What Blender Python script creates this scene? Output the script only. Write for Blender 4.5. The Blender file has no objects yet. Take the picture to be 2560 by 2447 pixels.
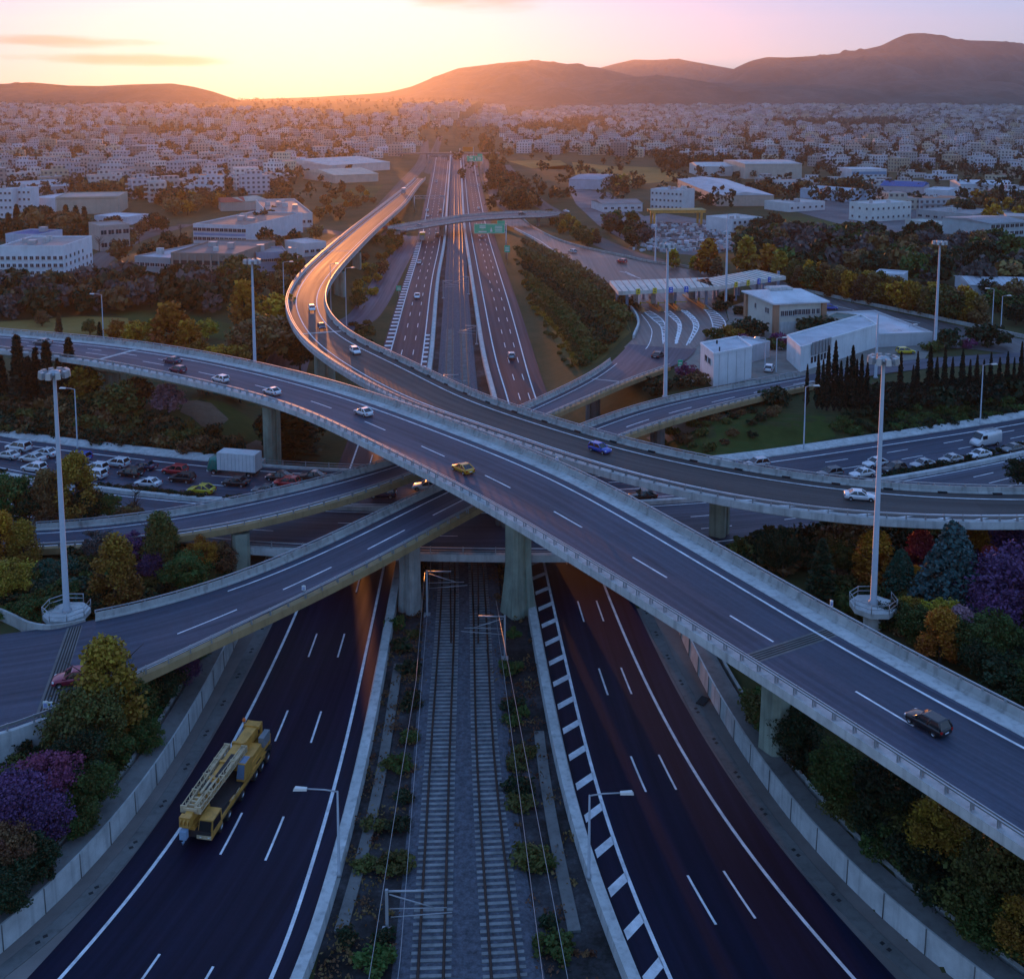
import bpy, bmesh, math, random
import numpy as np
from mathutils import Vector, Matrix
R = math.radians
rng = np.random.default_rng(7)
random.seed(7)
sc = bpy.context.scene
COL = sc.collection

# ------------------------------------------------------------------ camera, sky, sun, exposure
F, CX, YH, PITCH, HCAM = 1080.0, 512.0, 100.0, R(7), 63.5      # in pixels of the 1024 wide frame
YP = YH + F * math.tan(PITCH)
cam = bpy.data.cameras.new('camera')
cam.sensor_width = 36.0
cam.lens = 36.0 * F / 1024.0
cam.shift_y = -(489.0 - YP) / 1024.0
cam.clip_start, cam.clip_end = 1.0, 60000.0
camo = bpy.data.objects.new('camera', cam)
camo.location = (0, 0, HCAM)
camo.rotation_euler = (R(90) - PITCH, 0, 0)
COL.objects.link(camo)
sc.camera = camo

SUN_EL, SUN_AZ = 2.0, -10.5                                     # degrees, azimuth from +Y towards +X
world = bpy.data.worlds.new('World'); sc.world = world
world.use_nodes = True
wn, wl = world.node_tree.nodes, world.node_tree.links
for n in list(wn): wn.remove(n)
wout = wn.new('ShaderNodeOutputWorld'); wbg = wn.new('ShaderNodeBackground'); sky = wn.new('ShaderNodeTexSky')
sky.sky_type = 'NISHITA'; sky.sun_disc = False
sky.sun_elevation = R(SUN_EL); sky.sun_rotation = R(SUN_AZ)
sky.altitude = 200; sky.air_density = 1.0; sky.dust_density = 0.4; sky.ozone_density = 4.0
wbg.inputs['Strength'].default_value = 0.15
whs = wn.new('ShaderNodeHueSaturation'); whs.inputs['Saturation'].default_value = 1.3
wtint = wn.new('ShaderNodeVectorMath'); wtint.operation = 'MULTIPLY'; wtint.inputs[1].default_value = (0.69, 0.86, 1.32)
wgam = wn.new('ShaderNodeGamma'); wgam.inputs['Gamma'].default_value = 0.24
wl.new(sky.outputs[0], wgam.inputs['Color']); wl.new(wgam.outputs[0], whs.inputs['Color']); wl.new(whs.outputs[0], wtint.inputs[0]); 
# three thin clouds low in the sky, placed by their direction in the world
tc = wn.new('ShaderNodeTexCoord'); sx_ = wn.new('ShaderNodeSeparateXYZ'); wl.new(tc.outputs['Generated'], sx_.inputs[0])
def wm(op, a, b=None, c=None):
    n = wn.new('ShaderNodeMath'); n.operation = op
    for i, v in enumerate((a, b, c)):
        if v is None: continue
        if isinstance(v, (int, float)): n.inputs[i].default_value = v
        else: wl.new(v, n.inputs[i])
    return n.outputs[0]
w_az = wm('ARCTAN2', sx_.outputs['X'], sx_.outputs['Y']); w_el = wm('ARCSINE', sx_.outputs['Z'])
wcv = wn.new('ShaderNodeCombineXYZ'); wl.new(wm('MULTIPLY', w_az, 9.0), wcv.inputs['X']); wl.new(wm('MULTIPLY', w_el, 60.0), wcv.inputs['Y'])
wnz = wn.new('ShaderNodeTexNoise'); wnz.inputs['Scale'].default_value = 1.0; wnz.inputs['Detail'].default_value = 6; wl.new(wcv.outputs[0], wnz.inputs['Vector'])
cl = None
for a0, e0, ra, re_ in ((-1.4, 5.35, 4.6, .85), (-22.5, 2.8, 5.0, .36), (-20.0, 2.0, 5.6, .36)):
    dx = wm('MULTIPLY', wm('SUBTRACT', w_az, R(a0)), 1 / R(ra)); dy = wm('MULTIPLY', wm('SUBTRACT', w_el, R(e0)), 1 / R(re_))
    q = wm('SUBTRACT', wm('ADD', 1.0, wm('MULTIPLY', wm('SUBTRACT', wnz.outputs['Fac'], 0.5), 3.2)), wm('ADD', wm('MULTIPLY', dx, dx), wm('MULTIPLY', dy, dy)))
    cl = q if cl is None else wm('MAXIMUM', cl, q)
wcm = wn.new('ShaderNodeMapRange'); wcm.interpolation_type = 'SMOOTHSTEP'; wcm.inputs['From Min'].default_value = 0.0; wcm.inputs['From Max'].default_value = 1.0; wcm.inputs['To Max'].default_value = 0.9; wl.new(cl, wcm.inputs['Value'])
wdk = wn.new('ShaderNodeVectorMath'); wdk.operation = 'MULTIPLY'; wdk.inputs[1].default_value = (0.50, 0.40, 0.36); wl.new(wtint.outputs[0], wdk.inputs[0])
wmx = wn.new('ShaderNodeMix'); wmx.data_type = 'RGBA'; wl.new(wcm.outputs[0], wmx.inputs['Factor']); wl.new(wtint.outputs[0], wmx.inputs['A']); wl.new(wdk.outputs[0], wmx.inputs['B'])
wl.new(wmx.outputs['Result'], wbg.inputs['Color']); wl.new(wbg.outputs[0], wout.inputs['Surface'])

sun = bpy.data.lights.new('sun', 'SUN'); sun.energy = 0.9; sun.angle = R(0.5); sun.color = (1.0, 0.33, 0.075)
suno = bpy.data.objects.new('sun', sun); COL.objects.link(suno)
sd = Vector((math.sin(R(SUN_AZ)) * math.cos(R(SUN_EL)), math.cos(R(SUN_AZ)) * math.cos(R(SUN_EL)), math.sin(R(SUN_EL))))
suno.rotation_euler = sd.to_track_quat('Z', 'Y').to_euler()
sc.view_settings.view_transform = 'Standard'; sc.view_settings.look = 'None'
sc.view_settings.gamma = 1.0; sc.view_settings.exposure = 2.2
sc.cycles.max_bounces = 4; sc.cycles.diffuse_bounces = 2; sc.cycles.glossy_bounces = 2
sc.cycles.transmission_bounces = 2; sc.cycles.volume_bounces = 0; sc.cycles.transparent_max_bounces = 4
sc.cycles.sample_clamp_indirect = 3.0; sc.cycles.use_denoising = True
sc.cycles.caustics_reflective = False; sc.cycles.caustics_refractive = False

# ------------------------------------------------------------------ helpers
def ray(sx, sy):
    """direction through a point of the photograph (2560 wide), scaled so that dir.y = 1"""
    x, y = sx * 0.4 - CX, YP - sy * 0.4
    d = Vector((x, F * math.cos(PITCH) + y * math.sin(PITCH), -F * math.sin(PITCH) + y * math.cos(PITCH)))
    return d / d.y
def at(sx, sy, z=0.0):
    d = ray(sx, sy); t = (z - HCAM) / d.z
    return Vector((d.x * t, t, z))
def at_d(sx, sy, Y):
    d = ray(sx, sy)
    return Vector((d.x * Y, Y, HCAM + d.z * Y))
def px_per_m(Y): return F / Y

def link(o, parent=None):
    COL.objects.link(o)
    if parent is not None: o.parent = parent
    return o
def tag(o, label=None, cat=None, group=None, kind=None):
    if label: o['label'] = label
    if cat: o['category'] = cat
    if group: o['group'] = group
    if kind: o['kind'] = kind
    return o
def empty(name, loc=(0, 0, 0), rz=0.0, label=None, cat=None, group=None):
    o = bpy.data.objects.new(name, None); o.location = loc; o.rotation_euler = (0, 0, rz)
    o.empty_display_size = 0.2
    link(o); return tag(o, label, cat, group)
def children(o): return KIDS.get(o.name, [])
KIDS = {}
def copy_tree(o, parent=None):
    c = o.copy(); link(c)
    if parent is not None:
        c.parent = parent; KIDS.setdefault(parent.name, []).append(c)
    for ch in list(children(o)): copy_tree(ch, c)
    return c

class MB:
    """collects shapes for one mesh"""
    def __init__(s): s.v, s.f, s.m, s.uv, s.smooth = [], [], [], [], []
    def face(s, pts, m=0, uv=None, sm=False):
        b = len(s.v); s.v.extend([tuple(p) for p in pts]); s.f.append(tuple(range(b, b + len(pts))))
        s.m.append(m); s.uv.append(uv); s.smooth.append(sm)
    def shared(s, verts, faces, m=0, sm=False):
        b = len(s.v); s.v.extend([tuple(p) for p in verts])
        for f in faces: s.f.append(tuple(i + b for i in f)); s.m.append(m); s.uv.append(None); s.smooth.append(sm)
    def box(s, c, d, rz=0.0, m=0, taper=1.0):
        """c: centre of the BASE, d: full sizes"""
        ca, sa = math.cos(rz), math.sin(rz); v = []
        for k, z in ((1.0, 0.0), (taper, d[2])):
            for x, y in ((-1, -1), (1, -1), (1, 1), (-1, 1)):
                x, y = x * d[0] / 2 * k, y * d[1] / 2 * k
                v.append((c[0] + x * ca - y * sa, c[1] + x * sa + y * ca, c[2] + z))
        s.shared(v, [(3, 2, 1, 0), (4, 5, 6, 7), (0, 1, 5, 4), (1, 2, 6, 5), (2, 3, 7, 6), (3, 0, 4, 7)], m)
    def hexa(s, v8, m=0):
        s.shared(v8, [(3, 2, 1, 0), (4, 5, 6, 7), (0, 1, 5, 4), (1, 2, 6, 5), (2, 3, 7, 6), (3, 0, 4, 7)], m)
    def tube(s, pts, r, n=8, m=0, caps=True):
        pts = [Vector(p) for p in pts]; rs = r if isinstance(r, (list, tuple)) else [r] * len(pts)
        v, fs = [], []
        for i, p in enumerate(pts):
            t = (pts[min(i + 1, len(pts) - 1)] - pts[max(i - 1, 0)]).normalized()
            a = Vector((0, 0, 1)) if abs(t.z) < 0.9 else Vector((1, 0, 0))
            x = t.cross(a).normalized(); y = t.cross(x)
            for k in range(n):
                q = 2 * math.pi * k / n
                v.append(p + (x * math.cos(q) + y * math.sin(q)) * rs[i])
        for i in range(len(pts) - 1):
            for k in range(n):
                a, b = i * n + k, i * n + (k + 1) % n
                fs.append((a, b, b + n, a + n))
        if caps:
            fs.append(tuple(range(n))[::-1]); fs.append(tuple(range((len(pts) - 1) * n, len(pts) * n)))
        s.shared(v, fs, m, True)
    def lathe(s, prof, c=(0, 0, 0), n=16, m=0):
        v, fs = [], []
        for r, z in prof:
            for k in range(n):
                q = 2 * math.pi * k / n; v.append((c[0] + r * math.cos(q), c[1] + r * math.sin(q), c[2] + z))
        for i in range(len(prof) - 1):
            for k in range(n):
                a, b = i * n + k, i * n + (k + 1) % n
                fs.append((a, b, b + n, a + n))
        fs.append(tuple(range(n))[::-1]); fs.append(tuple(range((len(prof) - 1) * n, len(prof) * n)))
        s.shared(v, fs, m, True)
    def prism(s, poly, z0, z1, m=0):
        n = len(poly); v = [(p[0], p[1], z0) for p in poly] + [(p[0], p[1], z1) for p in poly]
        s.shared(v, [tuple(range(n))[::-1], tuple(range(n, 2 * n))] + [(i, (i + 1) % n, (i + 1) % n + n, i + n) for i in range(n)], m)
    def build(s, name, mats, parent=None, local=False):
        me = bpy.data.meshes.new(name)
        me.from_pydata(s.v, [], s.f)
        for mt in (mats if isinstance(mats, (list, tuple)) else [mats]): me.materials.append(mt)
        me.polygons.foreach_set('material_index', s.m)
        me.polygons.foreach_set('use_smooth', s.smooth)
        if any(u is not None for u in s.uv):
            ul = me.uv_layers.new(name='UVMap'); k = 0
            for f, u in zip(s.f, s.uv):
                for j in range(len(f)):
                    if u is not None: ul.data[k].uv = u[j]
                    k += 1
        me.update()
        o = bpy.data.objects.new(name, me); link(o, parent)
        if parent is not None: KIDS.setdefault(parent.name, []).append(o)
        return o

# ------------------------------------------------------------------ materials
MATS = {}
def mat(name, col, rough=0.8, metal=0.0, var=0.15, scale=0.6, detail=6, bump=0.0, spec=0.5, dirt=0.0, emit=0.0, coat=0.0):
    if name in MATS: return MATS[name]
    m = bpy.data.materials.new(name); m.use_nodes = True; nt = m.node_tree; N, L = nt.nodes, nt.links
    b = N['Principled BSDF']; b.inputs['Roughness'].default_value = rough; b.inputs['Metallic'].default_value = metal
    b.inputs['Specular IOR Level'].default_value = spec
    if coat: b.inputs['Coat Weight'].default_value = coat; b.inputs['Coat Roughness'].default_value = 0.08
    c = (*col, 1.0); b.inputs['Base Color'].default_value = c
    if var > 0:
        geo = N.new('ShaderNodeNewGeometry')
        nz = N.new('ShaderNodeTexNoise'); nz.inputs['Scale'].default_value = scale; nz.inputs['Detail'].default_value = detail
        nz.inputs['Roughness'].default_value = 0.65
        L.new(geo.outputs['Position'], nz.inputs['Vector'])
        rp = N.new('ShaderNodeMapRange'); rp.inputs['From Min'].default_value = 0.3; rp.inputs['From Max'].default_value = 0.7
        rp.inputs['To Min'].default_value = 1 - var; rp.inputs['To Max'].default_value = 1 + var
        L.new(nz.outputs['Fac'], rp.inputs['Value'])
        mx = N.new('ShaderNodeVectorMath'); mx.operation = 'SCALE'; mx.inputs[0].default_value = col
        L.new(rp.outputs[0], mx.inputs['Scale']); last = mx.outputs[0]
        if dirt > 0:                                            # vertical streaks of rain dirt
            mp = N.new('ShaderNodeMapping'); mp.inputs['Scale'].default_value = (1.6, 1.6, 0.12)
            L.new(geo.outputs['Position'], mp.inputs['Vector'])
            n2 = N.new('ShaderNodeTexNoise'); n2.inputs['Scale'].default_value = 1.0; n2.inputs['Detail'].default_value = 5
            L.new(mp.outputs[0], n2.inputs['Vector'])
            r2 = N.new('ShaderNodeMapRange'); r2.inputs['From Min'].default_value = 0.5; r2.inputs['From Max'].default_value = 0.75
            r2.inputs['To Min'].default_value = 1.0; r2.inputs['To Max'].default_value = 1 - dirt
            L.new(n2.outputs['Fac'], r2.inputs['Value'])
            m2 = N.new('ShaderNodeVectorMath'); m2.operation = 'SCALE'; L.new(last, m2.inputs[0]); L.new(r2.outputs[0], m2.inputs['Scale']); last = m2.outputs[0]
        L.new(last, b.inputs['Base Color'])
        if bump > 0:
            bp = N.new('ShaderNodeBump'); bp.inputs['Strength'].default_value = bump; bp.inputs['Distance'].default_value = 0.05
            n3 = N.new('ShaderNodeTexNoise'); n3.inputs['Scale'].default_value = scale * 12; L.new(geo.outputs['Position'], n3.inputs['Vector'])
            L.new(n3.outputs['Fac'], bp.inputs['Height']); L.new(bp.outputs[0], b.inputs['Normal'])
    if emit: b.inputs['Emission Color'].default_value = c; b.inputs['Emission Strength'].default_value = emit
    MATS[name] = m; return m

def asphalt(name, col, rough=0.5, wear=0.35, lane=3.6, spec=0.5):
    """asphalt with tyre-polished bands along the lanes (UV: metres along, metres across), patches and grain"""
    m = bpy.data.materials.new(name); m.use_nodes = True; N, L = m.node_tree.nodes, m.node_tree.links
    b = N['Principled BSDF']; b.inputs['Specular IOR Level'].default_value = spec
    uv = N.new('ShaderNodeUVMap'); geo = N.new('ShaderNodeNewGeometry')
    def noise(src, sc3, s=1.0, det=5):
        mp = N.new('ShaderNodeMapping'); mp.inputs['Scale'].default_value = sc3; L.new(src, mp.inputs['Vector'])
        n = N.new('ShaderNodeTexNoise'); n.inputs['Scale'].default_value = s; n.inputs['Detail'].default_value = det
        n.inputs['Roughness'].default_value = 0.6
        L.new(mp.outputs[0], n.inputs['Vector']); return n.outputs['Fac']
    def rng_(v, a, b_, lo, hi):
        r = N.new('ShaderNodeMapRange'); r.inputs['From Min'].default_value = a; r.inputs['From Max'].default_value = b_
        r.inputs['To Min'].default_value = lo; r.inputs['To Max'].default_value = hi; L.new(v, r.inputs['Value']); return r.outputs[0]
    def mul(a, b_):
        x = N.new('ShaderNodeMath'); x.operation = 'MULTIPLY'; L.new(a, x.inputs[0]); L.new(b_, x.inputs[1]); return x.outputs[0]
    streak = rng_(noise(uv.outputs[0], (0.012, 1.1, 1), 1.0, 4), 0.3, 0.7, 1 - wear, 1 + wear)
    patch = rng_(noise(geo.outputs['Position'], (0.045, 0.045, 0.045), 1.0, 6), 0.3, 0.7, 1 - wear * 0.5, 1 + wear * 0.5)
    grain = rng_(noise(geo.outputs['Position'], (2.2, 2.2, 2.2), 1.0, 3), 0.25, 0.75, 0.88, 1.12)
    mp = N.new('ShaderNodeVectorMath'); mp.operation = 'MULTIPLY'; mp.inputs[1].default_value = (1 / 26.0, 1 / 3.7, 1); L.new(uv.outputs[0], mp.inputs[0])
    fl = N.new('ShaderNodeVectorMath'); fl.operation = 'FLOOR'; L.new(mp.outputs[0], fl.inputs[0])
    wnse = N.new('ShaderNodeTexWhiteNoise'); wnse.noise_dimensions = '3D'; L.new(fl.outputs[0], wnse.inputs['Vector'])
    slab = rng_(wnse.outputs['Value'], 0.0, 1.0, 0.86, 1.12)      # paving slabs laid at different times
    stain = rng_(noise(uv.outputs[0], (0.10, 0.9, 1), 1.0, 6), 0.56, 0.72, 1.0, 0.62)
    k = mul(mul(mul(mul(streak, patch), grain), slab), stain)
    v = N.new('ShaderNodeVectorMath'); v.operation = 'SCALE'; v.inputs[0].default_value = col; L.new(k, v.inputs['Scale'])
    L.new(v.outputs[0], b.inputs['Base Color'])
    L.new(rng_(streak, 1 - wear, 1 + wear, rough + 0.06, rough - 0.06), b.inputs['Roughness'])
    MATS[name] = m; return m

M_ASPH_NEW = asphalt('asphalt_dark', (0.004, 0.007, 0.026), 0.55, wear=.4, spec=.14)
M_ASPH = asphalt('asphalt_grey', (0.050, 0.060, 0.092), 0.58, wear=.34, spec=.25)
M_ASPH_R = asphalt('asphalt_ramp', (0.065, 0.056, 0.054), 0.66, wear=.25, spec=.24)
M_ASPH_W = asphalt('asphalt_worn', (0.075, 0.076, 0.080), 0.55)
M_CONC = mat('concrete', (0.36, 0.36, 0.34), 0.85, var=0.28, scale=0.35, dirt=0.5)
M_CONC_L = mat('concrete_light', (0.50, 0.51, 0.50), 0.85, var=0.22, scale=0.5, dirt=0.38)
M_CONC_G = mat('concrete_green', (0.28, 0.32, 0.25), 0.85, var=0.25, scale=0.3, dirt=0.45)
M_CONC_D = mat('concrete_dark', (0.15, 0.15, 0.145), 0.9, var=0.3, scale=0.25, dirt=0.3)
M_TAN = mat('fascia_tan', (0.36, 0.25, 0.12), 0.8, var=0.15, scale=0.4, dirt=0.25)
M_APRON = mat('apron_concrete', (0.17, 0.15, 0.14), 0.9, var=0.35, scale=0.12, bump=0.2)
M_PAINT = mat('road_paint', (0.74, 0.75, 0.77), 0.7, var=0.3, scale=0.8)
M_STEEL = mat('galvanised_steel', (0.42, 0.44, 0.46), 0.45, 0.7, var=0.12, scale=1.0)
M_POLE = mat('pole_steel', (0.38, 0.40, 0.43), 0.55, 0.3, var=0.08, scale=1.0)
M_DARK = mat('dark_rubber', (0.015, 0.015, 0.017), 0.8, var=0.1)
M_GROUND = None
# ------------------------------------------------------------------ the lie of the land
def world_line(pts, z=0.0): return [at(p[0], p[1], p[2] if len(p) > 2 else z) for p in pts]
CORR_L = world_line([(-330, 2640), (-150, 2520), (0, 2420), (197, 2227), (344, 2044), (440, 1906), (546, 1700), (596, 1603), (690, 1380), (800, 1010), (867, 815), (928, 758), (985, 656), (1022, 599), (1038, 546), (1059, 493), (1083, 411), (1095, 360), (1104, 320)])
CORR_R = world_line([(2640, 2640), (2480, 2520), (2324, 2424), (2162, 2277), (2040, 2155), (1942, 2013), (1825, 1847), (1747, 1700), (1671, 1518), (1590, 1380), (1385, 974), (1328, 799), (1279, 676), (1246, 591), (1226, 534), (1203, 432), (1190, 375), (1172, 320)])
_cly, _clx = [p.y for p in CORR_L], [p.x for p in CORR_L]
_cry, _crx = [p.y for p in CORR_R], [p.x for p in CORR_R]
B_MID = [at(-300, 1060, 5.5), at(0, 1185, 5.5), at(255, 1222, 5.5), at(560, 1255, 5.5), at(866, 1270, 5.5), at(1190, 1274, 5.5), at(1500, 1262, 5.5), at(1800, 1240, 5.5), at(2206, 1196, 5.5), at(2560, 1127, 5.5), at(2860, 1060, 5.5), at(3200, 972, 5.5)]
_bx, _by = [p.x for p in B_MID], [p.y for p in B_MID]
def smooth01(t):
    t = np.clip(t, 0, 1); return t * t * (3 - 2 * t)
def gz(X, Y):
    X, Y = np.asarray(X, float), np.asarray(Y, float)
    xl, xr = np.interp(Y, _cly, _clx), np.interp(Y, _cry, _crx)
    dl, dr = xl - X, X - xr
    d = np.maximum(dl, dr)
    left = X < (xl + xr) / 2
    bl = np.interp(Y, [60, 150, 190, 380, 560, 1500, 2600, 4500], [6.0, 6.0, 8.0, 8.0, 2.0, 2.0, 30.0, 60.0])
    br = np.interp(Y, [60, 150, 185, 380, 540, 1500, 3500, 5000], [6.0, 6.0, 8.0, 8.0, 1.0, 1.0, 4.0, 30.0])
    base = np.where(left, bl, br)
    base = base + np.where((Y > 150) & (Y < 520), 0.5 * np.sin(X * 0.06) * np.cos(Y * 0.043), 0) * smooth01((np.abs(X) - 70) / 30) * np.where(left, 1, 0)
    near = 2.0 + np.where(left, 0.22, 0.55) * np.maximum(d - 3.0, 0)
    near = np.where(d < 2.6, -0.06, near)
    far = -0.06 + 0.42 * np.maximum(d - 1.0, 0)
    w = smooth01((Y - 128) / 14)
    z = np.minimum(base, near * (1 - w) + far * w)
    z = np.where(d <= 0.5, -0.06, z)
    z = np.where(Y > 900, z + (base - z) * smooth01((Y - 1240) / 200), z)
    # the crossing motorway lies flat on the land beside the cutting
    by = np.interp(X, _bx, _by)
    bw = smooth01(1 - (np.abs(Y - by) - 19) / 7)
    z = np.where(d > 4, z * (1 - bw) + 5.35 * bw, z)
    return z
def gz1(x, y): return float(gz(x, y))
def G(sx, sy, dz=0.0):
    """point of the ground seen at a photo point"""
    d = ray(sx, sy); z = 6.0
    for _ in range(14):
        t = (z - HCAM) / d.z
        z = 0.5 * z + 0.5 * gz1(d.x * t, t)
    t = (z - HCAM) / d.z
    return Vector((d.x * t, t, z + dz))

def grid_lines(lo, hi, fine_lo, fine_hi, step, grow):
    a = list(np.arange(fine_lo, fine_hi, step)); s = step; x = a[-1]
    while x < hi: s *= grow; x += s; a.append(x)
    s = step; x = fine_lo; b = []
    while x > lo: s *= grow; x -= s; b.append(x)
    return np.array(b[::-1] + a)
gx = grid_lines(-9000, 9000, -84, 84, 1.5, 1.06)
gy = grid_lines(40, 12000, 66, 260, 1.5, 1.03)
GX, GY = np.meshgrid(gx, gy)
GZ = gz(GX, GY)
def grid_mesh(name, X, Y, Z, m):
    ny, nx = X.shape
    me = bpy.data.meshes.new(name)
    co = np.stack([X, Y, Z], -1).reshape(-1, 3)
    idx = np.arange(ny * nx).reshape(ny, nx)
    q = np.stack([idx[:-1, :-1], idx[:-1, 1:], idx[1:, 1:], idx[1:, :-1]], -1).reshape(-1, 4)
    me.from_pydata(co.tolist(), [], q.tolist()); me.materials.append(m)
    me.polygons.foreach_set('use_smooth', [True] * len(q)); me.update()
    o = bpy.data.objects.new(name, me); link(o); return o
def ground_material(name, cols, scales=(0.008, 0.06, 0.8)):
    m = bpy.data.materials.new(name); m.use_nodes = True; N, L = m.node_tree.nodes, m.node_tree.links
    b = N['Principled BSDF']; b.inputs['Roughness'].default_value = 0.95; b.inputs['Specular IOR Level'].default_value = 0.15
    geo = N.new('ShaderNodeNewGeometry'); acc = None
    for i, s in enumerate(scales):
        n = N.new('ShaderNodeTexNoise'); n.inputs['Scale'].default_value = s; n.inputs['Detail'].default_value = 6; n.inputs['Roughness'].default_value = 0.65
        L.new(geo.outputs['Position'], n.inputs['Vector'])
        if acc is None: acc = n.outputs['Fac']
        else:
            mx = N.new('ShaderNodeMath'); mx.operation = 'MULTIPLY_ADD'; mx.inputs[1].default_value = (0, 0.55, 0.4)[i]
            mx2 = N.new('ShaderNodeMath'); mx2.operation = 'SUBTRACT'; mx2.inputs[1].default_value = 0.5
            L.new(n.outputs['Fac'], mx2.inputs[0]); L.new(mx2.outputs[0], mx.inputs[0]); L.new(acc, mx.inputs[2]); acc = mx.outputs[0]
    r = N.new('ShaderNodeValToRGB'); e = r.color_ramp.elements
    e[0].position = 0.28; e[0].color = (*cols[0], 1); e[1].position = 0.74; e[1].color = (*cols[-1], 1)
    for i, c in enumerate(cols[1:-1]):
        x = e.new(0.28 + 0.46 * (i + 1) / (len(cols) - 1)); x.color = (*c, 1)
    L.new(acc, r.inputs['Fac']); L.new(r.outputs[0], b.inputs['Base Color'])
    MATS[name] = m; return m
M_GROUND = ground_material('earth_and_grass', [(0.022, 0.035, 0.012), (0.045, 0.055, 0.02), (0.075, 0.07, 0.03), (0.11, 0.09, 0.05)])
ground = tag(grid_mesh('ground', GX, GY, GZ, M_GROUND), kind='structure')

def drape(name, poly_px, m, dz=0.05, kind='structure', world=False, parent=None, step=3.0):
    """a patch of surface laid on the ground: outline given as photo points (or world points)"""
    P = [Vector(p) if world else G(*p) for p in poly_px]
    bm = bmesh.new()
    vs = [bm.verts.new((p.x, p.y, 0)) for p in P]
    bm.faces.new(vs); bmesh.ops.triangulate(bm, faces=bm.faces[:])
    xs, ys = [p.x for p in P], [p.y for p in P]
    for ax, lo, hi in ((0, min(xs), max(xs)), (1, min(ys), max(ys))):
        st = max(step, (hi - lo) / 120); k = lo + st
        while k < hi:
            co = [0, 0, 0]; co[ax] = k; no = [0, 0, 0]; no[ax] = 1
            bmesh.ops.bisect_plane(bm, geom=bm.verts[:] + bm.edges[:] + bm.faces[:], plane_co=co, plane_no=no); k += st
    for v in bm.verts: v.co.z = gz1(v.co.x, v.co.y) + dz
    bmesh.ops.recalc_face_normals(bm, faces=bm.faces[:])
    for f in bm.faces:
        if f.normal.z < 0: f.normal_flip()
    me = bpy.data.meshes.new(name)
    uvl = bm.loops.layers.uv.new('UVMap')
    for f in bm.faces:
        for l in f.loops: l[uvl].uv = (l.vert.co.y, l.vert.co.x)
    bm.to_mesh(me); bm.free(); me.materials.append(m)
    o = bpy.data.objects.new(name, me); link(o, parent)
    if kind: o['kind'] = kind
    return o
# ------------------------------------------------------------------ roads as strips between two edges
def dense(pts, n):
    """Catmull-Rom through world points, resampled to n even steps and smoothed"""
    P = np.array([list(p) for p in pts]); P = np.vstack([2 * P[0] - P[1], P, 2 * P[-1] - P[-2]])
    out = []
    for i in range(1, len(P) - 2):
        p0, p1, p2, p3 = P[i - 1], P[i], P[i + 1], P[i + 2]
        for t in np.linspace(0, 1, 24, endpoint=False):
            out.append(0.5 * ((2 * p1) + (-p0 + p2) * t + (2 * p0 - 5 * p1 + 4 * p2 - p3) * t * t + (-p0 + 3 * p1 - 3 * p2 + p3) * t ** 3))
    out.append(P[-2]); return resample(np.array(out), n)
def resample(a, n):
    s = np.concatenate([[0], np.cumsum(np.linalg.norm(np.diff(a, axis=0), axis=1))])
    q = np.linspace(0, s[-1], n)
    return np.stack([np.interp(q, s, a[:, k]) for k in range(3)], -1)
def lap(a, it):
    a = a.copy()
    for _ in range(it):
        a[1:-1] = 0.25 * a[:-2] + 0.5 * a[1:-1] + 0.25 * a[2:]
    return a
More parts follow.
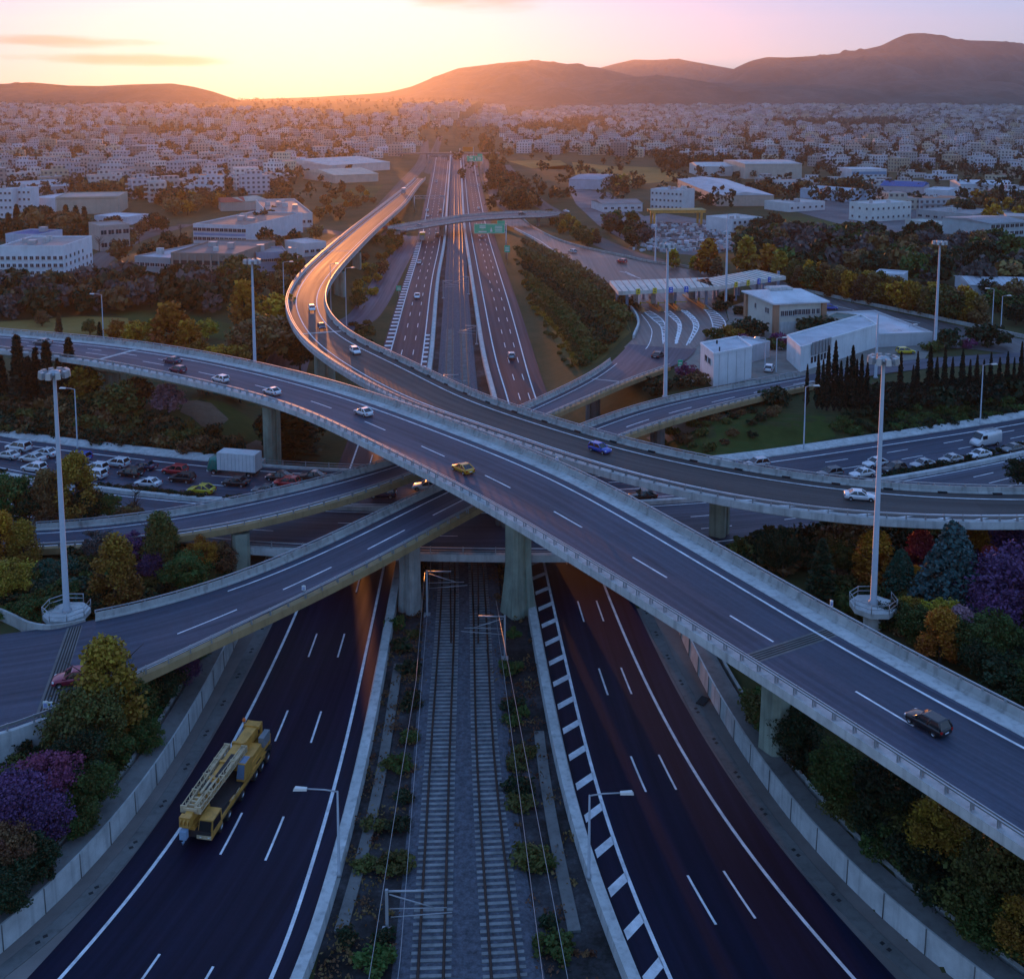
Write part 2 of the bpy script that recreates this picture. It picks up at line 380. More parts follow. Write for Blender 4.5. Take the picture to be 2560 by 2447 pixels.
class Strip:
    def __init__(s, L, Rr, step=2.0, smooth=60, n=None):
        """L, Rr: world points of both edges, walked in the same direction"""
        length = sum((Vector(b) - Vector(a)).length for a, b in zip(L, L[1:]))
        n = n or max(8, int(length / step))
        PL = lap(dense(L, n), smooth); PR0 = lap(dense(Rr, n * 3), smooth * 6)
        T = np.gradient(PL, axis=0); T[:, 2] = 0; T /= np.linalg.norm(T, axis=1)[:, None]
        PR, j = [], 0
        for i in range(n):
            lo, hi = max(0, j - 2), min(len(PR0), j + int(len(PR0) * 0.2) + 10)
            dd = (PR0[lo:hi] - PL[i])[:, :2] @ T[i, :2]
            c = np.nonzero((dd[:-1] <= 0) & (dd[1:] > 0))[0]
            if len(c):
                k = c[0]; t = -dd[k] / (dd[k + 1] - dd[k]); j = lo + k
                PR.append(PR0[j] * (1 - t) + PR0[j + 1] * t)
            else:
                w = None
                PR.append(None)
        good = [i for i in range(n) if PR[i] is not None]
        # beyond the ends keep the last width
        full = []
        for i in range(n):
            if PR[i] is None:
                g = min(good, key=lambda q: abs(q - i)); w = np.linalg.norm((PR[g] - PL[g])[:2])
                Nn = np.array([T[i, 1], -T[i, 0], 0]); sgn = np.sign((PR[g] - PL[g])[:2] @ np.array([T[g, 1], -T[g, 0]]))
                full.append(PL[i] + Nn * w * sgn + np.array([0, 0, PR[g][2] - PL[g][2]]))
            else: full.append(PR[i])
        s.L, s.R, s.n = PL, lap(np.array(full), 12), n
        s.R[:, 2] = s.L[:, 2]
        N_ = s.R - s.L; N_[:, 2] = 0; s.w = np.linalg.norm(N_, axis=1); s.N = N_ / s.w[:, None]; s.T = T
        mid = (s.L + s.R) / 2
        s.s = np.concatenate([[0], np.cumsum(np.linalg.norm(np.diff(mid, axis=0), axis=1))]); s.mid = mid
    def P(s, i, side, off, dz=0.0):
        """a point at station i (float), measured from edge 'L' or 'R' inwards, or 'v' as a fraction across"""
        i = min(max(i, 0), s.n - 1); a = int(i); b = min(a + 1, s.n - 1); t = i - a
        L, Rr, N_ = s.L[a] * (1 - t) + s.L[b] * t, s.R[a] * (1 - t) + s.R[b] * t, s.N[a] * (1 - t) + s.N[b] * t
        p = L + N_ * off if side == 'L' else Rr - N_ * off if side == 'R' else L * (1 - off) + Rr * off
        return Vector((p[0], p[1], p[2] + dz))
    def idx(s, dist): return float(np.interp(dist, s.s, np.arange(s.n)))
    def near(s, x, y):
        """station and fraction across nearest to a world point"""
        d = (s.mid[:, 0] - x) ** 2 + (s.mid[:, 1] - y) ** 2; i = int(np.argmin(d))
        v = ((x - s.L[i, 0]) * s.N[i, 0] + (y - s.L[i, 1]) * s.N[i, 1]) / s.w[i]
        return i, v
    def sweep(s, mb, prof, i0=0, i1=None, m=0, closed=True, uvw=None):
        """carry a profile of (side, offset, dz) along the strip"""
        i1 = s.n - 1 if i1 is None else i1
        st = [i0] + list(range(int(i0) + 1, int(math.ceil(i1)))) + [i1]
        rows = [[s.P(i, *p) for p in prof] for i in st]; k = len(prof)
        for q in range(len(st) - 1):
            u0, u1 = float(np.interp(st[q], np.arange(s.n), s.s)), float(np.interp(st[q + 1], np.arange(s.n), s.s))
            for a in range(k if closed else k - 1):
                b = (a + 1) % k
                uv = None
                if uvw is not None: uv = [(u0, uvw[a]), (u0, uvw[b]), (u1, uvw[b]), (u1, uvw[a])]
                mb.face([rows[q][a], rows[q][b], rows[q + 1][b], rows[q + 1][a]], m, uv)
        if closed:
            mb.face(rows[0][::-1], m); mb.face(rows[-1], m)
        return mb
    def surface(s, mb, a, b, dz=0.0, i0=0, i1=None, m=0, across=6):
        """flat ribbon from profile point a=(side, off) to b, with UV in metres"""
        i1 = s.n - 1 if i1 is None else i1
        st = [i0] + list(range(int(i0) + 1, int(math.ceil(i1)))) + [i1]
        prev = None
        for i in st:
            A, B_ = s.P(i, a[0], a[1], dz), s.P(i, b[0], b[1], dz)
            u = float(np.interp(i, np.arange(s.n), s.s)); w = (B_ - A).length
            if prev:
                mb.face([prev[0], A, B_, prev[1]], m, [(prev[2], 0), (u, 0), (u, w), (prev[2], prev[3])])
            prev = (A, B_, u, w)
        return mb
    def line(s, mb, side, off, width=0.15, dz=0.02, i0=0, i1=None, m=0):
        if side == 'v':
            return s._vline(mb, off, width, dz, i0, i1, m)
        return s.surface(mb, (side, off - width / 2), (side, off + width / 2), dz, i0, i1, m)
    def _vline(s, mb, v, width, dz, i0, i1, m):
        i1 = s.n - 1 if i1 is None else i1
        st = [i0] + list(range(int(i0) + 1, int(math.ceil(i1)))) + [i1]; prev = None
        for i in st:
            c = s.P(i, 'v', v, dz); k = int(min(i, s.n - 1)); N_ = Vector(s.N[k]) * width / 2
            if prev: mb.face([prev[0], c - N_, c + N_, prev[1]], m)
            prev = (c - N_, c + N_)
    def dashes(s, mb, side, off, dash=4.5, gap=9.0, width=0.15, dz=0.02, d0=0.0, d1=None, m=0):
        d = d0; d1 = s.s[-1] if d1 is None else d1
        while d + dash < d1:
            s.line(mb, side, off, width, dz, s.idx(d), s.idx(d + dash), m); d += dash + gap
    def posts(s, mb, side, off, spacing, size, h, dz=0.0, d0=0.0, d1=None, m=0):
        d = d0; d1 = s.s[-1] if d1 is None else d1
        while d < d1:
            i = s.idx(d); p = s.P(i, side, off, dz); k = int(i); mb.box(p, (size, size, h), math.atan2(s.T[k, 1], s.T[k, 0]), m); d += spacing
def W(pts, z=None, dz=0.0):
    """photo points (x, y[, z]) seen at z + dz, dropped to z"""
    out = []
    for p in pts:
        zz = p[2] if len(p) > 2 else z
        q = at(p[0], p[1], zz + dz); out.append(Vector((q.x, q.y, zz)))
    return out
def zl(pts, xs, zs, k=0): return [(p[0], p[1], float(np.interp(p[k], xs, zs))) for p in pts]

# main motorway carriageways, z = 0
ML = Strip(world_line([(-80, 2600), (92, 2434), (225, 2314), (348, 2158), (435, 2030), (513, 1883), (614, 1700), (692, 1543), (760, 1380), (940, 917), (955, 876), (998, 737), (1040, 607), (1055, 534), (1078, 432), (1089, 375), (1100, 325)], 0.02),
           world_line([(690, 2600), (747, 2447), (800, 2276), (831, 2164), (867, 2031), (898, 1902), (928, 1746), (956, 1590), (977, 1484), (1000, 1350), (1069, 917), (1078, 835), (1091, 697), (1107, 610), (1114, 534), (1122, 432), (1126, 375), (1129, 325)], 0.02), smooth=80)
MR = Strip(world_line([(1660, 2600), (1581, 2438), (1497, 2254), (1453, 2086), (1414, 1924), (1380, 1735), (1327, 1461), (1305, 1330), (1244, 998), (1226, 941), (1209, 860), (1193, 758), (1177, 656), (1167, 591), (1161, 534), (1155, 432), (1151, 375), (1147, 325)], 0.02),
           world_line([(2390, 2600), (2236, 2447), (2153, 2370), (2025, 2233), (1942, 2125), (1844, 1993), (1747, 1832), (1673, 1700), (1575, 1486), (1510, 1330), (1368, 982), (1328, 860), (1295, 758), (1266, 676), (1238, 595), (1221, 534), (1197, 432), (1187, 375), (1172, 325)], 0.02), smooth=80)
# crossing motorway (two carriageways), z = 5.5
ZB = 5.5
BU = Strip(W([(-260, 1040), (0, 1093), (153, 1111), (357, 1136), (560, 1159), (764, 1174), (866, 1178), (1280, 1184), (1600, 1176), (1844, 1155), (2040, 1125), (2236, 1096), (2431, 1067), (2560, 1045), (2800, 1000), (3200, 920)], ZB),
           W([(-260, 1110), (0, 1177), (255, 1217), (408, 1237), (560, 1251), (866, 1265), (1190, 1268), (1500, 1256), (1800, 1236), (2000, 1218), (2206, 1191), (2382, 1159), (2560, 1118), (2800, 1062), (3200, 965)], ZB), smooth=60)
BD = Strip(W([(-260, 1124), (0, 1192), (244, 1226), (535, 1258), (866, 1275), (1190, 1279), (1500, 1268), (1800, 1248), (2000, 1232), (2236, 1203), (2382, 1174), (2560, 1137), (2800, 1080), (3200, 978)], ZB),
           W([(-260, 1270), (0, 1300), (244, 1325), (504, 1362), (734, 1377), (1052, 1384), (1258, 1388), (1442, 1388), (1640, 1384), (1831, 1375), (1928, 1357), (2007, 1340), (2169, 1316), (2380, 1275), (2560, 1225), (2800, 1150), (3200, 1030)], ZB), smooth=60)
# the great diagonal flyover
ZA = 16.5
A = Strip(W([(-10, 820), (255, 841), (458, 868), (642, 904), (815, 945), (1000, 1002), (1029, 1014), (1258, 1097), (1396, 1147), (1534, 1216), (1700, 1310), (1919, 1430), (2094, 1535), (2313, 1653), (2560, 1776), (2900, 1945), (3400, 2194)], ZA, 1.0),
          W([(-80, 856), (0, 864), (255, 897), (509, 948), (713, 999), (800, 1035), (1020, 1143), (1203, 1234), (1396, 1350), (1700, 1530), (1866, 1636), (2138, 1806), (2560, 2082), (2650, 2140), (3000, 2366)], ZA, 0.75), smooth=60)
# the curving ramp behind it
_ze = lambda pts: zl(pts, [425, 505, 566, 632, 700, 745], [2.5, 7, 10, 12, 14, 14.5], 1)
E = Strip(W(_ze([(1056, 425), (1025, 455), (975, 495), (892, 558), (808, 627), (748, 685), (718, 737), (720, 770), (737, 811), (765, 847), (822, 892), (904, 941), (985, 984), (1067, 1018), (1167, 1048), (1258, 1078), (1396, 1129), (1533, 1170), (1600, 1188), (1747, 1222), (1942, 1257), (2187, 1284), (2400, 1290), (2700, 1286), (3200, 1262)]), None, 0.8),
          W(_ze([(1074, 430), (1045, 463), (1014, 505), (945, 566), (879, 632), (830, 689), (812, 729), (814, 762), (834, 795), (883, 835), (945, 864), (1026, 901), (1108, 941), (1167, 972), (1304, 1019), (1442, 1060), (1579, 1101), (1747, 1137), (1893, 1164), (2040, 1186), (2187, 1203), (2333, 1213), (2560, 1217), (2700, 1214), (3200, 1194)]), None, 1.0), smooth=40)
# lower ramps
_zc = lambda pts: zl(pts, [100, 321, 596, 900, 1456, 1893, 2025, 2150], [6.3, 7.3, 9.0, 10.5, 10.5, 9.3, 8.4, 8.15])
C = Strip(W(_zc([(-110, 1580), (60, 1566), (138, 1560), (197, 1548), (321, 1521), (459, 1489), (596, 1443), (734, 1383), (900, 1305), (938, 1285), (1052, 1228), (1250, 1140), (1456, 1060), (1579, 1014), (1700, 984), (1747, 975), (1893, 948), (2025, 925), (2138, 905), (2333, 883), (2560, 871), (2640, 867)]), None, 0.9),
          W(_zc([(-60, 1880), (27, 1838), (174, 1757), (376, 1660), (504, 1594), (688, 1507), (825, 1438), (900, 1406), (983, 1365), (1213, 1244), (1373, 1165), (1552, 1083), (1700, 1039), (1747, 1022), (1893, 988), (2001, 965), (2089, 945), (2285, 912), (2560, 897), (2640, 893)]), None, 0.75), smooth=40)
_zd = lambda pts: zl(pts, [92, 357, 662, 900, 1300, 1456, 1560], [6.3, 8, 9.5, 10.5, 10.5, 9.4, 8.1])
D = Strip(W(_zd([(-60, 1313), (20, 1314), (153, 1309), (357, 1289), (560, 1253), (764, 1207), (917, 1167), (1000, 1143), (1150, 1083), (1304, 1014), (1396, 973), (1456, 945), (1500, 918), (1542, 886), (1575, 850)]), None, 0.9),
          W(_zd([(-60, 1366), (92, 1365), (255, 1358), (458, 1332), (662, 1289), (866, 1233), (1000, 1190), (1200, 1110), (1373, 1035), (1488, 991), (1577, 952), (1684, 911), (1730, 885)]), None, 0.75), smooth=40)
# small far overbridge
FB = Strip(W([(970, 566), (1002, 560), (1108, 543), (1189, 533), (1352, 526), (1400, 530)], 7.0, 0.8), W([(970, 577), (1002, 571), (1108, 554), (1189, 543), (1352, 535), (1400, 539)], 7.0, 0.8), smooth=30)

def road_obj(name, st, m, i0=0, i1=None, dz=0.0):
    mb = MB(); st.surface(mb, ('L', 0), ('R', 0), dz, i0, i1); return tag(mb.build(name, m), kind='structure')
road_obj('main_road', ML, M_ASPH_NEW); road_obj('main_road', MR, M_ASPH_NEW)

# ---- markings of the main motorway (one painted layer per carriageway)
def ix(st, sx, sy, z=0.0):
    p = at(sx, sy, z); return st.near(p.x, p.y)[0]
mk = MB()
ML.line(mk, 'L', 2.3, 0.3); ML.line(mk, 'R', 1.6, 0.32)
for v in (0.425, 0.665): ML.dashes(mk, 'v', v, 5.5, 11.0, 0.2, d0=5.0)
i0, i1 = ix(ML, 1010, 880), ix(ML, 1078, 600)
for d in np.arange(ML.s[i0] - 4, ML.s[i1], 5.0):               # hatched taper beside the exit
    i = ML.idx(d); ML.surface(mk, ('L', 0.3), ('L', 2.3), 0.02, i, ML.idx(d + 1.8))
i0, i1 = ix(ML, 1060, 960), ix(ML, 1078, 830)
for d in np.arange(ML.s[i0], ML.s[i1], 5.0): ML.surface(mk, ('R', 0.3), ('R', 1.5), 0.02, ML.idx(d), ML.idx(d + 1.8))
tag(mk.build('road_markings', M_PAINT), kind='structure')
mk = MB()
MR.line(mk, 'R', 2.9, 0.3); MR.line(mk, 'L', 2.3, 0.32)
for v in (0.44, 0.63): MR.dashes(mk, 'v', v, 5.5, 11.0, 0.2, d0=9.0)
i1 = ix(MR, 1330, 1380)
for d in np.arange(0, MR.s[i1], 4.4):                           # the ladder of slanted bars
    a, b = MR.idx(d), MR.idx(d + 1.0); c, e = MR.idx(d + 1.5), MR.idx(d + 2.5)
    mk.face([MR.P(a, 'L', 0.35, .02), MR.P(c, 'L', 2.2, .02), MR.P(e, 'L', 2.2, .02), MR.P(b, 'L', 0.35, .02)])
tag(mk.build('road_markings', M_PAINT), kind='structure')
# ------------------------------------------------------------------ flyovers: deck, girder, parapets, guardrails, markings, joints, piers
def guardrail(mb, st, side, off, z=0.18, spacing=2.0, h=0.62, i0=0, i1=None, size=0.12):
    st.sweep(mb, [(side, off - 0.05, z + h - 0.3), (side, off - 0.05, z + h), (side, off + 0.05, z + h), (side, off + 0.05, z + h - 0.3)], i0, i1, 0)
    st.posts(mb, side, off - 0.12, spacing, size, h + 0.12, z - 0.02, st.s[int(i0)], None if i1 is None else st.s[int(i1)], 0)
def flyover(name, st, label, asph, fascia_m, girder_m, wall_m, i0=0, i1=None, slab=0.65, girder=1.5, inset=1.9, rail_side='R', strip_w=0.0):
    i1 = st.n - 1 if i1 is None else i1
    far, near = ('L', 'R') if rail_side == 'R' else ('R', 'L')
    b = empty(name, st.P((i0 + i1) / 2, 'v', 0.5), 0, label, 'bridge')
    inv = b.location.copy()
    mbs = {}
    def fin(mb, nm, m):
        mb.v = [(x - inv.x, y - inv.y, z - inv.z) for x, y, z in mb.v]
        return mb.build(nm, m, b)
    mb = MB(); st.surface(mb, (far, 0.1), (near, 0.1), 0.0, i0, i1); fin(mb, 'road_surface', asph)
    mb = MB(); st.sweep(mb, [(far, -0.3, -slab), (far, -0.3, -0.012), (near, -0.5, -0.012), (near, -0.5, -slab)], i0, i1)
    fin(mb, 'deck', fascia_m)
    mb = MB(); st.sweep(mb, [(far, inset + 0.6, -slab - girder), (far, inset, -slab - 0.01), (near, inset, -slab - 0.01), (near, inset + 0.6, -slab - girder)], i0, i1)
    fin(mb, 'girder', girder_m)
    mb = MB(); st.sweep(mb, [(far, -0.32, -0.35), (far, -0.30, 0.80), (far, -0.05, 0.80), (far, 0.08, 0.28), (far, 0.28, 0.08), (far, 0.28, -0.008)], i0, i1)
    fin(mb, 'parapet', wall_m)
    mb = MB(); st.sweep(mb, [(far, -0.22, 1.0), (far, -0.22, 1.12), (far, -0.10, 1.12), (far, -0.10, 1.0)], i0, i1)
    st.posts(mb, far, -0.16, 2.0, 0.14, 0.3, 0.79, st.s[int(i0)], st.s[int(i1)]); fin(mb, 'parapet_rail', M_STEEL)
    if strip_w:
        mb = MB(); st.sweep(mb, [(far, 0.285, 0.003), (far, 0.285, 0.07), (far, 0.285 + strip_w, 0.06), (far, 0.285 + strip_w, 0.003)], i0, i1); fin(mb, 'hard_strip', M_CONC_L)
    mb = MB(); st.sweep(mb, [(near, -0.52, -slab * 0.9), (near, -0.52, 0.17), (near, 0.38, 0.17), (near, 0.42, 0.006)], i0, i1)
    fin(mb, 'kerb', fascia_m)
    mb = MB(); guardrail(mb, st, near, 0.05, i0=i0, i1=i1)
    st.sweep(mb, [(near, -0.4, 0.75), (near, -0.4, 0.87), (near, -0.28, 0.87), (near, -0.28, 0.75)], i0, i1)
    st.posts(mb, near, -0.34, 2.0, 0.10, 0.62, 0.16, st.s[int(i0)], st.s[int(i1)])
    fin(mb, 'guardrail', M_STEEL)
    return b, fin
def joint(st, fin, sx, sy, z, w=1.1, a=0.6, b=0.5, light=False):
    p = at(sx, sy, z); i = st.near(p.x, p.y)[0]; d = st.s[i]
    mb = MB()
    if light: st.surface(mb, ('L', a), ('R', b), 0.012, st.idx(d - w / 2), st.idx(d + w / 2)); fin(mb, 'expansion_joint', M_CONC_L)
    else:
        for q in np.arange(-w / 2, w / 2, 0.3):
            st.surface(mb, ('L', a), ('R', b), 0.012, st.idx(d + q), st.idx(d + q + 0.17))
        st.surface(mb, ('L', a), ('R', b), 0.008, st.idx(d - w / 2 - 0.25), st.idx(d + w / 2 + 0.2), 1)
        fin(mb, 'expansion_joint', [M_DARK, M_CONC_D])
def pier(b, fin, x, y, z0, z1, ang, w=3.2, d=2.4, m=None, cap=None, flare=0.0, groove=True):
    """column of octagonal plan with vertical grooves on its broad faces"""
    mb = MB(); ca, sa = math.cos(ang), math.sin(ang); c = min(w, d) * 0.18
    def poly(w, d): 
        return [(-w/2, -d/2 + c), (-w/2 + c, -d/2), (-0.28, -d/2), (-0.22, -d/2 + 0.25), (0.22, -d/2 + 0.25), (0.28, -d/2), (w/2 - c, -d/2), (w/2, -d/2 + c), (w/2, d/2 - c), (w/2 - c, d/2), (0.28, d/2), (0.22, d/2 - 0.25), (-0.22, d/2 - 0.25), (-0.28, d/2), (-w/2 + c, d/2), (-w/2, d/2 - c)]
    rows = [(z0 - 0.5, flare), (z0 + 0.2, flare), (z0 + (z1 - z0) * 0.3, flare * 0.25), (z0 + (z1 - z0) * 0.45, 0.0), (z1 + 0.15, 0.0)]
    v = []
    for z, e in rows:
        for px_, py_ in poly(w + e, d + e): v.append((x + px_ * ca - py_ * sa, y + px_ * sa + py_ * ca, z))
    n = 16; f = []
    for r in range(len(rows) - 1):
        for k in range(n): f.append((r*n + k, r*n + (k+1) % n, (r+1)*n + (k+1) % n, (r+1)*n + k))
    f += [tuple(range(n))[::-1], tuple(range((len(rows)-1)*n, len(rows)*n))]
    mb.shared(v, f, 0)
    if cap:
        hx = cap / 2
        for s_ in (1,):
            q = [(-w/2 - 0.1, z1 - 1.7), (w/2 + 0.1, z1 - 1.7), (hx, z1 - 0.5), (hx, z1 + 0.12), (-hx, z1 + 0.12), (-hx, z1 - 0.5)]
            dd = d / 2 + 0.12; vv = []
            for yy in (-dd, dd):
                for px_, pz in q: vv.append((x + px_ * ca - yy * sa, y + px_ * sa + yy * ca, pz))
            mb.shared(vv, [tuple(range(6)), tuple(range(6, 12))[::-1]] + [(i, i + 6, (i + 1) % 6 + 6, (i + 1) % 6) for i in range(6)], 0)
    return fin(mb, 'pier', m or M_CONC_G)
def pier_at(b, fin, st, sx, sy, zb, ztop, **k):
    p = at(sx, sy, zb); i, v = st.near(p.x, p.y)
    print('PIER', b.name, (sx, sy), 'v=%.2f' % v)
    v = min(max(v, 0.12), 0.88); q = st.P(i, 'v', v)
    return pier(b, fin, q.x, q.y, gz1(q.x, q.y) if zb is None else min(zb, gz1(q.x, q.y) + .1), ztop, math.atan2(st.N[i, 1], st.N[i, 0]), **k)

# the great diagonal flyover
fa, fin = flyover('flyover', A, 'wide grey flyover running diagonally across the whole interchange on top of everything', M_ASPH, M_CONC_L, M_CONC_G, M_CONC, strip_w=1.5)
mk = MB()
A.line(mk, 'L', 3.0, 0.26); A.line(mk, 'R', 0.85, 0.22)
d0 = A.s[A.near(*at(1401, 1275, ZA)[:2])[0]]
A.dashes(mk, 'v', 0.62, 5.6, 9.2, 0.2, 0.02, d0 - 14.8 * 11)
i_l = A.near(*at(480, 905, ZA)[:2])[0]
A.dashes(mk, 'v', 0.42, 3.5, 5.5, 0.18, 0.02, 0, A.s[i_l])
fin(mk, 'lane_markings', M_PAINT)
joint(A, fin, 1980, 1600, ZA); joint(A, fin, 296, 882, ZA, 0.9, light=True)
pier_at(fa, fin, A, 1292, 1525, 0.0, ZA - 2.1, w=2.8, d=2.6, flare=0.9)
pier_at(fa, fin, A, 1972, 1850, 2.8, ZA - 2.1, w=3.8, d=2.6, m=M_CONC_G, flare=0.2)
pier_at(fa, fin, A, 678, 1110, 6.0, ZA - 2.1, w=2.6, d=2.2, cap=6.0)
pier_at(fa, fin, A, 292, 990, 8.0, ZA - 2.1, w=4.0, d=2.2, cap=8.0)
pier_at(fa, fin, A, -60, 930, 8.0, ZA - 2.1, w=3.6, d=2.2, cap=8.0)
# the curving ramp
iE0 = E.near(*at(1055, 445, 3.5)[:2])[0]
fe, fin = flyover('ramp_flyover', E, 'curving ramp flyover glowing orange where it bends left of the motorway', M_ASPH_R, M_CONC_L, M_CONC_G, M_CONC, iE0, rail_side='L', slab=0.75, girder=1.1, inset=1.6)
mk = MB()
E.line(mk, 'R', 2.0, 0.24, 0.02, iE0); E.line(mk, 'L', 2.1, 0.24, 0.02, iE0)
i0 = E.near(*at(1850, 1235, 14.5)[:2])[0]
for d in np.arange(E.s[i0], E.s[-1] - 4, 4.2):
    E_i = [E.idx(d), E.idx(d + 3.4), E.idx(d + 4.1), E.idx(d + 0.7)]
    mk.face([E.P(E_i[0], 'L', 0.6, .02), E.P(E_i[1], 'L', 2.0, .02), E.P(E_i[2], 'L', 2.0, .02), E.P(E_i[3], 'L', 0.6, .02)])
fin(mk, 'lane_markings', M_PAINT)
mb = MB()
i0 = E.near(*at(830, 800, 14.5)[:2])[0]
for d in np.arange(E.s[i0], E.s[-1], 7.0):                      # drain openings along the foot of the parapet
    a = E.idx(d); q = E.idx(d + 1.2)
    E.sweep(mb, [('R', 0.24, 0.02), ('R', 0.20, 0.20), ('R', 0.42, 0.18), ('R', 0.42, 0.02)], a, q)
fin(mb, 'drain_slots', M_DARK)
joint(E, fin, 790, 833, 14.5, 0.8, light=True); joint(E, fin, 862, 624, 12.2, 0.9, light=True)
pier_at(fe, fin, E, 1795, 1330, 5.4, 14.5 - 1.8, w=2.6, d=2.2, cap=6.0)
pier_at(fe, fin, E, 812, 945, 6.5, 14.5 - 1.8, w=4.0, d=2.4)
pier_at(fe, fin, E, 868, 725, 5, 12.2 - 1.7, w=3.4, d=2.2)
pier_at(fe, fin, E, 909, 668, 4, 11 - 1.7, w=3.2, d=2.0)
pier_at(fe, fin, E, 2420, 1345, 5.4, 14.5 - 1.8, w=2.6, d=2.2, cap=6.0)
pier_at(fe, fin, E, 1190, 1140, 0, 14.5 - 1.8, w=2.6, d=2.2, cap=6.0)
# lower ramps: the near one and the one behind it
i0 = C.near(*at(205, 1640, 6.6)[:2])[0]; i1 = C.near(*at(2010, 947, 8.4)[:2])[0]
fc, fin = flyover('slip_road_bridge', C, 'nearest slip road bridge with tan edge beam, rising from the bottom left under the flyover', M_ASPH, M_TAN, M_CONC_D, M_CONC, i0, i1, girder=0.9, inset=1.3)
mk = MB()
C.line(mk, 'L', 1.5, 0.2, 0.02, C.near(*at(559, 1484, 8.8)[:2])[0], i1); C.line(mk, 'R', 0.9, 0.16, 0.02, i0, i1)
C.dashes(mk, 'v', 0.6, 6.5, 5.5, 0.2, 0.02, C.s[C.near(*at(440, 1585, 8)[:2])[0]], C.s[i1])
fin(mk, 'lane_markings', M_PAINT)
joint(C, fin, 180, 1655, 6.5, 1.3)
pier_at(fc, fin, C, 1022, 1526, 0.0, 10.4 - 1.6, w=2.4, d=2.0, m=M_CONC, flare=0.3)
pier_at(fc, fin, C, 1640, 1108, 5.5, 10.2 - 1.5, w=2.2, d=2.0, m=M_CONC_D)
pier_at(fc, fin, C, 1330, 1330, 5.4, 10.5 - 1.5, w=2.2, d=2.0, m=M_CONC_D)
i1 = D.near(*at(1560, 905, 8.6)[:2])[0]; i0 = D.near(*at(60, 1345, 6.4)[:2])[0]
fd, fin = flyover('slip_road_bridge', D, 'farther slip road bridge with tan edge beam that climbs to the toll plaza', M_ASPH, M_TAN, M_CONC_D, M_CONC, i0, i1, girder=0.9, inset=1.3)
mk = MB()
D.line(mk, 'L', 1.3, 0.18, 0.02, i0, i1); D.line(mk, 'R', 0.9, 0.18, 0.02, i0, i1)
fin(mk, 'lane_markings', M_PAINT)
joint(D, fin, 1536, 958, 8.6, 0.5, light=True)
pier_at(fd, fin, D, 600, 1408, 5.0, 9.3 - 1.5, w=2.4, d=2.2, m=M_CONC_G)
pier_at(fd, fin, D, 1440, 1045, 0.5, 9.4 - 1.5, w=2.6, d=2.0, m=M_CONC_D)
pier_at(fd, fin, D, 1130, 1170, 0.5, 10.4 - 1.5, w=2.6, d=2.0, m=M_CONC_D)
# ground-level pieces of the ramps
cg = MB(); C.surface(cg, ('L', -0.2), ('R', -0.2), 0.0, 0, C.near(*at(205, 1640, 6.6)[:2])[0]); C.surface(cg, ('L', -0.2), ('R', -0.2), 0.0, C.near(*at(2010, 947, 8.4)[:2])[0])
tag(cg.build('slip_road', M_ASPH), kind='structure')
dg_ = MB(); D.surface(dg_, ('L', -0.2), ('R', -0.2), 0.0, 0, i0); D.surface(dg_, ('L', -0.2), ('R', -0.2), 0.0, i1)
tag(dg_.build('slip_road', M_ASPH), kind='structure')
# small far overbridge
fb, fin = flyover('overbridge', FB, 'thin grey overbridge crossing the motorway in the distance', M_ASPH_W, M_CONC_L, M_CONC_D, M_CONC, slab=0.5, girder=0.8, inset=1.0)
for px_, py_ in ((1003, 612), (1128, 592), (1250, 574), (1352, 565)):
    p = at(px_, py_, 0.0); ii, vv = FB.near(p.x, p.y); q = FB.P(ii, 'v', 0.5)
    pier(fb, fin, q.x, q.y, min(0, gz1(q.x, q.y)), 5.8, math.atan2(FB.N[ii, 1], FB.N[ii, 0]), w=3.0, d=1.2, m=M_CONC)

# ---- crossing motorway: road on land, bridge over the cutting
iu0, iu1 = BU.near(*at(640, 1160, ZB)[:2])[0], BU.near(*at(1700, 1165, ZB)[:2])[0]
road_obj('crossing_road', BU, M_ASPH); road_obj('crossing_road', BD, M_ASPH)
bb = empty('motorway_bridge', BD.P(iu0, 'R', 0), 0, 'low wide bridge carrying the jammed crossing motorway over the railway cutting', 'bridge')
def finb(mb, nm, m):
    o = bb.location; mb.v = [(x - o.x, y - o.y, z - o.z) for x, y, z in mb.v]; return mb.build(nm, m, bb)
ja = BD.near(*at(620, 1370, ZB)[:2])[0]; jb = BD.near(*at(1660, 1390, ZB)[:2])[0]
mb = MB(); BD.sweep(mb, [('L', -0.4, -0.02), ('R', -0.5, -0.02), ('R', -0.5, -0.75), ('R', 1.0, -1.3), ('L', 1.0, -1.3), ('L', -0.4, -0.8)], ja, jb)
BU.sweep(mb, [('L', -0.5, -0.02), ('R', -0.3, -0.02), ('R', -0.3, -0.8), ('R', 1.0, -1.3), ('L', 1.0, -1.3), ('L', -0.5, -0.8)], iu0, iu1); finb(mb, 'deck', M_CONC_L)
mb = MB(); BD.sweep(mb, [('R', -0.52, -0.55), ('R', -0.52, 0.22), ('R', 0.3, 0.22), ('R', 0.3, 0.005)], ja, jb); finb(mb, 'kerb', M_CONC_L); mb = MB(); BU.sweep(mb, [('L', -0.52, -0.55), ('L', -0.52, 0.25), ('L', 0.5, 0.25), ('L', 0.5, 0.005)], iu0, iu1); finb(mb, 'kerb', M_CONC_L)
for st, sd_, a, q in ((BD, 'R', ja, jb), (BU, 'L', iu0, iu1)):
    mb = MB()
    for z in (0.6, 1.0): st.sweep(mb, [(sd_, -0.25, z), (sd_, -0.25, z + 0.07), (sd_, -0.18, z + 0.07), (sd_, -0.18, z)], a, q)
    st.posts(mb, sd_, -0.22, 4.0, 0.12, 0.95, 0.2, st.s[int(a)], st.s[int(q)]); finb(mb, 'railing', M_STEEL)
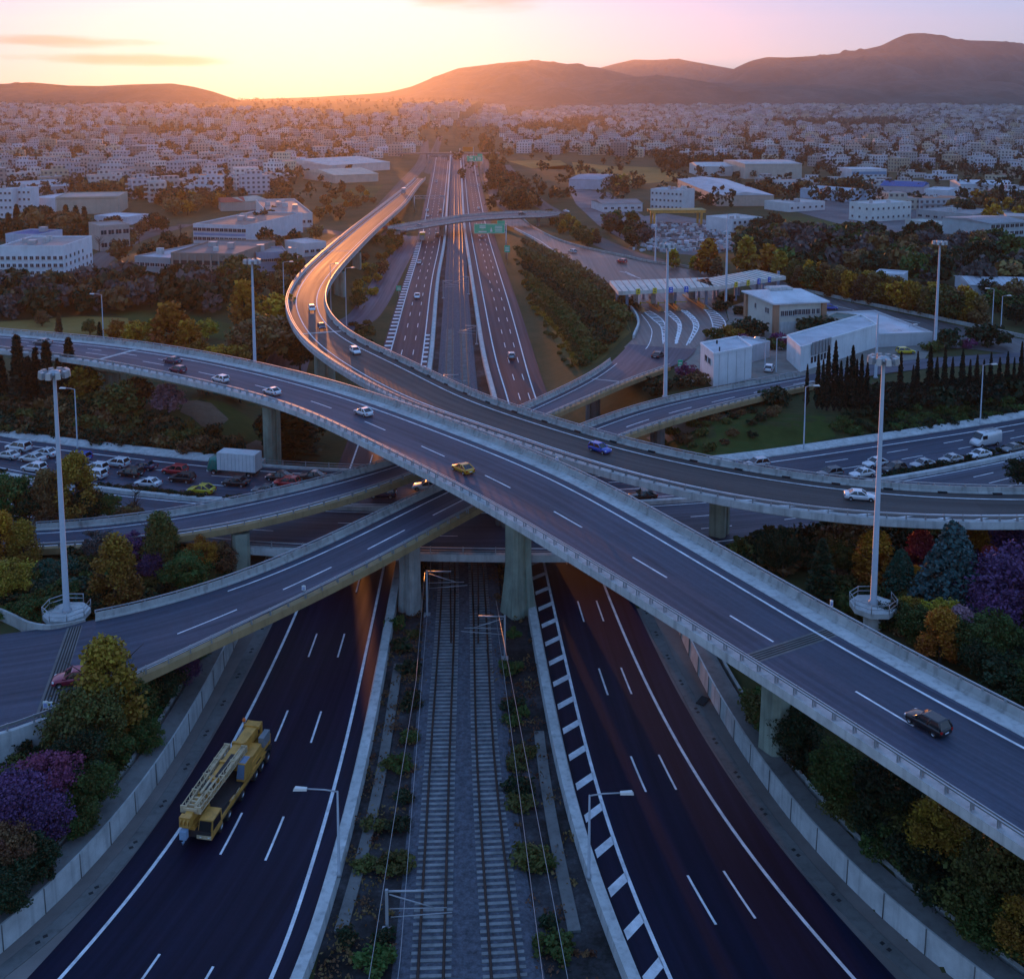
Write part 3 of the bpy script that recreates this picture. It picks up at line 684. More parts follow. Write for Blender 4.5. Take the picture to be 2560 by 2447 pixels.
for px_, py_ in ((1000, 1500), (1330, 1490), (760, 1490), (1560, 1490)):
    p = at(px_, py_, 0.0)
    for v in (0.25, 0.75):
        ii, vv = BD.near(p.x, p.y); q = BD.P(ii, 'v', v); pier(bb, finb, q.x, q.y, -0.1, ZB - 1.35, math.atan2(BD.T[ii, 1], BD.T[ii, 0]) + math.pi / 2, w=2.6, d=1.2, m=M_CONC_D)
        ii, vv = BU.near(p.x, p.y + 20); q = BU.P(ii, 'v', v); pier(bb, finb, q.x, q.y, -0.1, ZB - 1.35, math.atan2(BU.T[ii, 1], BU.T[ii, 0]) + math.pi / 2, w=2.6, d=1.2, m=M_CONC_D)
# median wall, side kerbs and markings of the crossing motorway
md = MB()
BD.sweep(md, [('L', -0.6, 0.0), ('L', -0.55, 0.55), ('L', 0.25, 0.55), ('L', 0.35, 0.0)]); tag(md.build('median_wall', M_CONC_L), 'pale low concrete wall along the middle of the crossing motorway', 'wall')
kb = MB(); BU.sweep(kb, [('L', -2.2, -0.3), ('L', -2.2, 0.55), ('L', -1.6, 0.5), ('L', -0.1, 0.14), ('L', -0.05, -0.1)], 0, iu0); BU.sweep(kb, [('L', -2.2, -0.3), ('L', -2.2, 0.55), ('L', -1.6, 0.5), ('L', -0.1, 0.14), ('L', -0.05, -0.1)], iu1)
tag(kb.build('road_kerb', M_CONC_L), kind='structure')
kb = MB(); BD.sweep(kb, [('R', -0.5, -0.3), ('R', -0.5, 0.14), ('R', 0.0, 0.12), ('R', 0.05, -0.1)], 0, ja); BD.sweep(kb, [('R', -0.5, -0.3), ('R', -0.5, 0.14), ('R', 0.0, 0.12), ('R', 0.05, -0.1)], jb)
tag(kb.build('road_kerb', M_CONC), kind='structure')
mk = MB()
BU.line(mk, 'L', 2.2, 0.26); BU.line(mk, 'R', 0.8, 0.2)
BD.line(mk, 'L', 0.9, 0.22); BD.line(mk, 'R', 2.0, 0.28)
for v in (0.39, 0.64): BU.dashes(mk, 'v', v, 4.5, 8.0, 0.2)
for v in (0.34, 0.6): BD.dashes(mk, 'v', v, 4.5, 8.0, 0.2)
tag(mk.build('road_markings', M_PAINT), kind='structure')
# ------------------------------------------------------------------ the cutting: barriers, aprons, retaining walls, railway
def along(st, sx, sy, z=0.0): return st.near(*at(sx, sy, z)[:2])[0]
for st, side, lab in ((ML, 'R', 'concrete crash barrier between the left carriageway and the railway'), (MR, 'L', 'concrete crash barrier beside the ladder marking, between the right carriageway and the railway')):
    mb = MB(); st.sweep(mb, [(side, -1.15, -0.2), (side, -1.05, 0.95), (side, -0.15, 0.95), (side, -0.1, 0.45), (side, 0.12, 0.15), (side, 0.12, -0.1)])
    tag(mb.build('crash_barrier', M_CONC_L), lab, 'barrier')
APL = Strip(CORR_L[:9], world_line([(-250, 2640), (-80, 2540), (92, 2434), (225, 2314), (348, 2158), (435, 2030), (513, 1883), (614, 1700), (692, 1543), (760, 1385)], 0.0), smooth=40)
APR = Strip(CORR_R[:9], world_line([(2500, 2650), (2380, 2560), (2236, 2447), (2153, 2370), (2025, 2233), (1942, 2125), (1844, 1993), (1747, 1832), (1673, 1700), (1575, 1486)], 0.0), smooth=40)
for ap, nm, lab in ((APL, 'left', 'pale panelled retaining wall below the planted bank on the left'), (APR, 'right', 'pale retaining wall curving along the right edge of the motorway below the flyover')):
    mb = MB(); ap.surface(mb, ('L', -0.05), ('R', -2.5), 0.008); tag(mb.build('apron', M_APRON), kind='structure')
    mb = MB(); ap.sweep(mb, [('R', 0.35, 0.0), ('R', 0.35, 0.07), ('R', 1.6, 0.06), ('R', 1.7, 0.0)])
    for d in np.arange(1, ap.s[-1], 5.5):
        for q in (0, 0.7): p = ap.P(ap.idx(d + q), 'R', 1.0, 0.065); mb.box(p, (0.35, 0.3, 0.012), 0.6, 1)
    tag(mb.build('gutter', [M_CONC_D, M_DARK]), kind='structure')
    t = empty('retaining_wall', ap.P(ap.n / 2, 'L', 0), 0, lab, 'wall'); o = t.location
    def finw(mb, n, m): mb.v = [(x - o.x, y - o.y, z - o.z) for x, y, z in mb.v]; return mb.build(n, m, t)
    mb = MB(); ap.sweep(mb, [('L', 0.02, -0.4), ('L', -0.06, 2.15), ('L', -0.22, 2.15), ('L', -0.22, -0.4)])
    for d in np.arange(2, ap.s[-1], 4.2):
        p0, p1 = ap.P(ap.idx(d), 'L', 0.03, 0.02), ap.P(ap.idx(d), 'L', -0.03, 2.13); mb.tube([p0, p1], 0.05, 4, 1)
    finw(mb, 'wall_face', [M_CONC_L, M_CONC_D])
    mb = MB(); ap.sweep(mb, [('L', -0.225, 1.6), ('L', -0.225, 2.13), ('L', -1.9, 2.35), ('L', -1.9, 1.6)]); finw(mb, 'coping', M_CONC_D)
    mb = MB(); ap.sweep(mb, [('L', -2.3, 1.6), ('L', -2.3, 2.35), ('L', -2.55, 2.45), ('L', -2.55, 1.6)]); finw(mb, 'drain_kerb', M_CONC)
    if nm == 'right':
        mb = MB(); p = at(1757, 1752, 0.05); mb.box((p.x, p.y, 0.05), (1.6, 0.9, 0.14), 1.0); tag(mb.build('drain_box', M_DARK), 'dark square drain box on the apron at the foot of the right wall', 'drain')
# railway ------------------------------------------------------
M_BALLAST = mat('ballast', (0.085, 0.092, 0.115), 0.95, var=0.6, scale=2.5, detail=8, bump=0.6)
M_SLEEPER = mat('concrete_sleeper', (0.22, 0.225, 0.225), 0.9, var=0.4, scale=0.8)
M_RAIL = mat('rusty_rail', (0.05, 0.03, 0.022), 0.5, 0.5, var=0.2)
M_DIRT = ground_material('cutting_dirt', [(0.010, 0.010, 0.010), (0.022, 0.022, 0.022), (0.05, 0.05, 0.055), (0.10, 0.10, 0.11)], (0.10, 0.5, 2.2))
MED = Strip(ML.R[5:ML.n - 5:6] , MR.L[5:MR.n - 5:6], smooth=20) if False else None
TL = Strip(world_line([(1035, 2600), (1045, 2447), (1071, 1958), (1090, 1680), (1106, 1456), (1113, 1030), (1123, 697), (1130, 500), (1134, 330)], 0.32), world_line([(1103, 2600), (1110, 2447), (1121, 1958), (1131, 1680), (1138, 1456), (1130, 1030), (1133, 697), (1136, 500), (1137, 330)], 0.32), step=1.5, smooth=120)
TR = Strip(world_line([(1240, 2600), (1233, 2447), (1192, 1958), (1186, 1680), (1182, 1456), (1159, 1030), (1149, 697), (1146, 500), (1141, 330)], 0.32), world_line([(1316, 2600), (1303, 2447), (1238, 1958), (1222, 1680), (1211, 1456), (1176, 1030), (1159, 697), (1152, 500), (1144, 330)], 0.32), step=1.5, smooth=120)
BAL = Strip(world_line([(965, 2600), (990, 2447), (1034, 1958), (1052, 1680), (1068, 1456), (1090, 1030), (1113, 697), (1124, 500), (1131, 330)], 0.0), world_line([(1385, 2600), (1358, 2447), (1274, 1958), (1258, 1680), (1246, 1456), (1198, 1030), (1168, 697), (1158, 500), (1147, 330)], 0.0), smooth=80)
mb = MB(); BAL.sweep(mb, [('L', -0.5, -0.15), ('L', 0.5, 0.2), ('v', 0.5, 0.17), ('R', 0.5, 0.2), ('R', -0.5, -0.15)], closed=False); tag(mb.build('ballast_bed', M_BALLAST), kind='structure')
dirt = Strip(world_line([(760, 2600), (780, 2447), (850, 2164), (930, 1790), (985, 1484), (1072, 917), (1094, 697), (1123, 432)], 0.0), world_line([(1600, 2600), (1560, 2447), (1470, 2200), (1400, 1924), (1315, 1461), (1238, 998), (1190, 758), (1154, 432)], 0.0), smooth=60)
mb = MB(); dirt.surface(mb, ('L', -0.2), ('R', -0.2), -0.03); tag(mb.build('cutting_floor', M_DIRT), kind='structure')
for st, lab in ((TL, 'left railway track of the pair in the cutting'), (TR, 'right railway track of the pair in the cutting')):
    t = empty('railway_track', (st.mid[10][0], st.mid[10][1], 0.2), 0, lab, 'railway track', 'railway tracks in the cutting'); o = t.location
    def fint(mb, n, m): mb.v = [(x - o.x, y - o.y, z - o.z) for x, y, z in mb.v]; return mb.build(n, m, t)
    for s_ in ('L', 'R'):
        mb = MB(); st.sweep(mb, [(s_, -0.11, -0.08), (s_, -0.11, -0.04), (s_, -0.055, 0.0), (s_, -0.055, 0.10), (s_, 0.055, 0.10), (s_, 0.055, 0.0), (s_, 0.11, -0.04), (s_, 0.11, -0.08)]); fint(mb, 'rail', M_RAIL)
    mb = MB(); d = 0.5
    while d < 230:
        i = st.idx(d); k = int(i); c = st.P(i, 'v', 0.5, -0.26); mb.box(c, (st.w[k] * 1.62, 0.30, 0.19), math.atan2(st.N[k, 1], st.N[k, 0])); d += 0.72
    fint(mb, 'sleepers', M_SLEEPER)['kind'] = 'stuff'
    # check rails near the bridge
    i = along(st, (1135 if st is TL else 1190), 1610); mb = MB(); a = int(i); z = [st.P(a + q, 'v', (0.82 if st is TL else 0.3) + q * (0.018 if st is TL else -0.018) * (-1), 0.06) for q in range(0, 30)]
    mb.tube(z, 0.09, 6); fint(mb, 'check_rail', M_RAIL)
# cable troughs, catenary masts and wires
for pts, lab in (([(835, 2330), (905, 2100), (940, 1950), (962, 1800), (985, 1660)], 'pale concrete cable trough in the dirt left of the tracks'), ([(1420, 2330), (1372, 2100), (1345, 1950), (1335, 1830)], 'pale concrete cable trough in the dirt right of the tracks')):
    L_ = world_line(pts, 0.0); st = Strip(L_, [p + Vector((1.0, 0.1, 0)) for p in L_], smooth=20)
    mb = MB(); st.sweep(mb, [('L', 0, -0.1), ('L', 0, 0.16), ('R', 0, 0.16), ('R', 0, -0.1)]); tag(mb.build('cable_trough', M_CONC_D), lab, 'cable trough')
def catenary(sx, sy, top_y, side, lab):
    b = at(sx, sy, 0); h = HCAM + ray(sx, top_y).z * b.y
    t = empty('catenary_mast', (b.x, b.y, 0), 0, lab, 'mast', 'railway catenary masts')
    mb = MB(); mb.box((0, 0, 0), (0.22, 0.22, h)); mb.box((0, 0, -0.1), (0.8, 0.8, 0.35)); mb.build('post', M_POLE, t)
    mb = MB(); mb.tube([(0, 0, h - 0.15), (side * 3.0, 0, h - 0.1)], 0.09, 6); mb.tube([(side * 0.2, 0, h - 1.6), (side * 4.6, 0, h - 1.5)], 0.04, 6); mb.tube([(side * 0.2, 0, h - 0.4), (side * 3.6, 0, h - 1.5)], 0.05, 6); mb.tube([(side * 0.3, 0, h - 2.3), (side * 5.0, 0, h - 1.9)], 0.04, 6); mb.build('cantilever', M_STEEL, t)
catenary(968, 2330, 2222, 1, 'near left catenary mast with thin arms over the left track')
catenary(1068, 1538, 1425, 1, 'catenary mast with bent arm just in front of the low bridge')
catenary(1262, 1648, 1537, -1, 'catenary mast between the right track and its dirt strip')
catenary(1112, 985, 935, 1, 'far catenary mast on the left of the tracks beyond the flyovers'); catenary(1192, 860, 812, -1, 'far catenary mast on the right of the tracks beyond the flyovers')
catenary(1108, 745, 700, 1, 'farthest catenary mast left of the tracks'); catenary(1172, 735, 690, -1, 'farthest catenary mast right of the tracks')
for pts, z, lab in (([(975, 2600), (1000, 2400), (1068, 1530), (1110, 935)], 4.5, 'thin overhead wire along the left side of the left track'), ([(890, 2600), (922, 2447), (1040, 1700), (1062, 1430)], 6.0, 'thin feeder wire above the left dirt strip'), ([(1390, 2600), (1358, 2447), (1262, 1700), (1240, 1540)], 4.5, 'thin overhead wire along the right side of the right track'), ([(1460, 2600), (1420, 2447), (1268, 1645), (1240, 1500)], 6.0, 'thin feeder wire above the right dirt strip')):
    mb = MB(); mb.tube(world_line(pts, z), 0.022, 5); tag(mb.build('overhead_wire', M_STEEL), lab, 'wire', 'railway wires')

# walls where the nearest slip road meets the land at the left
ie = C.near(*at(205, 1640, 6.6)[:2])[0]
mb = MB(); C.sweep(mb, [('R', -0.5, -4.5), ('R', -0.5, .15), ('R', 0.0, .15), ('R', 0.0, -4.5)], 0, ie + 1)
for d in np.arange(1, C.s[int(ie)], 4.0): p = C.P(C.idx(d), 'R', -.51, -3.5); mb.tube([p, p + Vector((0, 0, 3.6))], .04, 4, 1)
tag(mb.build('retaining_wall', [M_CONC_L, M_CONC_D]), 'smooth blue-grey retaining wall carrying the slip road at the left edge', 'wall')
mb = MB(); guardrail(mb, C, 'R', -.2, i0=0, i1=ie); tag(mb.build('guardrail', M_STEEL), 'steel guardrail along the slip road beside the pair of white sign panels', 'guardrail')
wl_ = dense([at(x, y, 6.3) for x, y in ((-60, 1536), (-10, 1540), (30, 1556), (70, 1575), (120, 1583), (175, 1577), (215, 1567))], 40); mb = MB(); pr = None
for i, q in enumerate(wl_):
    q = Vector(q); d = Vector(wl_[min(i + 1, 39)]) - Vector(wl_[max(i - 1, 0)]); n = Vector((-d.y, d.x, 0)).normalized(); row = [q - n * .1 + Vector((0, 0, -.6)), q + Vector((0, 0, .95)), q + n * .3 + Vector((0, 0, .95)), q + n * .35 + Vector((0, 0, -.6))]
    if pr:
        for k in range(4): mb.face([pr[k], pr[(k + 1) % 4], row[(k + 1) % 4], row[k]])
    pr = row
tag(mb.build('crash_barrier', M_CONC), 'curved concrete barrier where the slip road meets the left edge below the tall mast', 'barrier')
# ------------------------------------------------------------------ hills round the town, and the air in front of them
def vnoise(x, y, seed=0):
    r = np.random.default_rng(seed); T = r.random((64, 64))
    xi, yi = np.floor(x).astype(int), np.floor(y).astype(int); fx, fy = x - xi, y - yi
    fx, fy = fx * fx * (3 - 2 * fx), fy * fy * (3 - 2 * fy)
    g = lambda a, b: T[a % 64, b % 64]
    return (g(xi, yi) * (1 - fx) + g(xi + 1, yi) * fx) * (1 - fy) + (g(xi, yi + 1) * (1 - fx) + g(xi + 1, yi + 1) * fx) * fy
def fbm(x, y, seed=0, o=5):
    s, a = 0, 0.5
    for k in range(o): s = s + a * vnoise(x * 2 ** k, y * 2 ** k, seed + k); a *= 0.5
    return s
M_HILL = ground_material('hill_scrub', [(0.022, 0.026, 0.018), (0.055, 0.05, 0.036), (0.11, 0.09, 0.07)], (0.0022, 0.012, 0.05))
def hill(ridge, Y, front, back, seed, rough=0.2, n=260, spur=0.0):
    """ridge: photo points (1963 scale) of the skyline, standing Y metres away"""
    pts = [at_d(x * 1.3042, y * 1.3042, Y) for x, y in ridge]
    xs = np.array([p.x for p in pts]); hs = np.array([p.z for p in pts])
    X = np.linspace(xs[0], xs[-1], n); h = np.interp(X, xs, hs)
    for _ in range(2): h[1:-1] = (h[:-2] + 2 * h[1:-1] + h[2:]) / 4
    t = np.concatenate([np.linspace(-1, 0, 46), np.linspace(0, 1, 10)[1:]])
    XX, T_ = np.meshgrid(X, t)
    YY = Y + np.where(T_ < 0, T_ * front, T_ * back)
    s = 1 - np.abs(T_)
    prof = s ** 1.25
    nz = fbm(XX / (0.06 * Y) + 7, YY / (0.10 * Y) + 3, seed) - 0.48
    H = np.maximum(h[None, :], 0) * np.clip(prof + nz * (s * (1 - s) * 4) * (0.75 + spur), 0, 1.2)
    H = H * (1 + (fbm(XX / (0.012 * Y), YY / (0.012 * Y), seed + 9) - 0.5) * rough * (s < 0.995))
    YY = YY + np.where(s > 0.98, 0, (fbm(XX / 500, YY / 500, seed + 4) - 0.5) * 150)
    return tag(grid_mesh('hills', XX, YY, H - 8.0, M_HILL), kind='structure')
hill([(-260, 175), (-120, 160), (0, 157), (60, 154), (130, 160), (190, 161), (250, 158), (330, 156), (370, 162), (410, 172), (450, 186), (480, 193), (520, 200)], 4600, 1500, 900, 3)
hill([(380, 196), (450, 190), (500, 187), (560, 185), (610, 183), (640, 181), (700, 178), (745, 174), (790, 163), (830, 146), (878, 128), (920, 123), (970, 117), (1020, 113), (1060, 116), (1100, 122), (1150, 127), (1200, 140), (1300, 160), (1420, 178), (1560, 192), (1650, 200)], 7200, 2000, 1500, 11)
hill([(1080, 200), (1150, 128), (1180, 120), (1215, 112), (1250, 113), (1300, 111), (1350, 120), (1400, 129), (1460, 140), (1600, 180)], 9400, 1800, 1200, 21)
hill([(1240, 200), (1330, 165), (1395, 136), (1415, 125), (1440, 114), (1470, 107), (1510, 108), (1560, 105), (1600, 101), (1650, 94), (1690, 85), (1715, 72), (1740, 62), (1770, 61), (1795, 64), (1830, 72), (1855, 75), (1900, 76), (1935, 78), (1963, 85), (2060, 100), (2200, 150), (2350, 180)], 8000, 2600, 1500, 33, spur=0.2)
hill([(880, 195), (960, 188), (1020, 170), (1080, 162), (1140, 152), (1200, 146), (1260, 141), (1310, 147), (1380, 158), (1450, 166), (1530, 160), (1620, 158), (1720, 152), (1830, 150), (1963, 155), (2150, 185)], 6300, 1300, 900, 45, spur=0.3)
# the evening air: one even box of thin haze with everything on the ground inside it
HAZE = 0.000048
mb = MB(); mb.box((0, 5400, -9.5), (24000, 11400, 900.0))
hm = bpy.data.materials.new('evening_haze'); hm.use_nodes = True
hn, hl = hm.node_tree.nodes, hm.node_tree.links
hn.remove(hn['Principled BSDF'])
pv = hn.new('ShaderNodeVolumePrincipled'); pv.inputs['Color'].default_value = (0.95, 0.90, 0.92, 1); pv.inputs['Density'].default_value = HAZE
pv.inputs['Anisotropy'].default_value = 0.70; pv.inputs['Density Attribute'].default_value = ''
hl.new(pv.outputs[0], hn['Material Output'].inputs['Volume'])
tag(mb.build('haze', hm), kind='stuff')
# ------------------------------------------------------------------ vehicles (built facing +x)
PAINT = {}
def paint(name, col, metal=0.25):
    if name not in PAINT: PAINT[name] = mat('paint_' + name, col, 0.32, metal, var=0.06, scale=3.0, coat=0.6)
    return PAINT[name]
for n_, c_ in dict(white=(0.72, 0.73, 0.75), offwhite=(0.62, 0.62, 0.62), silver=(0.42, 0.43, 0.45), grey=(0.16, 0.165, 0.175), black=(0.012, 0.012, 0.014), navy=(0.018, 0.022, 0.07), blue=(0.02, 0.08, 0.42), red=(0.50, 0.018, 0.022), maroon=(0.30, 0.02, 0.05), yellow=(0.62, 0.46, 0.02), gold=(0.62, 0.30, 0.015), burgundy=(0.10, 0.012, 0.05), green=(0.02, 0.20, 0.16), orange=(0.5, 0.12, 0.02)).items(): paint(n_, c_)
M_GLASS = mat('car_glass', (0.012, 0.016, 0.022), 0.06, var=0, spec=0.8)
M_RIM = mat('wheel_rim', (0.40, 0.41, 0.43), 0.35, 0.8, var=0)
M_TYRE = mat('tyre', (0.014, 0.014, 0.015), 0.85, var=0)
M_LAMP = mat('headlamp_glass', (0.75, 0.78, 0.82), 0.1, var=0)
M_TAIL = mat('tail_lamp', (0.42, 0.012, 0.012), 0.2, var=0)
M_TRIM = mat('black_trim', (0.02, 0.02, 0.022), 0.6, var=0)
KINDS_ = dict(
    hatch=dict(L=4.05, W=1.76, H=1.50, hood=0.90, base=(-0.475, 0.235), roof=(-0.40, 0.03), tail=0.93),
    sedan=dict(L=4.55, W=1.78, H=1.44, hood=0.88, base=(-0.37, 0.215), roof=(-0.22, 0.04), tail=0.96),
    suv=dict(L=4.45, W=1.86, H=1.68, hood=1.02, base=(-0.478, 0.235), roof=(-0.42, 0.06), tail=1.03),
    coupe=dict(L=4.2, W=1.76, H=1.40, hood=0.84, base=(-0.44, 0.20), roof=(-0.20, 0.02), tail=0.90))
def car_meshes(kind):
    k = KINDS_[kind]; L_, W_, H_, hd = k['L'], k['W'], k['H'], k['hood']; hw = W_ / 2
    body = MB()
    st = [(-0.5, 0.42, 0.62, 0.80), (-0.492, 0.30, k['tail'] - 0.08, 0.93), (-0.46, 0.24, k['tail'], 0.98), (-0.36, 0.21, k['tail'] + 0.01, 1.0), (-0.1, 0.19, hd + 0.05, 1.0), (0.18, 0.19, hd + 0.03, 1.0), (0.30, 0.20, hd - 0.03, 0.985), (0.42, 0.22, hd - 0.12, 0.95), (0.47, 0.26, hd - 0.20, 0.88), (0.495, 0.32, hd - 0.30, 0.78), (0.5, 0.40, hd - 0.40, 0.70)]
    v, n = [], 10
    for x, zb, zt, w in st:
        h = zt - zb; a = hw * w
        for y, z in ((-0.88, 0), (-1, 0.28), (-0.99, 0.66), (-0.93, 0.92), (-0.72, 1.0), (0.72, 1.0), (0.93, 0.92), (0.99, 0.66), (1, 0.28), (0.88, 0)):
            v.append((x * L_, y * a, zb + z * h))
    f = [(r*n + q, r*n + (q+1) % n, (r+1)*n + (q+1) % n, (r+1)*n + q) for r in range(len(st) - 1) for q in range(n)]
    f += [tuple(range(n))[::-1], tuple(range((len(st)-1)*n, len(st)*n))]
    body.shared(v, f, 0, True)
    b0, b1 = k['base'][0] * L_, k['base'][1] * L_; r0, r1 = k['roof'][0] * L_, k['roof'][1] * L_
    zb, zr = hd - 0.03, H_ - 0.05; wb, wr = hw * 0.93, hw * 0.76
    glass = MB(); glass.hexa([(b0, -wb, zb), (b1, -wb, zb), (b1, wb, zb), (b0, wb, zb), (r0, -wr, zr), (r1, -wr, zr), (r1, wr, zr), (r0, wr, zr)])
    roof = MB()
    e = 0.05; roof.hexa([(r0 - .03, -wr - .02, zr - .01), (r1 + .05, -wr - .02, zr - .01), (r1 + .05, wr + .02, zr - .01), (r0 - .03, wr + .02, zr - .01), (r0 + .12, -wr + .1, H_), (r1 - .12, -wr + .1, H_), (r1 - .12, wr - .1, H_), (r0 + .12, wr - .1, H_)])
    for s in (-1, 1):                                            # pillars
        for (xb, xt, t) in ((b0, r0, .10), (b1, r1, .07), ((b0 + b1) / 2 - .05, (r0 + r1) / 2 - .05, .07)):
            roof.tube([(xb, s * (wb + .005), zb), (xt, s * (wr + .005), zr)], t, 4)
        body.box((b1 - 0.25, s * (hw + 0.07), hd + 0.02), (0.2, 0.16, 0.14))
    wheel = MB(); rw = 0.325 if kind != 'suv' else 0.36
    def ring(mb, r, w0, w1, m=0):
        v = []; n = 14
        for yy, rr in ((w0, r * 0.9), (w0 + (w1 - w0) * 0.15, r), (w1 - (w1 - w0) * 0.15, r), (w1, r * 0.9)):
            for q in range(n): a = 2 * math.pi * q / n; v.append((rr * math.cos(a), yy, rr * math.sin(a)))
        f = [(i*n + q, i*n + (q+1) % n, (i+1)*n + (q+1) % n, (i+1)*n + q) for i in range(3) for q in range(n)] + [tuple(range(n)), tuple(range(3*n, 4*n))[::-1]]
        mb.shared(v, f, m, True)
    ring(wheel, rw, -0.11, 0.11)
    rim = MB(); ring(rim, rw * 0.62, -0.118, 0.118)
    return body, glass, roof, wheel, rim, rw
CAR_PROTO = {}
def headlamp_mb(k, s, front):
    L_, W_, hd = k['L'], k['W'], k['hood']; mb = MB()
    if front: mb.hexa([(L_ * .44, s * W_ * .30, hd - .34), (L_ * .49, s * W_ * .24, hd - .34), (L_ * .478, s * W_ * .44, hd - .33), (L_ * .43, s * W_ * .475, hd - .32), (L_ * .43, s * W_ * .30, hd - .19), (L_ * .478, s * W_ * .25, hd - .22), (L_ * .468, s * W_ * .44, hd - .2), (L_ * .42, s * W_ * .475, hd - .17)])
    else: mb.box((-L_ * .483, s * W_ * .40, k['tail'] - .30), (0.16, W_ * .13, 0.22))
    return mb
def make_car(kind, col, loc, rz, label, group, sc_=1.0):
    k = KINDS_[kind]
    if kind not in CAR_PROTO:
        body, glass, roof, wheel, rim, rw = car_meshes(kind)
        r = empty('proto', (0, 0, 0)); pm = paint('white', None)
        body.build('body', pm, r); glass.build('windows', M_GLASS, r); roof.build('roof', pm, r)
        wm = None
        for sx_, sy_ in ((1, 1), (1, -1), (-1, 1), (-1, -1)):
            if wm is None: wm = wheel.build('wheel', M_TYRE, r); rm = rim.build('rim', M_RIM, wm)
            else:
                w2 = bpy.data.objects.new('wheel', wm.data); link(w2, r); KIDS.setdefault(r.name, []).append(w2)
                r2 = bpy.data.objects.new('rim', rm.data); link(r2, w2); KIDS.setdefault(w2.name, []).append(r2)
            w_ = KIDS[r.name][-1]; w_.location = (k['L'] * (0.315 if sx_ > 0 else -0.305), sy_ * (k['W'] / 2 - 0.10), rw)
        for s in (-1, 1):
            headlamp_mb(k, s, True).build('headlight', M_LAMP, r); headlamp_mb(k, s, False).build('taillight', M_TAIL, r)
        mb = MB(); mb.box((-k['L'] * .498, 0, .50), (.03, .5, .12)); mb.build('number_plate', M_LAMP, r)
        mb = MB(); mb.box((k['L'] * .492, 0, .36), (.05, k['W'] * .5, .16)); mb.build('grille', M_TRIM, r)
        CAR_PROTO[kind] = r; r['used'] = 0
    src = CAR_PROTO[kind]
    if not src['used']: c = src; src['used'] = 1; c.name = 'car'; KIDS['car'] = KIDS.pop('proto', KIDS.get(c.name)); KIDS[c.name] = KIDS['car']; CAR_PROTO[kind] = c
    else: c = copy_tree(src)
    if 'used' in c and c is not src: del c['used']
    for ch in children(c):
        if ch.name.split('.')[0] in ('body', 'roof'):
            ch.material_slots[0].link = 'OBJECT'; ch.material_slots[0].material = paint(col, None)
    c.location = loc; c.rotation_euler = (0, 0, rz); c.scale = (sc_, sc_, sc_)
    return tag(c, label, 'car', group)
def heading(st, p, sgn):
    i, v = st.near(p.x, p.y); return math.atan2(st.T[i, 1] * sgn, st.T[i, 0] * sgn)
def car_on(st, sgn, z, kind, col, sx, sy, label, group, turn=0.0):
    p = at(sx, sy, z + 0.012); return make_car(kind, col, p, heading(st, p, sgn) + turn, label, group, .84 if st in (A, E) else .92 if kind == 'sedan' else 1.0)
g = 'cars queueing on the crossing motorway'
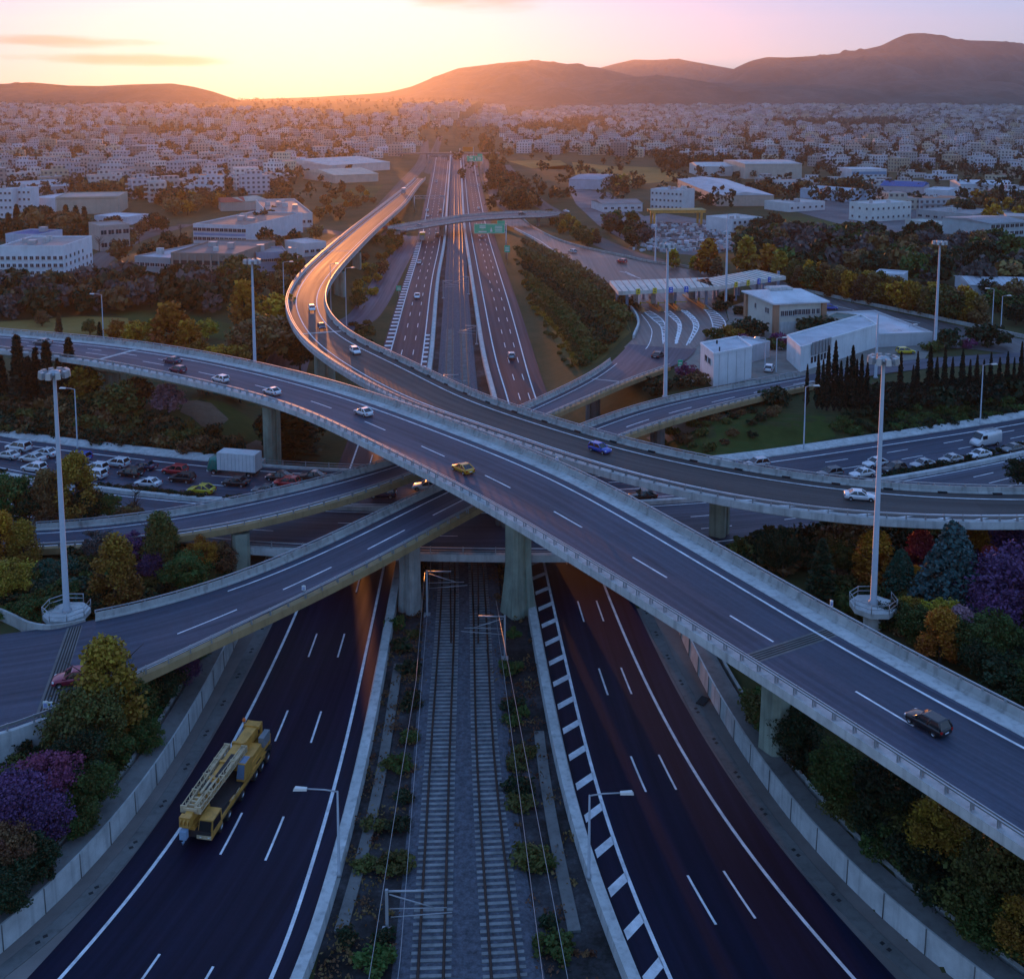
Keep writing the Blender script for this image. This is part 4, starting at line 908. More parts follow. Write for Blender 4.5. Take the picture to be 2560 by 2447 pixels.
for kind, col, x, y, lab in (
    ('suv', 'white', 46, 1125, 'white car at the far left of the jam, in the lane nearest the bushes'),
    ('sedan', 'offwhite', 20, 1144, 'pale sedan cut by the left edge of the picture in the jam'),
    ('suv', 'offwhite', 82, 1152, 'pale silver car in the middle lane of the jam, left of the tall mast'),
    ('suv', 'white', 114, 1139, 'white estate car just left of the tall mast in the jam'),
    ('hatch', 'white', 85, 1176, 'white hatchback beside the median wall left of the orange tree'),
    ('hatch', 'blue', 199, 1149, 'blue hatchback in the jam just right of the tall mast'),
    ('hatch', 'navy', 172, 1164, 'blue car half hidden behind the tall mast and the orange tree'),
    ('suv', 'white', 240, 1176, 'white car just above the top of the orange tree in the jam'),
    ('hatch', 'white', 236, 1193, 'white car mostly hidden behind the orange tree at the median wall'),
    ('suv', 'white', 293, 1164, 'white car alone in the far lane between the blue hatchback and the navy sedan'),
    ('sedan', 'navy', 361, 1171, 'navy sedan following the white car in the far lane of the jam'),
    ('hatch', 'black', 327, 1188, 'black hatchback in the middle lane beside the navy sedan'),
    ('hatch', 'red', 437, 1182, 'bright red hatchback in the jam ahead of the white lorry'),
    ('suv', 'black', 455, 1202, 'black car in the middle lane just below the bright red hatchback'),
    ('sedan', 'white', 370, 1214, 'white sedan beside the median shrubs, ahead of the yellow car'),
    ('coupe', 'yellow', 503, 1231, 'small yellow car behind the median shrubs'),
    ('sedan', 'black', 589, 1212, 'black sedan in the jam directly below the white lorry'),
    ('suv', 'black', 698, 1198, 'black car right behind the white lorry'),
    ('suv', 'black', 780, 1197, 'black car at the end of the jam where the slip road bridge covers the lanes'),
    ('hatch', 'red', 716, 1213, 'red car tucked behind the parapet of the slip road bridge'),
    ('sedan', 'grey', 664, 1231, 'grey car half hidden by the parapet of the slip road bridge'),
    ('suv', 'white', 1066, 1222, 'white car in the gap between the two slip road bridges'),
    ('hatch', 'navy', 958, 1241, 'dark blue car in the gap between the two slip road bridges'),
    ('suv', 'black', 1606, 1246, 'black car glimpsed between the diagonal flyover and the curving ramp'),
    ('sedan', 'white', 2448, 1142, 'white sedan right under the white van'),
    ('sedan', 'grey', 2531, 1127, 'grey sedan behind the median hedge at the right edge'),
    ('hatch', 'black', 2585, 1112, 'black car cut by the right edge of the picture'),
    ('sedan', 'silver', 2377, 1154, 'silver sedan behind the median hedge, two places ahead of the white van'),
    ('sedan', 'silver', 2306, 1166, 'silver sedan behind the median hedge nearer to the tall right mast'),
    ('hatch', 'black', 2233, 1178, 'black car just right of the tall right mast at the hedge'),
    ('suv', 'white', 2188, 1164, 'white car in the middle lane behind the tall right mast'),
    ('sedan', 'white', 2155, 1190, 'white sedan just left of the tall right mast'),
    ('hatch', 'grey', 2074, 1190, 'grey car partly behind the parapet of the curving ramp'),
    ('hatch', 'silver', 1891, 1166, 'pale car by the far kerb, mostly behind the parapet of the curving ramp')):
    car_on(BU, -1, ZB, kind, col, x, y, lab, g)
g = 'cars driving on the diagonal flyover'
for kind, col, x, y, lab in (
    ('hatch', 'black', 2318, 1818, 'black hatchback nearest to the camera on the diagonal flyover'),
    ('suv', 'gold', 1157, 1178, 'golden yellow car in the near lane at the crossing of the flyovers'),
    ('suv', 'white', 909, 1036, 'white car on the diagonal flyover directly ahead of the golden yellow car'),
    ('suv', 'white', 680, 984, 'white car in the near lane above the leftmost tall pier with a platform'),
    ('hatch', 'white', 551, 953, 'white hatchback following the purple cars on the diagonal flyover'),
    ('hatch', 'burgundy', 444, 929, 'dark purple hatchback in the near lane on the left of the diagonal flyover'),
    ('sedan', 'navy', 431, 906, 'dark blue sedan overtaking the dark purple hatchback'),
    ('sedan', 'grey', 107, 860, 'grey sedan at the far left end of the diagonal flyover')):
    car_on(A, -1, ZA, kind, col, x, y, lab, g)
g = 'cars on the curving ramp'
for kind, col, x, y, lab in (
    ('hatch', 'white', 780, 775, 'white car first in the bend of the curving ramp'),
    ('suv', 'navy', 804, 820, 'dark blue car in the bend of the curving ramp behind two white cars'),
    ('hatch', 'white', 888, 882, 'white car leaving the bend of the curving ramp'),
    ('hatch', 'blue', 1500, 1128, 'bright blue hatchback on the ramp by the row of black drain slots'),
    ('sedan', 'white', 2150, 1247, 'white saloon on the curving ramp just left of the tall right mast')):
    car_on(E, 1, 14.5, kind, col, x, y, lab, g)
g = 'cars on the far motorway'
for kind, col, x, y, lab in (
    ('hatch', 'silver', 1278, 893, 'silver car alone on the right carriageway beyond the flyovers'),
    ('suv', 'grey', 1203, 594, 'grey car under the large green sign'),
    ('sedan', 'white', 1196, 522, 'white car just beyond the thin overbridge on the right carriageway'),
    ('hatch', 'white', 1197, 464, 'white car in the middle distance of the right carriageway'),
    ('suv', 'silver', 1194, 438, 'silver car near the far green sign'),
    ('hatch', 'black', 1184, 432, 'black car in the left lane near the far green sign'),
    ('sedan', 'red', 1192, 417, 'red car just before the far green sign')):
    car_on(MR, 1, 0.02, kind, col, x, y, lab, g)
for kind, col, x, y, lab in (
    ('hatch', 'white', 1043, 744, 'white car alone on the left carriageway beyond the flyovers'),
    ('sedan', 'silver', 1048, 658, 'silver car beside the hatched taper on the left carriageway'),
    ('hatch', 'black', 1093, 590, 'black car just this side of the thin overbridge'),
    ('suv', 'white', 1068, 527, 'white car just beyond the thin overbridge on the left carriageway'),
    ('sedan', 'offwhite', 1069, 541, 'pale sedan about to go under the thin overbridge'),
    ('hatch', 'orange', 1101, 530, 'orange car in the fast lane beyond the thin overbridge'),
    ('hatch', 'silver', 1090, 455, 'silver car far off on the left carriageway')):
    car_on(ML, -1, 0.02, kind, col, x, y, lab, g)
car_on(FB, 1, 7.0, 'hatch', 'black', 1305, 537, 'black car crossing the right half of the thin overbridge', g)
car_on(FB, 1, 7.0, 'sedan', 'grey', 1050, 566, 'grey car crossing the left half of the thin overbridge', g)
car_on(C, -1, float(C.L[C.near(*at(188, 1702, 6.5)[:2])[0], 2]), 'hatch', 'maroon', 186, 1706, 'maroon hatchback coming down to the bottom left beside the autumn tree', 'cars by the slip roads')
def car_at(kind, col, sx, sy, rz, lab, grp='cars round the toll plaza'):
    p = G(sx, sy, 0.1); return make_car(kind, col, p, rz, lab, grp)
car_at('suv', 'black', 1646, 894, R(60), 'black car driving onto the toll lanes from the slip road')
car_at('hatch', 'blue', 2075, 774, R(-8), 'blue car behind the cream toll office')
car_at('sedan', 'black', 2140, 790, R(-10), 'black car right of the cream toll office')
car_at('sedan', 'navy', 2216, 804, R(-12), 'dark blue car farthest right on the exit road behind the toll office')
car_at('hatch', 'silver', 1431, 632, R(120), 'silver car on the broad approach left of the toll canopy')
car_at('hatch', 'red', 1554, 657, R(125), 'red car on the broad approach nearer to the toll canopy')
car_at('hatch', 'white', 1923, 927, R(70), 'white car parked beside the white cube building')
car_at('hatch', 'yellow', 2264, 884, R(5), 'yellow car parked right of the long white shed')
car_at('hatch', 'red', 966, 571, R(40), 'red car at the left end of the thin overbridge', 'cars on the far motorway')
car_at('suv', 'white', 1416, 530, R(-50), 'white car on the side road just right of the thin overbridge', 'cars on the far motorway')

# ---- van, lorries
def wheel_mb(r, w, m=0):
    mb = MB(); n = 16; v = []
    for yy, rr in ((-w / 2, r * .9), (-w / 2 + .05, r), (w / 2 - .05, r), (w / 2, r * .9)):
        for q in range(n): a = 2 * math.pi * q / n; v.append((rr * math.cos(a), yy, rr * math.sin(a)))
    mb.shared(v, [(i*n + q, i*n + (q+1) % n, (i+1)*n + (q+1) % n, (i+1)*n + q) for i in range(3) for q in range(n)] + [tuple(range(n)), tuple(range(3*n, 4*n))[::-1]], m, True)
    return mb
def add_wheels(t, xs, y, r, w=0.28):
    tm = rm = None
    for x in xs:
        for s in (-1, 1):
            if tm is None:
                o = wheel_mb(r, w).build('wheel', M_TYRE, t); tm = o.data; q = wheel_mb(r * .55, w * 1.05).build('rim', M_RIM, o); rm = q.data
            else:
                o = bpy.data.objects.new('wheel', tm); link(o, t); q = bpy.data.objects.new('rim', rm); link(q, o)
            o.location = (x, s * y, r)
p = at(2463, 1112, ZB + .012); t = empty('van', p, heading(BU, p, -1), 'white high-roofed van behind the black cars on the right side of the crossing motorway', 'van')
mb = MB(); hw = 1.0
sect = [(-2.75, .45, 2.45, .93), (-2.7, .35, 2.52, 1), (1.1, .32, 2.52, 1), (1.35, .32, 2.40, .98), (2.05, .32, 1.42, .97), (2.55, .34, 1.15, .94), (2.75, .42, .85, .84)]
v = []; n = 8
for x, zb, zt, w in sect:
    for y, z in ((-.95, 0), (-1, .15), (-.97, .7), (-.80, 1), (.80, 1), (.97, .7), (1, .15), (.95, 0)): v.append((x, y * hw * w, zb + z * (zt - zb)))
mb.shared(v, [(r*n+q, r*n+(q+1) % n, (r+1)*n+(q+1) % n, (r+1)*n+q) for r in range(len(sect)-1) for q in range(n)] + [tuple(range(n))[::-1], tuple(range((len(sect)-1)*n, len(sect)*n))], 0, True)
mb.build('body', paint('white', None), t)
mb = MB(); mb.hexa([(1.42, -.80, 2.30), (2.02, -.86, 1.46), (2.02, .86, 1.46), (1.42, .80, 2.30), (1.46, -.80, 2.36), (2.07, -.86, 1.50), (2.07, .86, 1.50), (1.46, .80, 2.36)]); mb.build('windscreen', M_GLASS, t)
for s in (-1, 1): mb = MB(); mb.box((1.1, s * .985, 1.45), (1.0, .05, .62)); mb.build('side_window', M_GLASS, t)
mb = MB()
for s in (-1, 1): mb.tube([(-2.4, s * .75, 2.62), (.9, s * .75, 2.62)], .04, 5)
for x in (-2.2, -1.3, -.4, .6): mb.tube([(x, -.8, 2.64), (x, .8, 2.64)], .035, 5); mb.box((x, -.75, 2.48), (.06, .06, .16)); mb.box((x, .75, 2.48), (.06, .06, .16))
mb.build('roof_rack', M_STEEL, t); add_wheels(t, (-1.7, 1.7), .88, .35)
p = at(582, 1184, ZB + .012); t = empty('lorry', p, heading(BU, p, -1), 'white box lorry with a green cab in the traffic jam', 'lorry')
mb = MB(); mb.box((-1.2, 0, .95), (6.4, 2.45, 2.75)); mb.box((-1.2, 0, 3.70), (6.3, 2.3, .05)); mb.build('cargo_box', mat('box_panel', (.62, .63, .64), .6, var=.1, scale=.8, dirt=.15), t)
mb = MB()
for x in np.arange(-4.2, 2.0, .62): mb.box((x, 0, .96), (.05, 2.49, 2.72))
mb.build('box_ribs', M_STEEL, t)
mb = MB(); v = []; sect = [(2.1, .7, 2.75, .9), (2.2, .6, 2.85, .98), (3.3, .55, 2.75, 1), (3.65, .55, 1.85, 1), (3.85, .6, 1.2, .96)]
for x, zb, zt, w in sect:
    for y, z in ((-.97, 0), (-1, .2), (-.97, .8), (-.85, 1), (.85, 1), (.97, .8), (1, .2), (.97, 0)): v.append((x, y * 1.08 * w, zb + z * (zt - zb)))
mb.shared(v, [(r*8+q, r*8+(q+1) % 8, (r+1)*8+(q+1) % 8, (r+1)*8+q) for r in range(4) for q in range(8)] + [tuple(range(8))[::-1], tuple(range(32, 40))], 0, True); mb.build('cab', paint('green', None), t)
mb = MB(); mb.hexa([(3.36, -.9, 2.62), (3.66, -.95, 1.86), (3.66, .95, 1.86), (3.36, .9, 2.62), (3.42, -.9, 2.65), (3.72, -.95, 1.88), (3.72, .95, 1.88), (3.42, .9, 2.65)]); mb.build('windscreen', M_GLASS, t)
mb = MB(); mb.box((-.6, 0, .55), (7.6, .9, .4)); mb.box((3.75, 0, .45), (.3, 2.1, .35), m=1); mb.build('chassis', [M_TRIM, paint('white', None)], t); add_wheels(t, (-3.2, 2.7), 1.0, .46)
def lorry_far(p, rz, col, lab, st_label='lorry', L_=8.0):
    t = empty('lorry', p, rz, lab, 'lorry')
    mb = MB(); mb.box((-1.0, 0, .95), (L_ - 2.2, 2.4, 2.6)); mb.box((-1, 0, 3.55), (L_ - 2.4, 2.2, .08)); mb.build('cargo_box', paint(col, None), t)
    mb = MB(); mb.hexa([(L_/2 - 1.9, -1.1, .6), (L_/2, -1.1, .6), (L_/2, 1.1, .6), (L_/2 - 1.9, 1.1, .6), (L_/2 - 1.8, -1.0, 2.7), (L_/2 - .4, -1.0, 2.7), (L_/2 - .4, 1.0, 2.7), (L_/2 - 1.8, 1.0, 2.7)]); mb.build('cab', paint('grey', None), t)
    add_wheels(t, (-L_ * .33, L_ * .33), .95, .45)
p = at(1009, 484, float(np.interp(484, [425, 505], [2.5, 7]))); lorry_far(p, heading(E, p, 1), 'silver', 'pale lorry starting up the far end of the curving ramp')
p = at(1056, 600, .03); lorry_far(p, heading(ML, p, -1), 'yellow', 'yellow lorry on the left carriageway coming out from under the thin overbridge')

# ---- mobile crane in the left carriageway
M_CR = mat('crane_yellow', (0.62, 0.30, 0.058), 0.45, 0.1, var=.22, scale=.9, dirt=.3)
M_CR_P = mat('crane_pale', (0.60, 0.44, 0.26), 0.6, var=.25, scale=1.5, dirt=.25)
M_CR_D = mat('crane_dark', (0.03, 0.025, 0.025), 0.7, var=.3, scale=2)
p = at(556, 2000, 0.03); q0, q1 = at(640, 1895, .03), at(500, 2098, .03); crz = math.atan2((q1 - q0).y, (q1 - q0).x)
t = empty('mobile_crane', (q0 + q1) / 2, crz, 'yellow mobile crane truck with folded boom driving towards the camera on the left carriageway', 'crane')
HL = 6.6                                                        # half length
mb = MB(); mb.box((0, 0, .75), (2 * HL, 2.7, .55)); mb.box((-.2, 0, 1.3), (2 * HL - 1.2, 2.2, .12))
for s in (-1, 1):
    mb.box((0.4, s * 1.36, 1.02), (2 * HL - 2.6, .12, .32), m=1)
    for x in (-4.7, -2.6, 2.0): mb.box((x, s * 1.28, 1.32), (.9, .3, .1), m=1)
mb.build('chassis', [M_CR_D, M_CR], t)
mb = MB(); mb.hexa([(4.5, .1, .8), (6.6, .1, .65), (6.6, 1.45, .65), (4.5, 1.45, .8), (4.5, .15, 2.2), (6.15, .15, 2.15), (6.15, 1.4, 2.15), (4.5, 1.4, 2.2)]); mb.box((6.62, .75, .7), (.1, 1.3, .3), m=1); c = mb.build('cab', [M_CR, M_CR_P], t)
mb = MB(); mb.hexa([(6.24, .25, 2.08), (6.52, .25, 1.2), (6.52, 1.32, 1.2), (6.24, 1.32, 2.08), (6.30, .25, 2.1), (6.58, .25, 1.22), (6.58, 1.32, 1.22), (6.30, 1.32, 2.1)]); mb.hexa([(4.8, 1.44, 1.35), (6.3, 1.46, 1.35), (6.3, 1.49, 1.35), (4.8, 1.47, 1.35), (4.8, 1.40, 2.05), (6.1, 1.40, 2.05), (6.1, 1.45, 2.05), (4.8, 1.45, 2.05)]); mb.build('windscreen', M_GLASS, c)
for s, y in ((0, .45), (1, 1.2)): mb = MB(); mb.lathe([(.12, 0), (.12, .06)], (6.6, y, .85), 10); mb.build('headlight', M_LAMP, t)
mb = MB(); mb.box((4.9, -.75, 1.3), (3.0, 1.1, .35)); mb.box((5.9, -.75, .75), (1.2, 1.2, .6)); mb.build('engine_deck', M_CR, t)
add_wheels(t, (-5.6, -4.2, -2.8, .2, 3.0, 4.6), 1.18, .62, .42)
mb = MB(); mb.box((-3.9, 0, 1.45), (4.4, 2.5, .5)); mb.box((-3.2, .0, 1.9), (3.0, 2.3, .55)); mb.box((-5.6, 1.05, 1.9), (1.5, .55, 1.0), m=1); mb.box((-5.6, -1.05, 1.9), (1.5, .55, 1.0), m=1); mb.box((-6.3, 0, 1.5), (.5, 2.6, .9)); mb.build('superstructure', [M_CR, mat('grey_panel', (.2, .21, .22), .6)], t)
mb = MB(); mb.hexa([(-1.9, .62, 1.5), (-.2, .62, 1.5), (-.2, 1.42, 1.5), (-1.9, 1.42, 1.5), (-1.9, .66, 3.0), (-.55, .66, 3.0), (-.55, 1.38, 3.0), (-1.9, 1.38, 3.0)]); oc = mb.build('operator_cab', M_CR, t)
mb = MB(); mb.hexa([(-.50, .70, 2.95), (-.17, .66, 1.75), (-.17, 1.38, 1.75), (-.50, 1.34, 2.95), (-.46, .70, 2.97), (-.13, .66, 1.77), (-.13, 1.38, 1.77), (-.46, 1.34, 2.97)]); mb.box((-1.2, 1.02, 3.0), (1.1, .62, .03)); mb.build('cab_glass', mat('blue_glass', (.10, .16, .24), .08, var=0), oc)
bm_ = MB(); bm_.hexa([(-6.0, -.85, 2.35), (6.9, -1.05, 2.0), (6.9, -.35, 2.0), (-6.0, .25, 2.35), (-6.0, -.85, 3.35), (6.9, -1.0, 2.75), (6.9, -.4, 2.75), (-6.0, .25, 3.35)])
for x in (-5.9, -3.2, -.4, 1.9, 4.0): bm_.box((x, -.5, 3.42 - (x + 6) * .046 - .95), (.28, 1.25 - (x + 6) * .03, 1.0))
bm_.box((-6.2, -.3, 3.2), (.9, 1.5, .25)); bm_.box((-6.5, -.95, 2.2), (.25, .2, 1.3)); bm_.box((-6.5, .35, 2.2), (.25, .2, 1.3))
bm_.build('boom', M_CR, t)
mb = MB(); mb.box((.2, -.15, 3.18), (3.4, .55, .06)); mb.box((3.0, -.5, 2.98), (.9, .9, .12)); mb.box((-6.35, -.3, 2.3), (.4, 1.0, .85)); mb.build('boom_recess', M_CR_D, t)
for y0, y1 in ((-1.35, -1.35), (.35, -.05)):                    # lattice fly jib folded along both sides of the boom
    mb = MB(); a = [Vector((x, (y0 + (y1 - y0) * (x + 2.6) / 8.6), 2.9 - (x + 2.6) * .04)) for x in np.linspace(-2.6, 6.0, 13)]
    for dy in (-.22, .22):
        for dz in (0, .5): mb.tube([q + Vector((0, dy, dz)) for q in a], .055, 5)
    for i in range(12):
        for u, w in (((-.22, 0), (.22, .0)), ((-.22, .5), (.22, .5)), ((-.22, 0), (-.22, .5)), ((.22, .5), (.22, 0))):
            mb.tube([a[i] + Vector((0, u[0], u[1])), a[i + 1] + Vector((0, w[0], w[1]))], .035, 4)
    for i in range(0, 13, 3): mb.box(a[i] + Vector((0, 0, -.05)), (.12, .6, .62))
    mb.hexa([a[0] + Vector((0, -.16, .1)), a[5] + Vector((0, -.16, .1)), a[5] + Vector((0, .16, .1)), a[0] + Vector((0, .16, .1)), a[0] + Vector((0, -.16, .44)), a[5] + Vector((0, -.16, .44)), a[5] + Vector((0, .16, .44)), a[0] + Vector((0, .16, .44))])
    mb.build('lattice_jib', M_CR_P, t)
mb = MB()
for x0, x1, y, z in ((1.6, 4.2, -.75, 3.0), (1.6, 4.2, -.25, 3.0), (3.6, 5.6, -.5, 2.9)): mb.tube([(x0, y, z), (x1, y * .9, z + .12)], .13, 8)
for x in (4.6, 5.1, 5.6, 6.1): mb.box((x, -.7, 2.75), (.16, 1.3, .25))
mb.build('luffing_rams', M_CR_P, t)
mb = MB(); mb.box((6.9, -.7, 1.95), (.55, 1.0, .9)); 
for y in (-1.05, -.7, -.35):
    w_ = wheel_mb(.36, .12); mb.shared([(a + 7.0, b + y, c_ + 2.4) for a, b, c_ in w_.v], w_.f, 0, True)
mb.build('boom_head', M_CR, t)
mb = MB(); mb.box((7.35, -.7, 1.1), (.5, .6, .75)); mb.tube([(7.35, -.7, 1.1), (7.4, -.7, .8), (7.6, -.7, .75), (7.65, -.7, .95)], .08, 6); mb.build('hook_block', mat('hook_blue', (.25, .36, .5), .5, var=.2), t)
mb = MB(); mb.tube([(-6.3, -1.25, 1.6), (-6.3, -1.3, 3.5)], .06, 6); mb.lathe([(.16, 0), (.18, .15), (.1, .32)], (-6.3, -1.3, 3.5), 10, 1); mb.build('beacon', [M_CR_D, mat('beacon_orange', (.8, .16, .02), .3, var=0)], t)
mb = MB()
for s in (-1.5, 1.5):
    for x in (1.2, 2.2): mb.tube([(x, s * .85, 1.3), (x, s * 1.05, 1.9), (x + .5, s * 1.05, 1.9), (x + .5, s * .85, 1.3)], .04, 5)
mb.build('handrail', M_CR_P, t)
# ------------------------------------------------------------------ lighting masts, street lamps, signs
M_LENS = mat('lamp_glass', (0.72, 0.70, 0.66), 0.25, var=0)
FLOOD = {}
def high_mast(sx, sy, top, zb, lab, platform=False, head=True, r=0.35, scale=.58, sxt=None):
    b = at(sx, sy, zb); h = HCAM + ray(sx, top).z * b.y - zb
    t = empty('light_mast', b, 0, lab, 'light mast', 'high lighting masts')
    mb = MB(); mb.lathe([(r * 1.5, 0), (r * 1.5, .35), (r, .4), (r * .5, h), (r * .3, h + .05)], n=14); mb.build('pole', M_POLE, t)
    if head:
        mb = MB(); mb.lathe([(.25, 0), (.6, .1), (.6, .6), (.25, .75)], (0, 0, h - .7), 12)
        for k in range(10):
            a = 2 * math.pi * k / 10; mb.tube([(.8 * math.cos(a), .8 * math.sin(a), h - .3), (2.0 * scale * math.cos(a), 2.0 * scale * math.sin(a), h - .25)], .06, 5)
        v = []; n = 20
        mb.tube([(2.0 * scale * math.cos(2 * math.pi * k / n), 2.0 * scale * math.sin(2 * math.pi * k / n), h - .28) for k in range(n + 1)], .07, 5); mb.build('crown_ring', M_STEEL, t)
        for k in range(10):
            a = 2 * math.pi * (k + .5) / 10
            if scale not in FLOOD:
                f = MB(); q = .62 * scale; f.hexa([(-q * .6, -q * .8, -.35), (q * .9, -q * .8, -.5), (q * .9, q * .8, -.5), (-q * .6, q * .8, -.35), (-q * .4, -q * .6, .25), (q * .7, -q * .7, .2), (q * .7, q * .7, .2), (-q * .4, q * .6, .25)]); f.box((q * .15, 0, -.52), (q * 1.2, q * 1.3, .06), m=1)
                o = f.build('floodlight', [M_STEEL, M_LENS], t); FLOOD[scale] = o.data
            else: o = bpy.data.objects.new('floodlight', FLOOD[scale]); link(o, t)
            o.location = (2.3 * scale * math.cos(a), 2.3 * scale * math.sin(a), h - .2); o.rotation_euler = (0, 0, a)
    if platform:
        R_ = 2.5; pts = [(R_ * math.cos(2 * math.pi * (k + .5) / 8), R_ * math.sin(2 * math.pi * (k + .5) / 8)) for k in range(8)]
        mb = MB(); mb.prism(pts, -.55, 0.02); mb.lathe([(1.0, 0), (1.0, 4.0)], (0, 0, -4.5), 12); mb.build('platform', M_CONC_L, t)
        mb = MB()
        for z in (.5, 1.0): mb.tube([(*p, z) for p in pts[1:] + pts[:1]], .05, 5)
        for p in pts: mb.tube([(*p, 0), (*p, 1.05)], .05, 5)
        mb.build('railing', M_STEEL, t)
        if platform == 2:
            mb = MB(); mb.hexa([(2.2, -.6, -.5), (8.0, -3.6, -2.6), (8.4, -2.4, -2.6), (2.4, .7, -.5), (2.2, -.6, -.35), (8.0, -3.6, -2.4), (8.4, -2.4, -2.4), (2.4, .7, -.35)]); mb.build('access_ramp', M_CONC_D, t)
    return t
high_mast(167, 1528, 925, 7.0, 'tall pale light mast on a round railed platform at the lower left', 1)
high_mast(2183, 1510, 890, 8.6, 'tall light mast on a round railed platform among colourful trees at the right', 2)
high_mast(640, 1000, 648, 8.0, 'light mast rising behind the diagonal flyover left of the orange bend', r=.36)
high_mast(1663, 993, 608, 8.5, 'light mast standing in front of the toll canopy, its foot by the slip road', r=.38)
high_mast(1814, 766, 535, 8.0, 'light mast between the toll canopy and the cream toll office', r=.36, head=False)
high_mast(2337, 874, 602, 8.0, 'light mast on the right beside the exit road with dark evergreen behind', r=.36)
high_mast(1638, 655, 540, 8.0, 'plain slim mast left of the yellow trees beyond the toll approach', head=False, r=.3)
high_mast(2189, 945, 785, 8.0, 'plain slim mast just behind the second tall light mast at the long white shed', head=False, r=.3)
def street_lamp(sx, sy, top, zb, arm, lab, r=0.11, a=None):
    b = at(sx, sy, zb) if zb is not None else G(sx, sy); h = HCAM + ray(sx, top).z * b.y - b.z
    t = empty('street_lamp', b, 0, lab, 'street lamp', 'street lamps')
    mb = MB(); mb.lathe([(r * 1.9, -.1), (r * 1.9, .25), (r * 1.2, .3), (r * .7, h)], n=10); mb.tube([(0, 0, h - .05), (arm * .4, 0, h + .12), (arm, 0, h + .2)], r * .55, 6); mb.build('post', M_POLE, t)
    s = 1 if arm > 0 else -1
    mb = MB(); mb.hexa([(arm - .15 * s, -.16, h + .1), (arm + .95 * s, -.2, h + .12), (arm + .95 * s, .2, h + .12), (arm - .15 * s, .16, h + .1), (arm - .15 * s, -.12, h + .28), (arm + .8 * s, -.16, h + .34), (arm + .8 * s, .16, h + .34), (arm - .15 * s, .12, h + .28)]); mb.build('lamp_head', M_LENS, t)
for a in ((848, 2186, 1976, .95, -2.6, 'street lamp on the left crash barrier leaning its head over the left carriageway'),
          (1472, 2192, 1986, .95, 2.6, 'street lamp on the right crash barrier with its head over the right carriageway'),
          (194, 1120, 972, 5.6, -1.6, 'slim lamp post behind the traffic jam just right of the tall left mast'),
          (2009, 1124, 966, 5.6, 1.4, 'slim lamp post on the far kerb of the crossing motorway below the cypresses'),
          (2450, 1060, 912, 5.6, 1.6, 'slim lamp post on the far kerb of the crossing motorway near the right edge'),
          (259, 850, 736, 8, -1.8, 'old lamp post in the dry grass behind the left end of the diagonal flyover'),
          (745, 700, 620, 7, -2.0, 'lamp post left of the orange bend beside the shrubs'),
          (711, 785, 655, 7, 1.8, 'lamp post hidden low behind the outer edge of the orange bend'),
          (828, 800, 660, 3, 1.6, 'lamp post in the triangle between the curving ramp and the motorway'),
          (866, 815, 670, 2, 1.6, 'lamp post on the grass inside the bend of the ramp'),
          (1912, 925, 845, 8, -1.4, 'small yard lamp by the white cube building'), (1940, 930, 845, 8, 1.2, 'second yard lamp between the white cube building and the long white shed'),
          (2252, 855, 825, 8, -1.0, 'short yard lamp behind the long white shed'), (2272, 845, 812, 8, 1.0, 'short yard lamp on the forecourt right of the long white shed'),
          (2480, 818, 722, 8, -1.2, 'lamp post beyond the exit road at the right, left one of a close pair'), (2502, 822, 740, 8, 1.2, 'lamp post beyond the exit road at the right, right one of a close pair')):
    street_lamp(*a)
M_SIGN_G = mat('sign_green', (0.0, 0.50, 0.26), 0.45, var=.05)
M_SIGN_W = mat('sign_white', (0.75, 0.77, 0.70), 0.5, var=.05)
M_SIGN_Y = mat('sign_yellow', (0.70, 0.52, 0.05), 0.5, var=.05)
M_SIGN_B = mat('sign_blue', (0.03, 0.12, 0.55), 0.5, var=.05)
M_SIGN_O = mat('sign_orange', (0.62, 0.16, 0.01), 0.5, var=.05)
